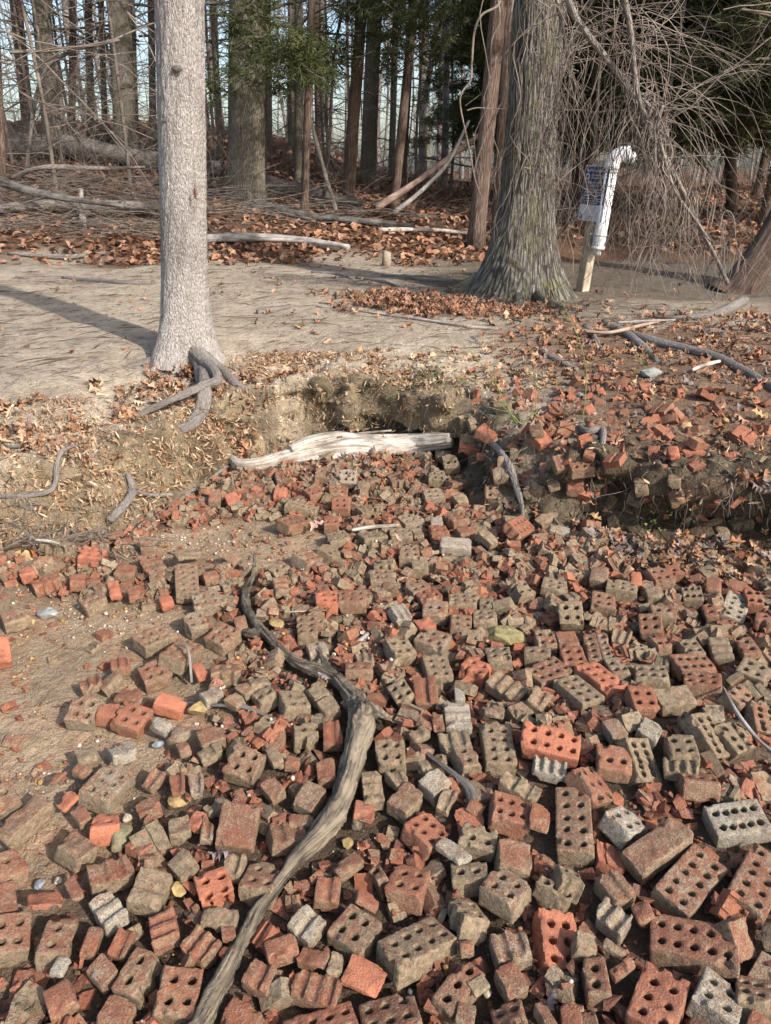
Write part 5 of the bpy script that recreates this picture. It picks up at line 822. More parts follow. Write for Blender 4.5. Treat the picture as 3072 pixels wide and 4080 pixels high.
def ground_tone(x, y, z=None):
    """base colour of the bare ground (rgb) and how pebbly it is (a)"""
    s = bank_dist(x, y)
    n = fbm2(x * 3, y * 3, 4, 41)[..., None]; n2 = fbm2(x * 9, y * 9, 3, 45)[..., None]; n3 = fbm2(x * 1.1, y * 1.1, 3, 48)[..., None]
    sand = np.array([.47, .355, .235]) * (1 + .22 * n) + np.array([.05, -.004, -.012]) * np.clip(n2, 0, 1)
    mud = np.array([.17, .122, .084]) * (1 + .25 * n)
    pile = (1 - sandy(x, y))[..., None]
    beach = sand * (1 - pile) + mud * pile
    path = np.array([.56, .475, .365]) * (1 + .13 * n + .10 * n2)
    dirt = np.array([.235, .205, .168]) * (1 + .16 * n)
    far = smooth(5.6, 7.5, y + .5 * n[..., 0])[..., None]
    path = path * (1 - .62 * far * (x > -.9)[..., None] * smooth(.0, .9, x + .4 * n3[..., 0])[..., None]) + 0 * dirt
    clay = np.array([.37, .29, .185]) * (1 + .28 * n + .18 * n2)
    dark = np.array([.115, .09, .062]) * (1 + .3 * n)
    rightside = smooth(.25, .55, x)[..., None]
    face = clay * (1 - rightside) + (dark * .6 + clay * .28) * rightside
    face = face * (1 - .38 * smooth(.05, .35, fbm2(x * 6, y * 6 + 3, 3, 52))[..., None])
    top = smooth(.12, .45, s + .10 * n[..., 0])[..., None]
    litter = np.array([.23, .135, .082]) * (1 + .25 * n)
    lm = (smooth(.55, 1.15, x + .25 * n[..., 0]) * (1 - smooth(5.3, 6.2, y + .3 * n[..., 0])))[..., None]
    up = path * (1 - .85 * lm) + litter * .85 * lm
    bank = face * (1 - top) + up * top
    on = smooth(-.03, .03, s)[..., None]
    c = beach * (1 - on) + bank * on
    forest = smooth(9.0, 9.8, y + .5 * n3[..., 0] + .12 * n[..., 0] + .0 * x)[..., None]
    c = c * (1 - forest) + np.array([.20, .115, .070]) * (1 + .3 * n2) * forest
    a = np.clip((1 - on[..., 0]) * (1.0 - .2 * pile[..., 0]) + on[..., 0] * .12, 0, 1)
    return np.concatenate([np.clip(c, .01, 1), a[..., None]], -1)
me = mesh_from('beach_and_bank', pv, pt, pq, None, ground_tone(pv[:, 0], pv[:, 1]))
BANKV = pv[(pv[:, 2] > .12) & (pv[:, 0] > -.2) & (pv[:, 0] < 2.8)]
tag(link('ground', me, M['soil']), 'beach, cut earth bank and trodden path', None, None, 'structure')
del D, w1, w2, c1, c2, c3
# the rest of the ground, to the horizon
ax = np.unique(np.concatenate([np.linspace(-80, -12, 40), np.linspace(-12, 12, 110), np.linspace(12, 80, 40)]))
ay = np.unique(np.concatenate([np.linspace(-14, .3, 24), np.linspace(.3, 5.4, 24), np.linspace(5.4, 14, 90), np.linspace(14, 40, 70), np.linspace(40, 140, 30)]))
AX, AY = np.meshgrid(ax, ay, indexing='ij')
AH = ground_height(AX, AY)
inside = np.minimum(np.minimum(AX - X0, X1 - AX), np.minimum(AY - Y0, Y1 - AY))
AH = AH - .004 - .3 * smooth(.05, .35, inside)
fv = np.stack([AX, AY, AH], -1).reshape(-1, 3)
i = np.arange(len(ax) - 1)[:, None] * len(ay) + np.arange(len(ay) - 1)[None, :]
fq = np.stack([i, i + len(ay), i + len(ay) + 1, i + 1], -1).reshape(-1, 4)
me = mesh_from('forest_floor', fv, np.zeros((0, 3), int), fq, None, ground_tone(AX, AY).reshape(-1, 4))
tag(link('forest_ground', me, M['soil']), 'path and forest floor rising behind the bank', None, None, 'structure')

RES = .01
RX0, RY0 = -2.4, .45
rnx, rny = 540, 430
RXg, RYg = np.meshgrid(RX0 + np.arange(rnx) * RES, RY0 + np.arange(rny) * RES, indexing='ij')
SURF = lookup(HF, RXg, RYg).astype(np.float32)          # running top surface of everything laid on the beach
HERO = np.zeros((rnx, rny), bool)
def cell(x, y):
    return np.clip(((np.asarray(x) - RX0) / RES).astype(int), 0, rnx - 1), np.clip(((np.asarray(y) - RY0) / RES).astype(int), 0, rny - 1)

# ---------------------------------------------------------------- bricks
TONES = {'R': (.05, .08, .10), 'r': (.36, .22, .25), 'm': (.54, .25, .45), 'b': (.44, .30, .50), 'o': (.76, .26, .35), 'g': (.58, .54, .40), 'w': (.75, .80, .15), 'k': (.80, .15, .80), 'y': (1.25, .30, .1)}
def brick_mesh(L, W, T, kind, n, m, seed, vox):
    rs = np.random.RandomState(seed)
    pad = .010
    dims = [int(math.ceil((v + 2 * pad) / vox)) + 1 for v in (L, W, T)]
    x, y, z = [(-(dm - 1) / 2 + np.arange(dm)).astype(np.float32) * vox for dm in dims]
    X, Y, Z = x[:, None, None], y[None, :, None], z[None, None, :]
    na = lattice(dims, .024 / vox, rs); nb = lattice(dims, max(.008 / vox, 1.5), rs); nc = lattice(dims, max(.045 / vox, 2), rs)
    r = .0022
    qx, qy, qz = np.abs(X) - L / 2 + r, np.abs(Y) - W / 2 + r, np.abs(Z) - T / 2 + r
    d = np.sqrt(np.maximum(qx, 0) ** 2 + np.maximum(qy, 0) ** 2 + np.maximum(qz, 0) ** 2) + np.minimum(np.maximum(np.maximum(qx, qy), qz), 0) - r
    d = d + .0008 * na + .0009 * nb + .0012 * nc
    def cut(nv, off, amp):
        nv = np.array(nv, float); nv /= np.linalg.norm(nv)
        return nv[0] * X + nv[1] * Y + nv[2] * Z - off + amp * (na + .8 * nc + .35 * nb)
    if kind == 'p':
        whole = n >= 5
        pitch = .0365 if not whole else (L - .045) / 4
        if n == 4 and L < .165: pitch = min(.0365, (L - .03) / 3.4)
        if n <= 3 and L / n < .036: pitch = L / n * .95
        sgn = 1 if rs.rand() < .5 else -1
        start = -L / 2 + (.0225 if whole else min(.027, L / (2 * n)))
        xs = [start + i * pitch for i in range(n)]
        if not whole:
            nxt = xs[-1] + pitch
            while nxt < L / 2 + .012: xs.append(nxt); nxt += pitch
            xs = [v * sgn for v in xs]
            d = np.maximum(d, cut((sgn, rs.normal(0, .12), rs.normal(0, .15)), L / 2 - .003, .0045))
        if m == 2: ys = [-W * .215, W * .215]
        elif W > .078: ys = [rs.choice([-1, 1]) * .008]
        else:
            e = -1 if rs.rand() < .5 else 1
            y0 = min(.026, W * .5)
            ys = [e * (-W / 2 + y0)]
            if W / 2 + .012 > W / 2 - (W - y0 - .040): ys.append(e * (-W / 2 + y0 + .040))
            d = np.maximum(d, cut((0, e, rs.normal(0, .12)), W / 2 - .004, .005))
        rad = .0092 if m == 2 else .0096
        for a in xs:
            for b in ys:
                h = np.sqrt((X - a - .001 * rs.randn()) ** 2 + (Y - b - .001 * rs.randn()) ** 2) + .0012 * nb
                d = np.maximum(d, rad * rs.uniform(.94, 1.06) - h)
        k = 3 if rs.rand() < .6 else 5
    elif kind == 'g':
        pitch = min(.040, L / (n + .35))
        xs = [(i - (n - 1) / 2) * pitch for i in range(n)]
        d = np.maximum(d, Z - T / 2 + .004 + .0035 * (na + .6 * nc) + .0016 * nb)
        for a in xs:
            h = np.sqrt((X - a) ** 2 + (Z - T / 2 + .003) ** 2) + .001 * nb
            d = np.maximum(d, min(.0105, pitch * .34) - h)
        for sg in (-1, 1):
            if rs.rand() < .6: d = np.maximum(d, cut((sg, rs.normal(0, .25), rs.normal(0, .2)), L / 2 - .002, .003))
        k = 2
    else:
        for _ in range(3 if kind == 's' else 5):
            a = rs.uniform(0, 6.283)
            sup = abs(math.cos(a)) * L / 2 + abs(math.sin(a)) * W / 2
            d = np.maximum(d, cut((math.cos(a), math.sin(a), rs.normal(0, .25)), sup * rs.uniform(.90, 1.0), .003))
        d = np.maximum(d, Z - T / 2 + .003 + (.0045 if rs.rand() < .6 else .001) * (na + .5 * nc) )
        k = 2
    for _ in range(k):
        c = np.array([rs.choice([-1, 1]) * L / 2 * rs.uniform(.5, 1.0), rs.choice([-1, 1]) * W / 2, T / 2 * rs.choice([1, 1, -1])])
        rr = rs.uniform(.007, .017)
        d = np.maximum(d, rr - np.sqrt((X - c[0]) ** 2 + (Y - c[1]) ** 2 + (Z - c[2]) ** 2) + .004 * na)
    return volume_mesh(d, (x[0], y[0], z[0]), vox, .004)

NAMES = {'p': ('perforated_brick', 'brick'), 'g': ('grooved_brick_fragment', 'brick fragment'), 's': ('brick_piece', 'brick fragment'), 'f': ('brick_flake', 'brick fragment')}
GROUPS = {'p': 'perforated bricks washed out of the bank', 'g': 'broken brick pieces showing half holes', 's': 'solid looking brick pieces', 'f': 'thin flakes of brick'}
for bi, row in enumerate(BRICKS):
    bx_, by_, bz_, yaw, pit, rol, L, W, kind, n, m, tone, label = row
    T = {'p': .057, 'g': min(.055, max(.03, .8 * min(L, W))), 's': min(.055, max(.03, .85 * min(L, W))), 'f': .018}[kind]
    dist = math.hypot(by_, 1.5)
    vox = .0036 if dist < 2.25 else (.0046 if dist < 2.9 else .006)
    if kind == 'f': vox = min(vox, .004)
    v, t, q = brick_mesh(L, W, T, kind, n, m, 100 + bi, vox)
    me = mesh_from('brick_mesh', v, t, q, sharp=33)
    me.materials.append(M['brick'])
    o = bpy.data.objects.new(NAMES[kind][0], me); COL.objects.link(o)
    rot = Euler((rol, pit, yaw), 'XYZ').to_matrix()
    face = Vector((bx_, by_, bz_))
    if bank_dist(bx_, by_) > -.12 and kind != 'f' and bz_ > .16:       # bricks bedded in the bank sit on its real surface
        dv_ = np.array(face) - np.array([0, 0, 1.6]); ln = np.linalg.norm(dv_); dv_ /= ln
        w_ = BANKV - np.array([0, 0, 1.6]); tt_ = w_ @ dv_; off_ = np.linalg.norm(w_ - tt_[:, None] * dv_, axis=1)
        hit = tt_[off_ < .022]
        if len(hit): face = Vector(np.array([0, 0, 1.6]) + dv_ * (min(hit.min(), ln + .25) - .012))
    if kind == 'f': face.z = max(face.z, .0)
    o.location = face - rot @ Vector((0, 0, T / 2)); o.rotation_euler = (rol, pit, yaw)
    rr = random.Random(bi)
    tn = TONES[tone]
    o.color = (max(0, tn[0] + rr.gauss(0, .06)), max(0, tn[1] + rr.gauss(0, .06)), max(0, tn[2] + rr.gauss(0, .06)), rr.random())
    tag(o, label, NAMES[kind][1], GROUPS[kind])
    a = np.linspace(-L / 2, L / 2, 24); b = np.linspace(-W / 2, W / 2, 16)
    A_, B_ = np.meshgrid(a, b); Rm = np.array(rot)
    P = np.array(o.location)[None] + np.stack([A_.ravel(), B_.ravel(), np.full(A_.size, T / 2)], -1) @ Rm.T
    ci, cj = cell(P[:, 0], P[:, 1])
    np.maximum.at(SURF, (ci, cj), P[:, 2].astype(np.float32)); HERO[ci, cj] = True

# ---------------------------------------------------------------- driftwood, logs and sticks
def wood_disp(amp, k, seed):
    def f(s, th, rad, P):
        g = fbm2(np.cos(th) * k + 5, np.sin(th) * k + s * 2.2, 3, seed) * .55 + np.abs(noise2(th * 2.2 + np.sin(s * 9) * .4, s * 3, seed + 4)) * -.5
        return rad * amp * g
    return f
def drift_disp(amp, seed):
    def f(s, th, rad, P):
        tw = th + s * 1.1
        g = fbm2(np.cos(tw) * 1.4 + 5, np.sin(tw) * 1.4 + s * 1.6, 3, seed) * .7 - np.abs(noise2(np.cos(tw) * 4.5, np.sin(tw) * 4.5 + s * 1.3, seed + 4)) * .75 - np.abs(noise2(np.cos(tw) * 9, np.sin(tw) * 9 + s * 2.5, seed + 6)) * .35
        return rad * amp * (g + .3)
    return f
def spline(pts, n=8):
    a = np.array(pts); c = catmull(a, n); return c[:, :3], np.maximum(c[:, 3], .002)
def stain(pts, h=.0):
    P, r = spline(pts)
    for p, q in zip(P, r):
        ci, cj = cell(p[0] + np.linspace(-q, q, 7), p[1] + np.zeros(7)); HERO[ci, cj] = True
        np.maximum.at(SURF, (ci, cj), np.float32(p[2] + q * .6))
w_root = empty('driftwood', DRIFT['trunk'][4][:3])
tag(w_root, 'long forked weathered driftwood limb lying across the broken bricks', 'driftwood')
PP, RR, SS, off = [], [], [], 0
for part in ('arm', 'stub', 'trunk', 'spur', 'peg', 'sliver'):
    P, r = spline(DRIFT[part], 9); PP.append(P); RR.append(r * (.66 if part == 'trunk' else .74)); L_ = np.concatenate([[0], np.cumsum(np.linalg.norm(np.diff(P, axis=0), axis=1))]); SS.append(L_ + off); off += 3; stain(DRIFT[part])
kn = np.array(DRIFT['trunk'][2][:3]); rk = np.random.RandomState(5)
for _ in range(9): PP.append((kn + rk.normal(0, .016, 3) + (0, -.01, .004))[None]); RR.append(np.array([rk.uniform(.016, .027)])); SS.append(np.array([9.]))
PP, RR, SS = np.concatenate(PP), np.concatenate(RR), np.concatenate(SS)
TT = np.gradient(PP, axis=0); TT /= np.linalg.norm(TT, axis=1)[:, None] + 1e-9
vx = .0058; lo = PP.min(0) - .09; dm = np.ceil((PP.max(0) + .09 - lo) / vx).astype(int)
gxx, gyy, gzz = [lo[k] + np.arange(dm[k]) * vx for k in range(3)]
dd = np.full(dm, .5, np.float32)
for p, q in zip(PP, RR):
    ii = [slice(max(0, int((p[k] - q - .05 - lo[k]) / vx)), int((p[k] + q + .05 - lo[k]) / vx) + 1) for k in range(3)]
    e = np.sqrt((gxx[ii[0]][:, None, None] - p[0]) ** 2 + (gyy[ii[1]][None, :, None] - p[1]) ** 2 + (gzz[ii[2]][None, None, :] - p[2]) ** 2).astype(np.float32) - q
    h_ = np.clip(.5 + .5 * (dd[tuple(ii)] - e) / .010, 0, 1); dd[tuple(ii)] = dd[tuple(ii)] * (1 - h_) + e * h_ - .010 * h_ * (1 - h_)
dd += .004 * lattice(dm, 7, rk) + .0022 * lattice(dm, 3, rk)
dv, dt, dq = volume_mesh(dd, lo, vx)
near = np.concatenate([np.argmin(((dv[k:k + 4000, None, :] - PP[None]) ** 2).sum(-1) - (RR ** 2)[None], axis=1) for k in range(0, len(dv), 4000)])
rad_ = dv - PP[near]; tn_ = TT[near]; side = np.cross(tn_, (0, 0, 1.0)); side /= np.linalg.norm(side, axis=1)[:, None] + 1e-6; upv = np.cross(side, tn_)
ang = np.arctan2((rad_ * upv).sum(1), (rad_ * side).sum(1)); sv_ = SS[near] + (rad_ * tn_).sum(1); tw = ang + sv_ * 1.3
rid = -np.abs(noise2(np.cos(tw) * 4.2 + 3, np.sin(tw) * 4.2 + sv_ * 1.5, 4)) * .0085 - np.abs(noise2(np.cos(tw) * 9, np.sin(tw) * 9 + sv_ * 3, 6)) * .0045 + fbm2(np.cos(tw) * 1.5, np.sin(tw) * 1.5 + sv_ * 4, 2, 8) * .004
rl = np.linalg.norm(rad_, axis=1)[:, None] + 1e-6; dv = dv + rad_ / rl * (rid * np.clip(rl[:, 0] / .02, .3, 1))[:, None]
link('limb', mesh_from('limb', dv, dt, dq, np.stack([np.abs(tw / np.pi % 2 - 1) * .08 + .02 * noise2(sv_ * 6, ang, 3), sv_], -1)), M['drift'], w_root)
l_root = empty('driftwood_log', LOG['body'][4][:3])
tag(l_root, 'bleached pale split log lying at the foot of the cut bank', 'log')
for part in ('body', 'limb'):
    b = Buf(); P, r = spline(LOG[part], 12); tube(b, P, r, 32, wood_disp(.5, 2.2, 80)); link('limb' if part == 'limb' else 'split_trunk', b.mesh(part), M['pale'], l_root); stain(LOG[part])
WM = {'pale': M['pale'], 'dark': M['dark'], 'grey': M['greywood'], 'red': M['redwood']}
for nm, lab, mt, pts in STICKS:
    b = Buf(); P, r = spline(pts, 8); tube(b, P, r * .72, 12, wood_disp(.45, 2.0, 90 + len(lab)))
    o = link(nm, b.mesh(nm), WM[mt]); tag(o, lab, nm.replace('_', ' '))

# ---------------------------------------------------------------- stones and single leaves
STC = {'grey': (.36, .37, .34), 'yellow': (.38, .28, .13), 'blue': (.27, .30, .33), 'olive': (.28, .25, .15), 'pale': (.60, .52, .40), 'mossy': (.29, .255, .12)}
def pebble(seed, sx, sy, sz, sub=3):
    bm = bmesh.new(); bmesh.ops.create_icosphere(bm, subdivisions=sub, radius=1)
    v = np.array([q.co[:] for q in bm.verts]); f = np.array([[q.index for q in a.verts] for a in bm.faces]); bm.free()
    rs = np.random.RandomState(seed)
    for _ in range(14):
        nrm = rs.normal(size=3); nrm /= np.linalg.norm(nrm); lim = rs.uniform(.55, .88)
        h = v @ nrm; v = v - np.maximum(h - lim, 0)[:, None] * nrm * .97
    v = v * (1 + .06 * noise2(v[:, 0] * 3 + v[:, 2] * 2, v[:, 1] * 3, seed % 20))[:, None]
    return v * np.array([sx, sy, sz]), f
for si, (nm, lab, colr, p, w, h) in enumerate(STONES):
    b = Buf(); hh = min(h * .8, w * .75)
    v, f = pebble(500 + si, w * .52, w * .45 if h > w * .7 else w * .36, hh * .52)
    b.add(v, f, c=STC[colr] + (1,)); me = b.mesh('stone_mesh'); me.set_sharp_from_angle(angle=R(24))
    ci, cj = cell(p[0], p[1]); base = p[2]
    o = link(nm, me, M['stone'], None, (p[0], p[1], base + hh * .12)); o.rotation_euler = (.1, -.1, si * 1.3)
    tag(o, lab, nm)
    if p[1] < 4.5:
        a = np.linspace(-w * .4, w * .4, 9); A_, B_ = np.meshgrid(a, a); ci, cj = cell(p[0] + A_.ravel(), p[1] + B_.ravel()); HERO[ci, cj] = True; np.maximum.at(SURF, (ci, cj), np.float32(base + hh * .5))

def oak_leaf(seed, lobes=4, curl=.5, teeth=True):
    """a lobed dry leaf, unit length, as a ribbon of cross rows bent along and across"""
    rs = np.random.RandomState(seed); n = lobes * 2 + 5
    t = np.linspace(0, 1, n)
    env = .30 * np.sin(np.pi * np.clip(t * .93 + .03, 0, 1)) ** .75
    wl_ = env * np.where(t < .08, .12, (.62 + .42 * np.cos((t * lobes) * 2 * np.pi + rs.uniform(-.6, .6)) if teeth else 1.0))
    wr_ = env * np.where(t < .08, .12, (.62 + .42 * np.cos((t * lobes) * 2 * np.pi + rs.uniform(-.6, .6)) if teeth else 1.0))
    ca = curl * rs.uniform(-1, 1); cx = curl * rs.uniform(.2, 1.1) * rs.choice([-1, 1, 1])
    z = .5 * ca * (t - .5) ** 2 + .05 * np.sin(t * 7 + rs.rand() * 6)
    rows = []
    for i in range(n):
        for side, w in ((-1, wl_[i]), (0, 0), (1, wr_[i])):
            y = side * w; rows.append((t[i] - .5, y * (1 - .25 * abs(cx)), z[i] + cx * 1.4 * y * y / .3 + .035 * abs(side) * rs.normal()))
    v = np.array(rows); i = np.arange(n - 1)[:, None] * 3 + np.arange(2)[None, :]
    q = np.stack([i, i + 1, i + 4, i + 3], -1).reshape(-1, 4)
    return v, q
LEAFC = {'tan': (.50, .33, .16), 'rust': (.34, .13, .055), 'pink': (.48, .33, .26), 'grey': (.27, .235, .23)}
for li, (lab, colr, p, s) in enumerate(LEAVES):
    v, q = oak_leaf(900 + li, 4 if li % 3 else 3, .7); b = Buf(); b.add(v * s * 1.15, None, q, c=LEAFC[colr] + (1,))
    o = link('oak_leaf' if 'oak' in lab else 'dry_leaf', b.mesh('leaf_mesh'), M['leaf'], None, (p[0], p[1], p[2] + .012)); o.rotation_euler = (.25 * math.sin(li * 2.1) + .2, .2 * math.cos(li), li * 2.4)
    tag(o, lab, 'leaf')

# ---------------------------------------------------------------- brick rubble and gravel that nobody could count
rs = np.random.RandomState(11)
def hull(seed, k=11, flat=.5):
    r = np.random.RandomState(seed); bm = bmesh.new()
    sz = np.array([1, r.uniform(.5, .95), flat * r.uniform(.6, 1.2)]) * .5
    for _ in range(k):
        p = r.uniform(-1, 1, 3); a = r.randint(3); p[a] = np.sign(p[a])
        if r.rand() < .6: b_ = (a + 1) % 3; p[b_] = np.sign(p[b_]) * r.uniform(.85, 1)
        bm.verts.new(p * sz)
    res = bmesh.ops.convex_hull(bm, input=bm.verts)
    bmesh.ops.delete(bm, geom=[e for e in res['geom_interior'] if isinstance(e, bmesh.types.BMVert)], context='VERTS')
    bmesh.ops.triangulate(bm, faces=bm.faces); bm.verts.index_update()
    v = np.array([q.co[:] for q in bm.verts]); f = np.array([[q.index for q in a.verts] for a in bm.faces]); bm.free()
    return v, f
HULL = [hull(i, 11, .55) for i in range(14)]; FLAT = [hull(50 + i, 10, .24) for i in range(12)]
def prism(seed):
    """a broken lump of cored brick: flat block whose fracture face shows half holes running through it"""
    r = np.random.RandomState(seed); n = [0, 0, 1, 1, 2, 2, 2, 3][r.randint(8)]; L = 1.0; W = r.uniform(.55, .95); H = r.uniform(.38, .62)
    top = [(-.5, H * .5 * r.uniform(.8, 1))]
    if n:
        pit = 1.0 / n
        for i in range(n):
            c = -.5 + pit * (i + .5) + r.uniform(-.07, .07); rad = min(.14, pit * .30) * r.uniform(.6, 1.05)
            for a_ in np.linspace(np.pi, 0, 5): top.append((c + rad * math.cos(a_), H * .5 - rad * .9 * math.sin(a_) + r.normal(0, .012)))
    else:
        for x_ in (-.25, 0, .27): top.append((x_, H * .5 + r.normal(0, .035)))
    top.append((.5, H * .5 * r.uniform(.75, 1)))
    prof = np.array(top + [(.5 * r.uniform(.85, 1), -H * .5), (-.5 * r.uniform(.85, 1), -H * .5)]); m_ = len(prof)
    ys = [-W / 2, -W / 2 * .3, W / 2 * .35, W / 2]; v = []
    for k_, y_ in enumerate(ys):
        sk = r.normal(0, .05, 2) if k_ in (0, 3) else (0, 0)
        pr = prof * (1 - .05 * (k_ in (0, 3))) + r.normal(0, .014, prof.shape)
        for (px_, pz_) in pr: v.append((px_ + sk[0] * .3, y_ + sk[1] + r.normal(0, .018) + .10 * px_ * (1 if k_ == 3 else 0) * r.uniform(-1, 1), pz_))
    v = np.array(v); i = np.arange(3)[:, None] * m_ + np.arange(m_)[None, :]; j = np.arange(3)[:, None] * m_ + (np.arange(m_)[None, :] + 1) % m_
    q = np.stack([i, i + m_, j + m_, j], -1).reshape(-1, 4)
    nv = len(v); v = np.vstack([v, v[:m_].mean(0), v[-m_:].mean(0)]); jj = np.arange(m_)
    t = np.vstack([np.stack([np.full(m_, nv), jj, (jj + 1) % m_], -1), np.stack([np.full(m_, nv + 1), (jj + 1) % m_ + 3 * m_, jj + 3 * m_], -1)])
    return v, t, q
MID = [prism(i) for i in range(40)]
GR = lookup(HF, RXg, RYg)
def piece_tone(k, redness):
    t = np.stack([rs.uniform(.5, 1.2, k), rs.uniform(0, .6, k), rs.uniform(.1, .8, k), rs.rand(k)], -1)
    r_ = rs.rand(k) < redness; t[r_, 0] *= .35; t[r_, 2] *= .4; return t
def scatter(buf, shapes, count, smin, smax, sand_keep, redness, lift, tilt=.35, power=2.0, avoid=.97, xr=(-2.2, 2.7), yr=(.55, 4.35), bank=None, yp=1.3):
    xs = rs.uniform(xr[0], xr[1], count * 3); ys = yr[0] + (yr[1] - yr[0]) * rs.rand(count * 3) ** yp
    sd_ = bank_dist(xs, ys); sa = sandy(xs, ys)
    ok = (sd_ < -.03) & (rs.rand(count * 3) < np.where(sa > .5, sand_keep, 1)) & (np.abs(xs) < .62 * ys + 1.1)
    if bank is not None: ok = (sd_ > .02) & (rs.rand(count * 3) < bank(xs, ys, sd_)) & (np.abs(xs) < .62 * ys + .62)
    ci, cj = cell(xs, ys); ok &= ~(HERO[ci, cj] & (rs.rand(count * 3) < avoid))
    sel = np.nonzero(ok)[0][:int(count * 1.4)]; tones = piece_tone(len(sel), redness)
    for a, k in enumerate(sel):
        s = smin + (smax - smin) * rs.rand() ** power
        if sa[k] > .5: s *= .75
        x, y = xs[k], ys[k]; c0, c1_ = ci[k], cj[k]; hw = max(1, int(s * .35 / RES))
        patch = SURF[max(0, c0 - hw):c0 + hw + 1, max(0, c1_ - hw):c1_ + hw + 1]
        if HERO[max(0, c0 - hw):c0 + hw + 1, max(0, c1_ - hw):c1_ + hw + 1].mean() > (.30 if s > .03 else .6) and rs.rand() < avoid: continue
        z = min(float(np.percentile(patch, 35)), float(GR[c0, c1_]) + .034)
        sh = shapes[rs.randint(len(shapes))]; Rm = rotm(rs, tilt)
        v = (sh[0] * s) @ Rm.T; h = v[:, 2].max() - v[:, 2].min()
        v = v + np.array([x, y, z + h * lift])
        buf.add(v, sh[1], sh[2] if len(sh) > 2 else None, c=tones[a])
        np.maximum(patch, np.float32(z + h * (lift + .35)), out=patch)
b = Buf(); scatter(b, FLAT, 6500, .012, .060, .14, .26, .20, .3)
tag(link('brick_rubble', b.mesh('brick_rubble', False), M['rubble']), 'flat brick chips covering the beach between larger bricks', None, None, 'stuff')
b = Buf(); scatter(b, MID, 1500, .034, .086, .02, .20, .13, .45, 1.5, .985, yp=1.5); scatter(b, MID, 2000, .034, .076, .02, .24, .13, .45, 1.4, .985, yr=(1.7, 4.35), yp=.9)
me = b.mesh('brick_rubble'); me.set_sharp_from_angle(angle=R(25))
tag(link('brick_rubble', me, M['rubble']), 'broken grooved brick lumps packed between the larger bricks', None, None, 'stuff')
slope = lambda x, y, d: smooth(.45, .75, x) * (1 - smooth(.35, 1.3, d)) * .55
b = Buf(); scatter(b, MID, 120, .05, .10, 1, .92, .26, .5, 1.2, .9, (.4, 2.5), (2.7, 4.6), slope, 1.0); scatter(b, FLAT, 400, .02, .07, 1, .92, .3, .5, 1.5, .9, (.4, 2.5), (2.7, 4.6), slope, 1.0)
me = b.mesh('brick_rubble'); me.set_sharp_from_angle(angle=R(25))
tag(link('brick_rubble', me, M['rubble']), 'red brick bits lying in the leaves on the bank slope', None, None, 'stuff')
b = Buf(); scatter(b, HULL, 5200, .012, .042, .12, .15, .2, .5)
scatter(b, FLAT, 1800, .02, .055, .12, .22, .25, .45)
tag(link('brick_rubble', b.mesh('brick_rubble', False), M['rubble']), 'small angular brick fragments filling the gaps', None, None, 'stuff')
b = Buf()
gsh = []
for i in range(6):
    bm = bmesh.new(); bmesh.ops.create_icosphere(bm, subdivisions=1, radius=.5); v = np.array([q.co[:] for q in bm.verts]) * np.array([1, .8, .6]); v += np.random.RandomState(i).normal(0, .05, v.shape); f = np.array([[q.index for q in a.verts] for a in bm.faces]); bm.free(); gsh.append((v, f))
N = 15000
gxs = rs.uniform(-1.9, .4, N); gys = rs.uniform(.9, 3.5, N); sa = sandy(gxs, gys); ci, cj = cell(gxs, gys)
ok = (bank_dist(gxs, gys) < -.02) & ((sa > .3) | (rs.rand(N) < .25)) & ~HERO[ci, cj] & (fbm2(gxs * 4, gys * 4, 3, 90) + rs.normal(0, .35, N) > -.15)
pal = np.array([(.50, .40, .28), (.36, .22, .11), (.30, .12, .06), (.42, .33, .24), (.60, .55, .46), (.22, .16, .12), (.44, .27, .10)])
for k in np.nonzero(ok)[0]:
    s = .0045 + .017 * rs.rand() ** 3; sh = gsh[rs.randint(6)]
    b.add((sh[0] * s) @ rotm(rs, .5).T + np.array([gxs[k], gys[k], SURF[ci[k], cj[k]] + s * .1]), sh[1], c=tuple(pal[rs.randint(len(pal))] * rs.uniform(.75, 1.2)) + (1,))
tag(link('gravel', b.mesh('gravel'), M['stone']), 'small mixed gravel scattered on the wet sand', None, None, 'stuff')

# ---------------------------------------------------------------- dead leaves that nobody could count
LT = [oak_leaf(i, 3 + i % 3, .9) for i in range(8)]
LF = []
for i in range(6):
    r = np.random.RandomState(i); a = r.uniform(.15, .5)
    LF.append((np.array([(-.5, 0, 0), (-.15, -.26, a * .4), (-.1, 0, .03), (-.15, .26, a * .5), (.2, -.2, a * .3), (.25, .03, 0), (.2, .22, a * .35), (.5, 0, .12 * r.randn())]), np.array([(0, 1, 2), (0, 2, 3), (4, 7, 5), (5, 7, 6)]), np.array([(1, 4, 5, 2), (2, 5, 6, 3)])))
LN = []
for i in range(6):
    r = np.random.RandomState(i + 9); c_ = r.uniform(-.2, .3)
    LN.append((np.array([(-.5, 0, 0), (-.15, -.09, .05), (-.15, .09, .05), (.2, -.08, c_ * .5), (.2, .08, c_ * .5), (.5, 0, c_)]), np.array([(0, 1, 2), (3, 5, 4)]), np.array([(1, 3, 4, 2)])))
def lay(buf, xs, ys, shapes, smin, smax, pal, lift=.01, tilt=.45, zf=None):
    z = ground_height(xs, ys) if zf is None else zf
    for k in range(len(xs)):
        s = rs.uniform(smin, smax); sh = shapes[rs.randint(len(shapes))]
        v = (sh[0] * s) @ rotm(rs, tilt).T + np.array([xs[k], ys[k], z[k] + lift * (.4 + rs.rand() * 1.3)])
        t, q = (None, sh[1]) if len(sh) == 2 else (sh[1], sh[2])
        buf.add(v, t, q, c=tuple(np.array(pal[rs.randint(len(pal))]) * rs.uniform(.7, 1.2)) + (1,))
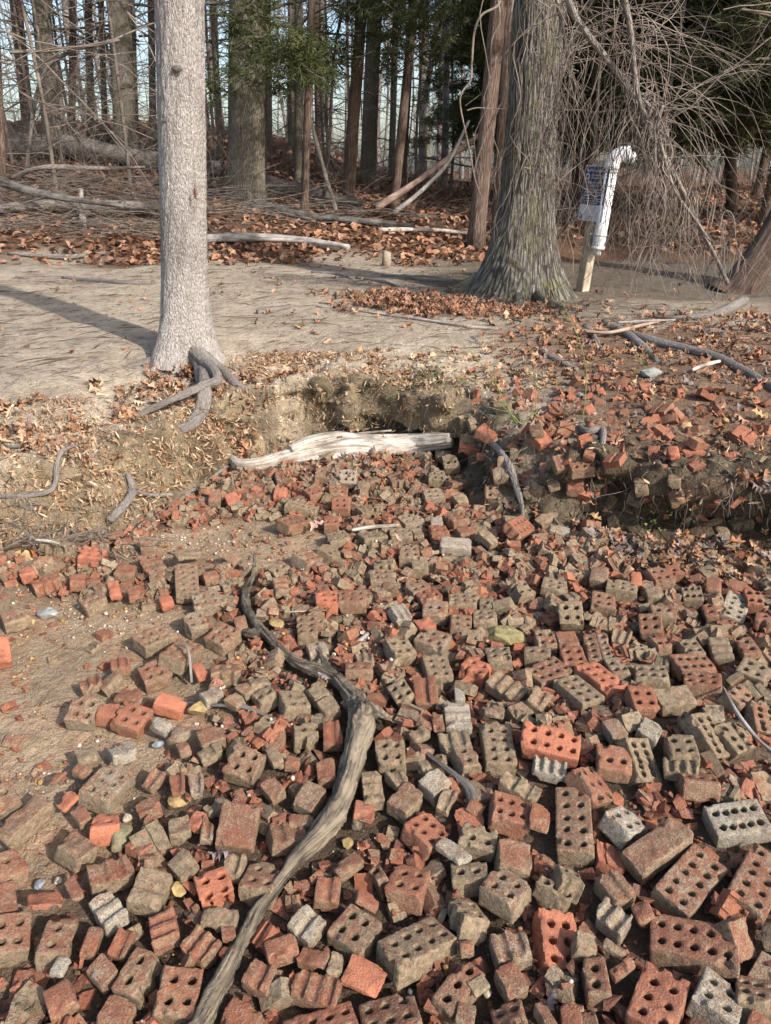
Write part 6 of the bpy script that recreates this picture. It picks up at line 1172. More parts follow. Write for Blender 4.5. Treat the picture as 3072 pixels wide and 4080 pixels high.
BROWN = [(.33, .175, .105), (.41, .235, .145), (.26, .135, .08), (.37, .215, .15), (.22, .125, .085), (.47, .30, .195), (.38, .185, .105)]
TAN = [(.52, .37, .24), (.45, .29, .17), (.58, .44, .31), (.40, .235, .125), (.33, .17, .085), (.49, .34, .21)]
GREYB = [(.30, .17, .095), (.38, .225, .135), (.19, .15, .13), (.25, .205, .185), (.44, .28, .17), (.34, .155, .08)]
# forest floor carpet, thinning towards the path
N = 15000
xs = rs.uniform(-1, 1, N); ys = 9.0 + 17 * rs.rand(N) ** 1.6; xs = xs * (.56 * ys + .8)
edge = 9.35 + .35 * fbm2(xs * 1.1, ys * 0 + 3, 3, 48) + .25 * rs.randn(N) + np.where(xs > 1.6, 1.2, 0)
ok = ys > edge; b = Buf(); far = ys > 12.5
lay(b, xs[ok & far], ys[ok & far], LF, .10, .18, BROWN, .03, .5); lay(b, xs[ok & ~far], ys[ok & ~far], LF, .08, .15, BROWN, .03, .5)
tag(link('leaf_litter', b.mesh('leaf_litter'), M['leaf']), 'carpet of brown oak leaves on the forest floor', None, None, 'stuff')
# drift of leaves beside the oak, leaves over the slope on the vine side, strays on the path
b = Buf()
N = 900; t = rs.rand(N); xs = -.15 + 1.25 * t + .25 * rs.randn(N); ys = 6.35 + .25 * rs.randn(N) - .25 * (t - .3); lay(b, xs, ys, LT, .07, .13, BROWN, .02, .5)
N = 4000; xs = rs.uniform(.35, 3.3, N); ys = rs.uniform(2.7, 6.2, N)
dens = smooth(.5, .95, xs + .2 * fbm2(xs * 2, ys * 2, 2, 61)) * (.35 + .65 * smooth(-.25, .25, fbm2(xs * 2.6, ys * 2.6, 3, 62))) * (1 - smooth(5.2, 6.0, ys + (xs - 1.3) * -.3))
ok = (bank_dist(xs, ys) > .03) & (rs.rand(N) < dens); lay(b, xs[ok], ys[ok], LT, .05, .105, BROWN + GREYB, .012, .5)
N = 170; xs = rs.uniform(-3.6, 3.2, N); ys = rs.uniform(4.3, 9.6, N); lay(b, xs, ys, LT, .06, .11, BROWN, .01, .35)
N = 260; xs = rs.uniform(-.2, 1.0, N); ys = rs.uniform(4.2, 4.9, N) + .0 * xs; lay(b, xs, ys, LT, .05, .09, TAN, .01, .4)
N = 420; xs = rs.uniform(-.95, .5, N); ys = rs.uniform(3.1, 4.3, N); ok = (bank_dist(xs, ys) < -.02); ci, cj = cell(xs, ys); z = SURF[ci, cj]; ok &= (ys > 3.75 - .25 * rs.rand(N)); lay(b, xs[ok], ys[ok], LT, .05, .09, BROWN + GREYB, .006, .6, z[ok])
N = 360; xs = rs.uniform(.9, 2.0, N); ys = 2.97 - .30 * rs.rand(N) ** 1.5 - .1 * (xs - 1); ok = bank_dist(xs, ys) < .06; ci, cj = cell(xs, ys); lay(b, xs[ok], ys[ok], LT, .05, .09, GREYB, .006, .6, SURF[ci, cj][ok])
tag(link('leaf_litter', b.mesh('leaf_litter'), M['leaf']), 'drifts of dry oak leaves on the bank and path', None, None, 'stuff')
# narrow straw coloured leaves matted on the near bank
b = Buf()
N = 42000; xs = rs.uniform(-2.6, .15, N); ys = rs.uniform(2.85, 4.9, N); s_ = bank_dist(xs, ys)
dens = smooth(-.02, .05, s_) * (1 - smooth(.42, .85, s_ + .22 * fbm2(xs * 1.7, ys * 1.7, 3, 66))) * (.30 + .70 * smooth(-.4, .1, fbm2(xs * 3.1, ys * 3.1, 3, 67)))
dens *= np.where((xs < -1.3), .75, 1.0)
ok = rs.rand(N) < dens; lay(b, xs[ok], ys[ok], LN, .024, .055, TAN, .012, .5)
N = 900; xs = rs.uniform(-2.4, -.9, N); ys = rs.uniform(3.3, 4.6, N); s_ = bank_dist(xs, ys); ok = (s_ > .1) & (s_ < .8) & (fbm2(xs * 2.2, ys * 2.2, 2, 68) > .05); lay(b, xs[ok], ys[ok], LT, .06, .12, BROWN + TAN, .02, .6)
N = 500; xs = rs.uniform(-1.25, -.55, N); ys = rs.uniform(4.0, 5.0, N); ok = fbm2(xs * 3, ys * 3, 2, 69) > .1; lay(b, xs[ok], ys[ok], LT, .06, .11, BROWN, .015, .5)
tag(link('leaf_litter', b.mesh('leaf_litter'), M['leaf']), 'matted narrow straw coloured leaves on the near bank', None, None, 'stuff')
# crumbs of earth, matted leaves and brick bits clinging to the cut face
def to_face(nv, spin):
    z = nv; x = np.cross(z, (0.3, .2, .93)); x /= np.linalg.norm(x) + 1e-9; y = np.cross(z, x); c_, s__ = math.cos(spin), math.sin(spin)
    return np.stack([x * c_ + y * s__, -x * s__ + y * c_, z], 1)
OCT = (np.array([(1, 0, 0), (-1, 0, 0), (0, 1, 0), (0, -1, 0), (0, 0, 1), (0, 0, -1.)]) * .5, np.array([(0, 2, 4), (2, 1, 4), (1, 3, 4), (3, 0, 4), (2, 0, 5), (1, 2, 5), (3, 1, 5), (0, 3, 5)]))
b = Buf(); idx = rs.randint(0, len(FACE_C), 9000); tn = ground_tone(FACE_C[idx, 0], FACE_C[idx, 1])[:, :3]
for k, i in enumerate(idx):
    if FACE_N[i, 2] > .93 and rs.rand() < .7: continue
    s = .007 + .030 * rs.rand() ** 2.5; v = OCT[0] * (1 + .35 * rs.normal(size=(6, 1))) * s * np.array([1.3, 1, .8])
    b.add(v @ rotm(rs, .8).T + FACE_C[i] - FACE_N[i] * s * .1, OCT[1], c=tuple(np.clip(tn[k] * rs.uniform(.45, 1.25), .02, 1)) + (1,))
tag(link('earth_crumbs', b.mesh('earth_crumbs', False), M['stone']), 'crumbled clods of earth on the cut face of the bank', None, None, 'stuff')
b = Buf(); idx = rs.randint(0, len(FACE_C), 30000)
for i in idx:
    x, y = FACE_C[i, :2]
    if x > .35: p_ = .10
    elif x > -.75: p_ = .35 if FACE_C[i, 2] > .3 else .15
    elif x > -1.3: p_ = .75
    else: p_ = .42
    if FACE_N[i, 2] > .9: p_ *= .6
    p_ *= .35 + .65 * float(fbm2(x * 5, y * 5 + FACE_C[i, 2] * 6, 2, 71) > -.15)
    if rs.rand() > p_ * .8: continue
    s = rs.uniform(.024, .055); sh = LN[rs.randint(6)]; v = (sh[0] * s) @ rotm(rs, .35).T @ to_face(FACE_N[i], rs.uniform(0, 6.28)) + FACE_C[i] + FACE_N[i] * rs.uniform(.002, .014)
    b.add(v, sh[1], sh[2], c=tuple(np.array(TAN[rs.randint(6)]) * rs.uniform(.7, 1.2)) + (1,))
tag(link('leaf_litter', b.mesh('leaf_litter'), M['leaf']), 'straw coloured leaf mat clinging to the bank face', None, None, 'stuff')
b = Buf(); idx = np.nonzero((FACE_C[:, 0] > .42) & (FACE_N[:, 2] < .9))[0]; idx = idx[rs.randint(0, len(idx), 170)]; tn = piece_tone(len(idx), .6)
for k, i in enumerate(idx):
    s = rs.uniform(.025, .085); sh = (MID if s > .04 else HULL)[rs.randint(14)]; v = (sh[0] * s) @ rotm(rs, .9).T + FACE_C[i] + FACE_N[i] * s * .12
    b.add(v, sh[1], sh[2] if len(sh) > 2 else None, c=tn[k])
me = b.mesh('brick_rubble'); me.set_sharp_from_angle(angle=R(25))
tag(link('brick_rubble', me, M['rubble']), 'brick bits bedded in the dark earth of the bank', None, None, 'stuff')
# fine dark debris, twigs and needles lying on the bare path
b = Buf(); N = 6500
xs = rs.uniform(-4, 2.6, N); ys = 4.1 + 5.4 * rs.rand(N) ** 1.3; ok = (bank_dist(xs, ys) > .3) & (np.abs(xs) < .6 * ys + .6)
for x, y in zip(xs[ok], ys[ok]):
    L_ = rs.uniform(.02, .10) if rs.rand() < .9 else rs.uniform(.12, .3); a = rs.normal(0, .8); z = float(ground_height(x, y)) + .004
    dx, dy = math.cos(a) * L_, math.sin(a) * L_; w = .0012 + L_ * .012
    b.add([(x, y - w, z), (x + dx, y + dy, z + .004), (x, y + w, z), (x + dx * .5, y + dy * .5, z + w * 2.5)], [(0, 1, 3), (1, 2, 3), (2, 0, 3)], c=(.17, .125, .09, 1))
for _ in range(4200):
    x = rs.uniform(-3.2, 2.6); y = 4.0 + 4.6 * rs.rand() ** 1.6
    if bank_dist(x, y) < .2 or abs(x) > .6 * y + .5: continue
    s = .004 + .016 * rs.rand() ** 3; b.add(OCT[0] * (1 + .3 * rs.normal(size=(6, 1))) * s * np.array([1.2, 1, .6]) + np.array([x, y, float(ground_height(x, y))]), OCT[1], c=tuple(np.array([(.30, .25, .19), (.45, .38, .29), (.18, .14, .10), (.26, .15, .09)][rs.randint(4)])) + (1,))
tag(link('twig_litter', b.mesh('twig_litter'), M['leaf']), 'fine twigs and needles strewn on the trodden path', None, None, 'stuff')

# ---------------------------------------------------------------- trees
def flare_disp(lobes, amp, h, seed, bark=.0, fu=5.0, fv=2.0, ridged=False):
    rp = np.random.RandomState(seed); ph = rp.uniform(0, 6.28, lobes); wd = rp.uniform(.5, 1.4, lobes)
    def f(s, th, rad, P):
        e = np.exp(-s / h)
        l = 0
        for p, w in zip(ph, wd): l = l + w * np.maximum(0, np.cos(th - p)) ** 5
        out = rad * (amp * e * (l * .8 + .25) + .03 * noise2(np.cos(th) * 1.5 + 3, np.sin(th) * 1.5 + s * .8, seed % 9))
        if bark:
            u = th * fu
            g = 1 - np.abs(fbm2(np.cos(th) * fu * 1.0 + np.sin(s * 3) * .1, np.sin(th) * fu * 1.0 + s * fv, 3, seed % 7 + 3)) if ridged else fbm2(np.cos(th) * fu, np.sin(th) * fu + s * fv, 3, seed % 7 + 3)
            out = out + bark * g
        return out
    return f
def grow(b, p, d, L, r, depth, rs_, sides, droop=0.0, wig=.35, kids=(3, 5), seg=6):
    """a bare branch that bends and forks"""
    pts = [p]; q = np.array(p, float); d = np.array(d, float)
    for _ in range(seg):
        d = d + rs_.normal(0, wig / seg ** .5, 3) * .5 + np.array([0, 0, -droop / seg]); d /= np.linalg.norm(d); q = q + d * L / seg; pts.append(q.copy())
    pts = np.array(pts); rad = np.linspace(r, r * .35, len(pts)); tube(b, pts, rad, sides, cap=False)
    if depth > 0:
        for _ in range(rs_.randint(*kids)):
            k = rs_.randint(1, len(pts)); nd = pts[k] - pts[k - 1]; nd = nd / np.linalg.norm(nd) + rs_.normal(0, .65, 3) + np.array([0, 0, .1 - droop * .3]); nd /= np.linalg.norm(nd)
            grow(b, pts[k], nd, L * rs_.uniform(.35, .7), rad[k] * .55, depth - 1, rs_, max(3, sides - 1), droop, wig, kids, max(4, seg - 1))
def make_trunk(base, top, r, height, sides, rings, disp, taper=.45):
    base = np.array(base); top = np.array(top); k = height / max(.5, top[2] - base[2])
    t = np.linspace(0, 1, rings); P = base[None] + (top - base)[None] * (t * k)[:, None]
    P[:, 0] += .04 * np.sin(t * 5 + base[0]) * t * height * .12; P[:, 1] += .05 * np.sin(t * 4 + base[1]) * t * height * .1
    P[0, 2] -= .12; rad = r * (1 - taper * t)
    b = Buf(); tube(b, P, rad, sides, disp); return b, P, rad
def leafspray(seed):
    r = np.random.RandomState(seed); v = []; t = []
    for _ in range(26):
        a = r.normal(0, .75); s = r.uniform(0, 1); L_ = r.uniform(.18, .42); o = np.array([s * .75, s * .25 * math.sin(a), r.normal(0, .05)])
        d = np.array([math.cos(a), math.sin(a), r.normal(-.15, .35)]); w = np.cross(d, r.normal(size=3)); w = w / np.linalg.norm(w) * .022
        n = len(v); v += [o - w, o + w, o + d * L_]; t.append((n, n + 1, n + 2))
    return np.array(v), np.array(t)
SPR = [leafspray(i) for i in range(8)]
def needles(seed, h0, h1, count, reach, dens, size):
    """a juniper crown about the z axis: drooping branches carrying feathery sprays"""
    r = np.random.RandomState(seed); bb = Buf(); bn = Buf()
    for _ in range(count):
        h = h0 + (h1 - h0) * r.rand() ** .9; a = r.uniform(0, 6.283); L_ = reach * r.uniform(.45, 1.1) * (1 - .45 * (h - h0) / (h1 - h0 + .01))
        n = 7; tt = np.linspace(0, 1, n); out = L_ * tt; z = h + L_ * (.25 * tt - .45 * tt ** 2) + .04 * r.randn(n).cumsum()
        a2 = a + .25 * np.cumsum(r.normal(0, .25, n)); pts = np.stack([np.cos(a2) * out, np.sin(a2) * out, z], -1)
        tube(bb, pts, np.linspace(.016, .004, n) * (.6 + L_ * .5), 4, cap=False)
        for _ in range(int(dens * L_ * r.uniform(.3, 1.5))):
            k = r.uniform(.25, 1); p = np.array([np.interp(k, tt, pts[:, c]) for c in range(3)]); s = size * r.uniform(.6, 1.3)
            sp = SPR[r.randint(8)]; bn.add((sp[0] * s) @ rotm(r, .55).T + p + r.normal(0, .07, 3), sp[1])
    return bb.mesh('cedar_branches'), bn.mesh('cedar_foliage', False)
CROWN_LOW = [needles(1, 2.5, 7.0, 30, 1.2, 20, .32), needles(2, 2.6, 7.5, 32, 1.3, 20, .32)]
CROWN_DENSE = [needles(5, .7, 6.5, 105, 1.9, 34, .36), needles(6, .6, 7.5, 115, 2.1, 34, .36)]
for me1, me2 in CROWN_LOW + CROWN_DENSE: me1.materials.append(M['twig']); me2.materials.append(M['needle'])
def bare(seed, h0, h1, count, reach, r0):
    r = np.random.RandomState(seed); b = Buf()
    for _ in range(count):
        h = r.uniform(h0, h1); a = r.uniform(0, 6.283); grow(b, (0, 0, h), (math.cos(a), math.sin(a), r.uniform(-.1, .6)), reach * r.uniform(.5, 1.2), r0, 2, r, 4, .15, .5)
    return b.mesh('bare_branches')
BARE = [bare(1, 1.3, 8.0, 40, 2.4, .022), bare(2, 1.6, 8.5, 36, 2.8, .026), bare(3, 1.2, 7, 38, 2.0, .018)]
for me in BARE: me.materials.append(M['twig'])
TREE_LABELS = json_labels = [
 'pale grey scaly trunk in sun standing at the bank edge', 'thick furrowed oak with flared mossy base beside the sign post',
 'reddish brown ragged trunk beyond the dark slanting bough', 'broad grey trunk beside the reddish one behind the fallen boughs', 'stout ridged grey trunk rising behind the brush pile',
 'thin grey trunk between the two broad grey ones', 'slim grey trunk close behind the stout ridged one', 'very thick grey trunk with dark flared base beyond the pale tree',
 'straight slim grey trunk beyond the very thick one', 'thin brown cedar leaning beside a bleached pole', 'brown cedar leaning over leaves in the middle of the wood', 'smooth grey trunk with black mossy foot behind the leaning cedar',
 'slender cedar beside the fallen forked bough', 'dark straight cedar behind the slender one', 'red brown cedar with fluted base just behind the oak', 'thin cedar tucked between the oak and the fluted cedar',
 'distant pale trunk beyond the forked bough', 'distant pale straight trunk on the slope past the slim grey one', 'distant grey trunk near the very thick one', 'distant brown trunk beside the thin brown cedar',
 'tall thin reddish cedar behind the vine tangle', 'thin leaning trunk at the very edge of the wood by the boughs', 'distant pale trunk in the gap between cedars', 'thin grey stem in front of the far slope', 'thin brown stem beside the stout ridged trunk', 'thin grey stem just past the pale tree', 'slim grey stem beside the very thick trunk', 'thin grey stem between the pale tree and the very thick trunk']
for ti, (k, x, y, z, r, tx, tz) in enumerate(TREES):
    big = k in ('main', 'oak')
    root = empty({'main': 'pale_tree', 'oak': 'oak_tree', 'c': 'cedar_tree'}.get(k, 'forest_tree'), (x, y, z))
    tag(root, TREE_LABELS[ti], 'tree', None if big else 'trees of the wood behind the path')
    if k == 'main': b, P, rad = make_trunk((x, y, z), (tx, y, tz), r, 11, 110, 460, flare_disp(6, 1.1, .20, 5, .0045, 26, 20), .40)
    elif k == 'oak': b, P, rad = make_trunk((x, y, z), (tx, y, tz), r, 12, 130, 300, flare_disp(6, 1.5, .36, 9, .016, 11, 2.2, True), .35)
    else: b, P, rad = make_trunk((x, y, z), (tx, y, tz), r, 11, 32 if r > .09 else 16, 60, flare_disp(5, .55 if r > .1 else .35, .22, ti, .012 if k == 'c' else .006, 5, .9, True), .45)
    link('trunk', b.mesh('trunk'), M[{'main': 'main', 'oak': 'oak', 'c': 'cedar', 'b': 'cedar'}.get(k, 'grey')], root)
    if k == 'c':
        me1, me2 = CROWN_LOW[ti % 2]
        for nm, me in (('branches', me1), ('crown', me2)):
            o = link(nm, me, None, root, (0, 0, 0)); o.rotation_euler = (0, 0, ti * 1.7)
            mx = (tx - x) / max(.5, tz - z); o.matrix_parent_inverse = Matrix.Identity(4)
            o.location = (mx * 3.5, 0, .25); 
    else:
        o = link('branches', BARE[ti % 3], None, root, (0, 0, 0)); o.rotation_euler = (0, 0, ti * 2.1); o.scale = (1, 1, 1); o.location = ((tx - x) / max(.5, tz - z) * 3, 0, 2.6 if big else .3)
tree_root = {o.name: o for o in COL.objects if o.type == 'EMPTY'}
main_tree = tree_root['pale_tree']
for nm, (px_, py_, pz_), sz_ in (('bark_scar', SCARS[0], (.007, .006, .034)), ('knot', SCARS[1], (.030, .012, .018)), ('knot', SCARS[2], (.012, .008, .012))):
    b = Buf(); v, f = pebble(77, *sz_); b.add(v, f, c=((.16, .06, .035, 1) if nm == 'bark_scar' else (.13, .115, .10, 1))); link(nm, b.mesh(nm), M['stone'], main_tree, (px_ - main_tree.location[0], py_ - main_tree.location[1], pz_ - main_tree.location[2]))
for ri, pts in enumerate(ROOTS):
    b = Buf(); pts = [[main_tree.location[0] + .02, main_tree.location[1] - .02, main_tree.location[2] + .10, pts[0][3] * 1.15]] + pts if ri < 4 else pts; P, r = spline(pts, 8); P = P - np.array([0, 0, .010]); tube(b, P, r * .66, 20, lambda s_, th, rad, P_: rad * (.22 * fbm2(np.cos(th) * 1.6 + s_ * 7, np.sin(th) * 1.6 + s_ * 5, 3, 33) + .10 * noise2(np.cos(th) * 3, np.sin(th) * 3 + s_ * 22, 7))); link('root', b.mesh('root'), M['root'], main_tree)
oak = tree_root['oak_tree']
for pts in OAKROOT:
    b = Buf(); P, r = spline(pts, 8); tube(b, P, r, 20, wood_disp(.25, 2.2, 34)); link('root', b.mesh('root'), M['grey'], oak)
for pts in BANKROOT:
    b = Buf(); P, r = spline(pts, 8); tube(b, P, r, 12, wood_disp(.25, 1.8, 35)); link('root', b.mesh('root'), M['root'], oak)
for pts in PATHROOT:
    b = Buf(); P, r = spline(pts, 8); tube(b, P, r, 10, wood_disp(.25, 1.8, 36)); link('root', b.mesh('root'), M['root'], oak)
# leaning tree at the edge, with roots reaching over the bank
lr = empty('leaning_tree', LEAN); tag(lr, 'dark leaning trunk with grey roots spreading down the slope below the vines', 'tree')
b = Buf(); P = catmull([(LEAN[0] - .12, LEAN[1], LEAN[2] - .1), (LEAN[0], LEAN[1], LEAN[2] + .12), (LEAN[0] + .35, LEAN[1] + .1, LEAN[2] + .9), (LEAN[0] + .95, LEAN[1] + .3, LEAN[2] + 3), (LEAN[0] + 1.5, LEAN[1] + .3, LEAN[2] + 7)], 18)
tube(b, P, np.interp(np.linspace(0, 1, len(P)), [0, .12, .3, 1], [.20, .16, .14, .11]), 44, flare_disp(4, .3, .3, 14, .012, 6, 1.5, True)); link('trunk', b.mesh('trunk'), M['cedar'], lr)
for pts in RROOT:
    b = Buf(); P, r = spline(pts, 8); tube(b, P, r, 14, wood_disp(.3, 1.8, 37)); link('root', b.mesh('root'), M['root'], lr)
# dense junipers that close the view behind the oak and the vines
JUN = [(2.4, 14.8, 0, 'dense dark juniper directly behind the oak'), (3.2, 13.2, 1, 'dense juniper behind the sign post'), (4.6, 13.8, 0, 'dense juniper behind the hanging vines'), (6.1, 12.8, 1, 'dense juniper near the tall reddish cedar'), (7.7, 13.6, 0, 'outermost dense juniper on the vine side'),
       (2.6, 17.5, 1, 'taller juniper in the second row past the oak'), (4.2, 18.0, 0, 'taller juniper in the second row past the post'), (6.0, 17.4, 1, 'taller juniper in the second row past the vines'), (8.2, 17.8, 0, 'taller juniper at the end of the second row'), (5.4, 10.6, 1, 'nearest yellowish juniper behind the leaning tree'), (4.1, 23.5, 0, 'far juniper glimpsed beyond the white pipe'), (6.6, 24.2, 1, 'far juniper glimpsed low behind the vines'), (9.4, 22.5, 0, 'far juniper beyond the tall reddish cedar'), (11.5, 20.5, 1, 'last far juniper towards the vine side edge'), (3.0, 27.5, 1, 'most distant juniper behind the post')]
for ji, (x, y, kk, lab) in enumerate(JUN):
    z = float(ground_height(x, y)); root = empty('juniper', (x, y, z)); tag(root, lab, 'tree', 'junipers behind the oak')
    b, P, rad = make_trunk((x, y, z), (x + .1, y, z + 3), .09, 8, 14, 30, flare_disp(4, .3, .2, ji, .008, 5, .9, True), .6); link('trunk', b.mesh('trunk'), M['cedar'], root)
    for nm, me in (('branches', CROWN_DENSE[kk][0]), ('crown', CROWN_DENSE[kk][1])):
        o = link(nm, me, None, root, (0, 0, .5 if ji != 10 else .1)); o.rotation_euler = (0, 0, ji * 2.3); s = .9 + .05 * (ji % 5); o.scale = (s, s, s)
# sprays of juniper hanging into the view beside the very thick trunk
for (x, y, z, lab, hh) in [(-1.75, 11.6, 3.1, 'green juniper bough hanging in front of the very thick trunk', 1.0), (-1.2, 11.2, 2.9, 'small green juniper bough left of the thin brown cedar', .8), (-.55, 12.2, 3.2, 'green juniper bough over the leaning middle cedar', 1.1), (.2, 12.0, 3.3, 'dark juniper bough above the slender cedar', 1.2)]:
    me1, me2 = needles(int(abs(x * 100)) + 7, -.35, hh * .5, 16, .75, 34, .28); me1.materials.append(M['twig']); me2.materials.append(M['needle'])
    root = empty('juniper_bough', (x, y, z)); tag(root, lab, 'branch'); link('stem', me1, None, root, (0, 0, 0)); link('foliage', me2, None, root, (0, 0, 0))
# saplings and far woods
SAPM = []
for i in range(4):
    r = np.random.RandomState(40 + i); b = Buf(); P = np.array([(0, 0, -.1), (.05, 0, 1.2), (.1 * r.randn(), .1 * r.randn(), 3), (.35 * r.randn(), .3 * r.randn(), 6.5)]); P = catmull(P, 8); tube(b, P, np.linspace(.035, .012, len(P)), 7)
    for _ in range(24):
        k = r.randint(3, len(P) - 1); a = r.uniform(0, 6.28); grow(b, P[k], (math.cos(a), math.sin(a), r.uniform(-.2, .7)), r.uniform(.6, 1.9), .011, 2, r, 3, .25, .6)
    me = b.mesh('sapling'); me.materials.append(M['twig']); SAPM.append(me)
SP = [(-6.9, 12.4), (-6.2, 13.6), (-5.2, 13.2), (-4.9, 12.0), (-4.1, 13.0), (-3.7, 14.2), (-3.0, 13.8), (-2.6, 15.5), (-1.9, 17.2), (-1.1, 15.8), (-.7, 15.0), (.6, 15.4), (-7.6, 14.6), (-5.6, 14.5), (-3.4, 16.4), (-1.4, 19), (1.3, 16.2), (-8.4, 13.2), (-6.6, 17.5), (-4.4, 18.5), (-2.9, 19.2), (3.9, 11.6), (2.9, 11.4), (-7.8, 16.2), (-7.0, 18.8), (-5.9, 19.5), (-5.0, 15.6), (-8.8, 17.8), (-3.9, 20.2), (-6.4, 15.2), (-9.4, 20.5), (-7.4, 21.5), (-4.6, 21.8), (-2.2, 21.4), (-5.4, 17.6)]
ORD = ['first', 'second', 'third', 'fourth', 'fifth', 'sixth', 'seventh', 'eighth', 'ninth', 'tenth', 'eleventh', 'twelfth']
for si, (x, y) in enumerate(SP):
    z = float(ground_height(x, y)); o = link('sapling', SAPM[si % 4], None, None, (x, y, z)); o.rotation_euler = (0, 0, si * 1.9); o.scale = (1, 1, .85 + .07 * (si % 5))
    near = min(range(2, len(TREES)), key=lambda q: (TREES[q][1] - x) ** 2 + (TREES[q][2] - y) ** 2)
    tag(o, 'slim bare sapling close to the ' + ' '.join(TREE_LABELS[near].split()[:6]), 'sapling', 'bare saplings in the wood')
b = Buf(); r = np.random.RandomState(77)
for _ in range(190):
    y = r.uniform(21, 46); x = r.uniform(-.75, .75) * y; z = float(ground_height(x, y)); h = r.uniform(7, 11); rr = .03 + .13 * r.rand() ** 3
    P = catmull([(x, y, z - .2), (x + .15 * r.randn(), y, z + h * .4), (x + .5 * r.randn(), y, z + h)], 4); tube(b, P, np.linspace(rr, rr * .5, len(P)), 6, cap=False)
    for _ in range(7):
        k = r.randint(1, len(P)); a = r.uniform(0, 6.28); grow(b, P[k], (math.cos(a), math.sin(a) * .5, r.uniform(-.1, .9)), r.uniform(1, 3), max(.012, rr * .28), 2, r, 3, .15, .6, (1, 4), 3)
tag(link('far_woods', b.mesh('far_woods'), M['hazedwood']), 'bare winter woods far beyond the near trunks', None, None, 'stuff')

# ---------------------------------------------------------------- fallen wood on the forest floor
def gz(x, y): return float(ground_height(x, y))
LOGS = [('fallen_log', 'long pale grey log lying on leaves past the very thick trunk', [(-2.7, 9.9), (-1.9, 10.0), (-1.1, 9.95), (-.45, 9.6)], [.05, .055, .05, .04], .05, 'greywood'),
 ('fallen_log', 'thin straight bleached pole lying on leaves in the middle of the wood', [(-.1, 10.9), (.6, 11.0), (1.35, 10.9)], [.03, .03, .025], .05, 'pale'),
 ('fallen_bough', 'mottled grey bough lying in the brush pile behind the path', [(-5.6, 10.6), (-4.6, 10.9), (-3.6, 11.0), (-2.6, 11.2), (-2.4, 11.0)], [.05, .07, .08, .06, .03], .12, 'branch'),
 ('fallen_bough', 'dark slanting bough running down into the brush pile', [(-6.2, 11.6), (-5.4, 11.1), (-4.5, 10.6), (-3.4, 10.4)], [.10, .075, .05, .03], .35, 'dark'),
 ('fallen_log', 'big rotten log lying across the slope behind the stout trunk', [(-7.2, 14.0), (-5.6, 14.2), (-4.2, 14.1), (-2.8, 13.9)], [.19, .18, .16, .13], .10, 'branch'),
 ('fallen_log', 'brown log lying beyond the thin brown cedar', [(-2.4, 13.6), (-1.6, 13.4), (-.8, 12.9), (-.4, 12.7)], [.12, .11, .09, .06], .05, 'branch'),
 ('fallen_bough', 'curved pale bough arching over the brush pile', [(-5.4, 11.7), (-4.8, 11.5), (-4.0, 11.6), (-3.5, 11.9)], [.03, .035, .03, .015], .45, 'branch'),
 ('fallen_log', 'dark wet log lying by the foot of the very thick trunk', [(-2.0, 12.2), (-1.2, 11.6), (-.4, 11.3), (.4, 11.2)], [.08, .07, .06, .04], .05, 'dark'),
 ('fallen_log', 'grey log end at the frame edge beside the path', [(-4.6, 9.5), (-3.9, 9.5), (-3.45, 9.62)], [.02, .028, .02], .02, 'branch')]
for nm, lab, xy, rad, lift, mt in LOGS:
    P = [(x, y, gz(x, y) + rr * .6 + (lift if 0 < i_ < len(xy) else lift * .6)) for i_, ((x, y), rr) in enumerate(zip(xy, rad))]
    b = Buf(); Q = catmull(P, 10); tube(b, Q, np.interp(np.linspace(0, 1, len(Q)), np.linspace(0, 1, len(rad)), rad), 18, wood_disp(.35, 1.8, len(lab)))
    tag(link(nm, b.mesh(nm), M[mt]), lab, nm.split('_')[1])
LEANERS = [('leaning_pole', 'bleached pole leaning against the thin brown cedar', [(-.75, 12.4, -.02), (-1.0, 12.5, .8), (-1.3, 12.6, 1.9)], .035, 'pale'),
 ('broken_bough', 'brown broken bough leaning behind the slender cedar', [(-.15, 12.6, .05), (.6, 12.9, .55), (1.6, 13.4, 1.25)], .06, 'redwood'),
 ('broken_bough', 'pale forked bough propped beside the brown broken bough', [(.1, 12.3, .05), (.55, 12.4, .4), (.95, 12.5, .8), (1.25, 12.5, 1.4)], .04, 'greywood'),
 ('broken_bough', 'black crooked dead stem standing between the cedars', [(-1.0, 12.6, 0), (-.85, 12.6, 1.0), (-.75, 12.6, 2.1), (-.6, 12.6, 2.7)], .03, 'dark'),
 ('broken_bough', 'thin pale stems leaning at the foot of the very thick trunk', [(-2.55, 11.2, 0), (-2.75, 11.4, 1.1), (-2.7, 11.5, 2.3), (-2.9, 11.6, 3.4)], .035, 'branch'),
 ('dead_snag', 'short pale snag standing in the brush pile', [(-4.05, 10.6, 0), (-4.03, 10.6, .28), (-4.0, 10.6, .5)], .05, 'greywood'),
 ('broken_bough', 'sharp broken branch jutting up through the brush pile', [(-5.4, 12.2, .2), (-4.9, 12.2, 1.5), (-4.2, 12.1, 1.95)], .035, 'dark')]
for nm, lab, pts, rr, mt in LEANERS:
    P = [(x, y, gz(x, y) + h) for x, y, h in pts]; b = Buf(); Q = catmull(P, 8); tube(b, Q, np.linspace(rr, rr * .6, len(Q)), 12, wood_disp(.35, 1.8, len(lab)))
    tag(link(nm, b.mesh(nm), M[mt]), lab, nm.split('_')[1])
v, q = box_arr(.09, .07, .16); b = Buf(); v = v + np.array([0, 0, .07]); v[v[:, 2] > .1, 0] *= .8; v[[1, 3], 2] += .02; b.add(v, None, q)
sst = link('cut_stake', b.mesh('stake'), M['post'], None, STUMP); sst.rotation_euler = (0, .06, .4); tag(sst, 'short grey cut stake standing at the far side of the path', 'stake')
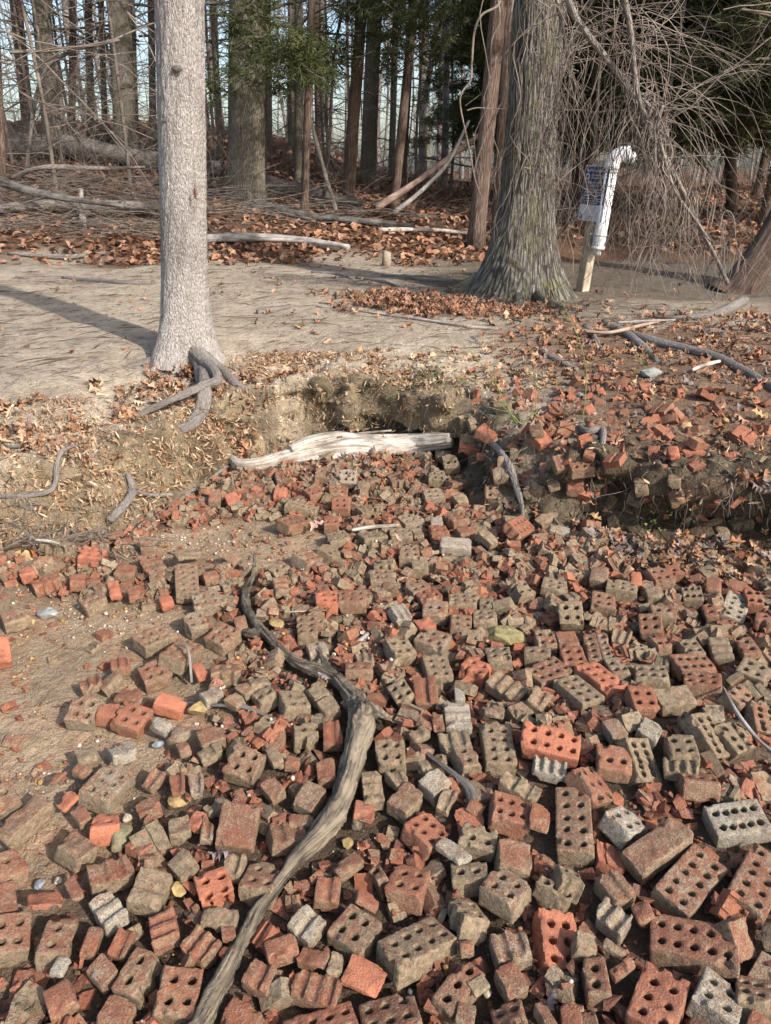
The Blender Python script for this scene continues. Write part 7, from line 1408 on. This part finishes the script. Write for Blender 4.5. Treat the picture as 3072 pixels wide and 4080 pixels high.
def twigs(b, n, region, Lr, r0, seed, flat=.12, kids=1):
    r = np.random.RandomState(seed)
    for _ in range(n):
        x = r.uniform(region[0], region[1]); y = r.uniform(region[2], region[3]); a = r.normal(0, .45) + (np.pi if r.rand() < .5 else 0)
        grow(b, (x, y, gz(x, y) + r.uniform(.02, region[4])), (math.cos(a), math.sin(a) * .7, r.normal(.05, flat)), r.uniform(*Lr), r0 * r.uniform(.5, 1.4), kids, r, 4, .12, .55, (1, 4), 6)
b = Buf(); twigs(b, 270, (-5.8, -2.4, 10.0, 12.6, .30), (.7, 2.2), .0055, 5)
twigs(b, 120, (-5.8, -2.6, 9.9, 11.2, .12), (.6, 1.6), .005, 6, .05)
twigs(b, 90, (-2.4, .3, 11.2, 13.2, .15), (.6, 1.6), .006, 7)
tag(link('brushwood', b.mesh('brushwood'), M['twig']), 'heap of bare fallen twigs at the edge of the wood', None, None, 'stuff')
b = Buf(); r = np.random.RandomState(8)
for (n, x0, x1, y0, y1, h) in [(260, -8.5, -2.5, 12.0, 17, 1.1), (150, 1.8, 8.5, 11.0, 16, 1.5), (120, -2.5, 2, 14.5, 20, 1.0), (60, 2.6, 4.6, 6.4, 9.5, .9), (320, -5, 14, 19, 30, 1.6)]:
    for _ in range(n):
        x = r.uniform(x0, x1); y = r.uniform(y0, y1); grow(b, (x, y, gz(x, y)), (r.normal(0, .5), r.normal(0, .4), 1), h * r.uniform(.5, 1.6), .005, 2, r, 3, .35, .7, (2, 4), 5)
tag(link('undergrowth', b.mesh('undergrowth'), M['twig']), 'tangled bare stems of the undergrowth', None, None, 'stuff')

# ---------------------------------------------------------------- hanging vines
vt = empty('vine_tangle', (2.3, 5.8, 3.4)); tag(vt, 'dense tangle of bare hanging vines in front of the sign post', 'vine')
VM = []
for (pts, r0, y) in VINE_STEMS:
    b = Buf(); P = catmull(pts, 10); tube(b, P, np.linspace(r0, r0 * .6, len(P)), 10, wood_disp(.25, 1.8, 51)); link('stem', b.mesh('stem'), M['branch'], vt)
    VM.append(P)
b = Buf(); r = np.random.RandomState(21)
for k in range(230):
    P0 = VM[r.randint(4)]; i0 = r.randint(2, len(P0) - 3); p = P0[i0] + r.normal(0, .05, 3)
    drop = r.uniform(.3, 1.0) * min(2.1, p[2] - .66); n = 9; t = np.linspace(0, 1, n)
    sw = r.normal(0, .22); q = np.stack([p[0] + sw * t * drop * .8 + (.10 * np.cumsum(r.normal(0, .45, n)) + .05 * np.sin(t * r.uniform(4, 11) + r.uniform(0, 6))) * drop, p[1] + .05 * np.cumsum(r.normal(0, .4, n)), p[2] + .25 * r.rand() * np.sin(np.pi * np.minimum(t * 2.5, 1)) - drop * t ** 1.15], -1)
    tube(b, catmull(q, 3), np.linspace(.0036, .0013, (n - 1) * 3 + 1) * r.uniform(.6, 1.5), 4, cap=False)
    if r.rand() < .55:
        i = r.randint(3, n - 1); grow(b, q[i], (r.normal(0, .8), r.normal(0, .4), -.3), r.uniform(.15, .5), .0022, 1, r, 3, .8, .9, (1, 3), 6)
for k in range(62):
    P0 = VM[r.randint(4)]; i0 = r.randint(0, len(P0) // 2); a = r.uniform(-.6, 1.2)
    grow(b, P0[i0], (math.cos(a), r.normal(0, .4), math.sin(a) * .6), r.uniform(.5, 1.5), .0034, 1, r, 4, .9, .9, (1, 4), 9)
link('hanging_stems', b.mesh('hanging_stems'), M['vine'], vt)
b = Buf()
for (pts, r0) in SHOOTS: tube(b, catmull(pts, 8), np.linspace(r0, r0 * .45, (len(pts) - 1) * 8 + 1), 8)
ov = empty('oak_vine', (1.3, 6.2, 3)); tag(ov, 'pale crooked vines hanging down in front of the oak trunk', 'vine')
link('stems', b.mesh('stems'), M['vine'], ov)
# bare twigs crossing the sky above the pale tree
r = np.random.RandomState(31)
for lab, x, y, z, dx, dz, L_ in [
  ('bare twig reaching away from the pale tree across the sky', -2.2, 7.2, 2.55, -.95, -.12, 1.6), ('bare twig drooping in from the picture edge above the brush pile', -3.4, 7.8, 2.7, .95, -.3, 1.8), ('lower bare twig from the picture edge in front of the stout trunk', -3.2, 7.4, 2.2, .9, -.28, 1.5),
  ('steeply hanging bare twig between broad grey trunk and pale tree', -2.4, 8.2, 2.9, .5, -.7, 1.0), ('bare arching twig above the hanging vines at the top edge', 2.6, 6.3, 2.9, .9, -.1, 1.6), ('second bare arching twig just below the top one over the vines', 2.5, 6.2, 2.6, .95, -.2, 1.6), ('bare twig drooping towards the vines from the outer edge', 3.3, 6.5, 2.8, -.6, -.5, 1.1)]:
    b = Buf()
    for _ in range(2): grow(b, (x, y, z), (dx, r.normal(0, .2), dz + r.normal(0, .15)), L_, .008, 2, r, 4, .35, .6, (4, 7), 9)
    tag(link('bare_twig', b.mesh('bare_twig'), M['vine']), lab, 'branch')
# green briar shoots on the bank
for lab, pts, r0 in BRIARS:
    b = Buf(); P = catmull(pts, 8); tube(b, P, np.linspace(r0, r0 * .4, len(P)) * .6, 7); rr_ = np.random.RandomState(len(lab))
    for _ in range(5): k = rr_.randint(3, len(P)); grow(b, P[k], (rr_.normal(0, .8), rr_.normal(0, .4), .4), rr_.uniform(.06, .2), .0018, 0, rr_, 4)
    tag(link('briar_shoot', b.mesh('briar'), M['moss']), lab, 'shoot')
b = Buf(); r = np.random.RandomState(44)
for (x, y) in [(1.24, 2.99), (1.32, 2.95), (1.42, 2.92), (.66, 3.32), (1.18, 3.02), (1.52, 2.86)]:
    for _ in range(26):
        px_, py_ = x + r.normal(0, .035), y + r.normal(0, .025); z = gz(px_, py_) + .012; s = r.uniform(.006, .014); a = r.uniform(0, 6.28)
        b.add([(px_, py_, z), (px_ + s * math.cos(a), py_ + s * math.sin(a), z + s * .6), (px_ + s * math.cos(a + 1.2), py_ + s * math.sin(a + 1.2), z + s * .5)], [(0, 1, 2)])
tag(link('sprouts', b.mesh('sprouts', False), M['moss']), 'tiny bright green sprouts on the bank edge', None, None, 'stuff')
# fine rootlets hanging from the cut bank
b = Buf(); r = np.random.RandomState(46)
idx = np.nonzero(FACE_N[:, 2] < .75)[0]; idx = idx[r.randint(0, len(idx), 1300)]
for i in idx:
    p = FACE_C[i]; L_ = r.uniform(.03, .13) if r.rand() < .93 else r.uniform(.15, .35)
    grow(b, p, FACE_N[i] * .8 + r.normal(0, .6, 3) + np.array([0, 0, -.25]), L_, .0014 if L_ < .14 else .003, 1 if r.rand() < .5 else 0, r, 3, 1.2, .9, (1, 3), 5)
tag(link('rootlets', b.mesh('rootlets'), M['twig']), 'fine dark rootlets hanging from the cut bank', None, None, 'stuff')
# tangle of grey dead twigs at the foot of the bank
b = Buf()
for _ in range(75):
    x, y = r.uniform(-1.75, -1.15), r.uniform(2.9, 3.15); grow(b, (x, y, gz(x, y) + r.uniform(0, .12)), (r.normal(0, 1), r.normal(-.2, .4), r.normal(.1, .5)), r.uniform(.1, .32), .0035, 1, r, 4, .3, .8, (1, 4), 6)
tag(link('twig_tangle', b.mesh('twig_tangle'), M['twig']), 'tangle of grey dead twigs at the foot of the bank by the sand', 'twigs')
# dry grass wisps on the path edge
b = Buf()
for _ in range(420):
    x, y = (-.95 + .28 * r.randn(), 4.35 + .25 * r.randn()) if r.rand() < .5 else (r.uniform(-.6, 1.0), 4.35 + .15 * r.randn())
    L_ = r.uniform(.04, .12); a = r.uniform(0, 6.28); z = gz(x, y); d = np.array([math.cos(a) * .7, math.sin(a) * .7, .6]) * L_
    b.add([(x - .0012, y, z), (x + .0012, y, z), tuple(np.array([x, y, z]) + d)], [(0, 1, 2)], c=(.50, .40, .25, 1))
tag(link('dry_grass', b.mesh('dry_grass', False), M['leaf']), 'wisps of dry straw coloured grass at the path edge', None, None, 'stuff')

# ---------------------------------------------------------------- recycling post with sign board and white pipe
sp = empty('recycling_post', SIGN); tag(sp, 'leaning wooden post with navy sign board and white pipe beside the oak', 'sign post')
PX, PY, PZ = SIGN
LEANM = Matrix.Rotation(R(3.2), 4, 'Y') @ Matrix.Rotation(R(31), 4, 'Z')     # local -x: board face, local -y: pipe face
def local(name, mesh, mat, parent=sp):
    o = bpy.data.objects.new(name, mesh); COL.objects.link(o); mesh.materials.append(mat) if not mesh.materials else None
    o.parent = parent
    if parent is sp: o.matrix_local = LEANM
    return o
def bevel_box(name, sx_, sy_, sz_, c, bev=.004):
    bm = bmesh.new(); bmesh.ops.create_cube(bm, size=1); bmesh.ops.scale(bm, vec=(sx_, sy_, sz_), verts=bm.verts); bmesh.ops.translate(bm, vec=c, verts=bm.verts)
    if bev: bmesh.ops.bevel(bm, geom=bm.edges[:], offset=bev, segments=2, affect='EDGES')
    uvl = bm.loops.layers.uv.new('uv')
    for f in bm.faces:
        for l in f.loops: l[uvl].uv = (l.vert.co.x + l.vert.co.y * 1.3, l.vert.co.z)
    me = bpy.data.meshes.new(name); bm.to_mesh(me); bm.free(); return me
local('post', bevel_box('post', .092, .092, 1.30, (0, 0, .47)), M['post'])
board = local('sign_board', bevel_box('board', .004, .30, .46, (-.052, 0, .845), .0015), M['board'])
def on_board(name, me, mat): 
    o = bpy.data.objects.new(name, me); COL.objects.link(o); o.parent = board
    if me.materials is not None and not len(me.materials): me.materials.append(mat)
    return o
on_board('navy_panel', bevel_box('panel', .002, .288, .315, (-.0545, 0, .911), 0), M['navy'])
on_board('emblem', bevel_box('emblem', .002, .032, .045, (-.0545, .118, .655), 0), M['navy'])
def text(body, y, z, size, mat, parent=board):
    return _text(body, y, z, size, mat, parent)
def _text(body, y, z, size, mat, parent):
    cu = bpy.data.curves.new('lettering', 'FONT'); cu.body = body; cu.size = size; cu.align_x = 'CENTER'; cu.align_y = 'CENTER'; cu.extrude = .0002; cu.resolution_u = 2; cu.materials.append(mat)
    tmp = bpy.data.objects.new('lettering', cu); me = bpy.data.meshes.new_from_object(tmp); bpy.data.objects.remove(tmp)
    if not len(me.materials): me.materials.append(mat)
    o = bpy.data.objects.new('lettering', me); COL.objects.link(o); o.parent = parent
    o.matrix_local = Matrix.Translation((-.0562, y, z)) @ Matrix(((0, 0, -1, 0), (-1, 0, 0, 0), (0, 1, 0, 0), (0, 0, 0, 1)))
    return o
for body, y, z, size in [('Reel In and Recycle', 0, 1.035, .032), ('Monofilament', 0, .998, .022), ('Recycling', 0, .975, .022), ('Keep our waters', 0, .938, .024), ('tangle-free', 0, .914, .024), ('Please recycle your used', 0, .880, .021), ('monofilament fishing line', 0, .858, .021), ('For more information on monofilament', 0, .806, .0145), ('recycling visit www.boatus.com', 0, .787, .0145), ('or call 1-800-BOATUS', 0, .768, .0145)]:
    text(body, y, z, size, M['ink'])
text('Boat', -.0, .655, .02, M['inkdark']); text('Foundation', .03, .636, .012, M['inkdark'])
bw = Buf(); t = np.linspace(-.115, .115, 24); zz = .832 + .006 * np.sin(t * 55); wv = np.stack([np.full(24, -.0562), t, zz], -1); wv = np.concatenate([wv + (0, 0, -.003), wv + (0, 0, .003)]); i = np.arange(23); bw.add(wv, None, np.stack([i, i + 24, i + 25, i + 1], -1)); on_board('wave_line', bw.mesh('wave'), M['ink'])
for yy in (-.105, .105):
    bw = Buf(); th = np.linspace(0, 2 * np.pi, 20, endpoint=False); o_ = np.stack([np.full(20, -.0562), yy + .026 * np.cos(th), .985 + .026 * np.sin(th)], -1); i_ = np.stack([np.full(20, -.0562), yy + .017 * np.cos(th), .985 + .017 * np.sin(th)], -1); i = np.arange(20); bw.add(np.concatenate([o_, i_]), None, np.stack([i, (i + 1) % 20, (i + 1) % 20 + 20, i + 20], -1)); on_board('round_emblem', bw.mesh('round_emblem'), M['ink'])
PYY = -.046 - .062
bp = Buf(); tube(bp, [(.0, PYY, .40), (0, PYY, .43), (0, PYY, 1.08)], [.055, .057, .057], 28); pipe = local('pipe', bp.mesh('pipe'), M['pvc'])
def on_pipe(name, me, mat):
    o = bpy.data.objects.new(name, me); COL.objects.link(o); o.parent = pipe; me.materials.append(mat); return o
bp = Buf(); th = np.linspace(0, np.pi / 2 * 1.15, 12); tube(bp, [(0, PYY, 1.05), (0, PYY, 1.085)] + [(.085 * (1 - math.cos(a)), PYY - .055 * (1 - math.cos(a)), 1.09 + .09 * math.sin(a)) for a in th], [.065, .065] + [.063] * 10 + [.066, .066], 28); on_pipe('elbow', bp.mesh('elbow'), M['pvc'])
v, f = pebble(1, 1, 1, 1); bm = bmesh.new(); bmesh.ops.create_uvsphere(bm, u_segments=24, v_segments=12, radius=.064); bmesh.ops.scale(bm, vec=(1, 1, .8), verts=bm.verts); bmesh.ops.translate(bm, vec=(.125, PYY - .075, 1.155), verts=bm.verts); me = bpy.data.meshes.new('cap'); bm.to_mesh(me); bm.free(); [setattr(p_, 'use_smooth', True) for p_ in me.polygons]; on_pipe('cap', me, M['pvc'])
bp = Buf(); tube(bp, [(.0, PYY, .335), (0, PYY, .405)], [.034, .034], 20); tube(bp, [(.0, PYY, .385), (0, PYY, .41)], [.062, .062], 24); on_pipe('drain_plug', bp.mesh('plug'), M['pvc'])
for hz in (.50, 1.02):
    bp = Buf(); tube(bp, [(0, PYY, hz), (0, PYY, hz + .018)], [.0595, .0595], 28); v, q = box_arr(.15, .006, .018); bp.add(v + np.array([0, -.05, hz + .009]), None, q); on_pipe('strap', bp.mesh('strap'), M['metal'])
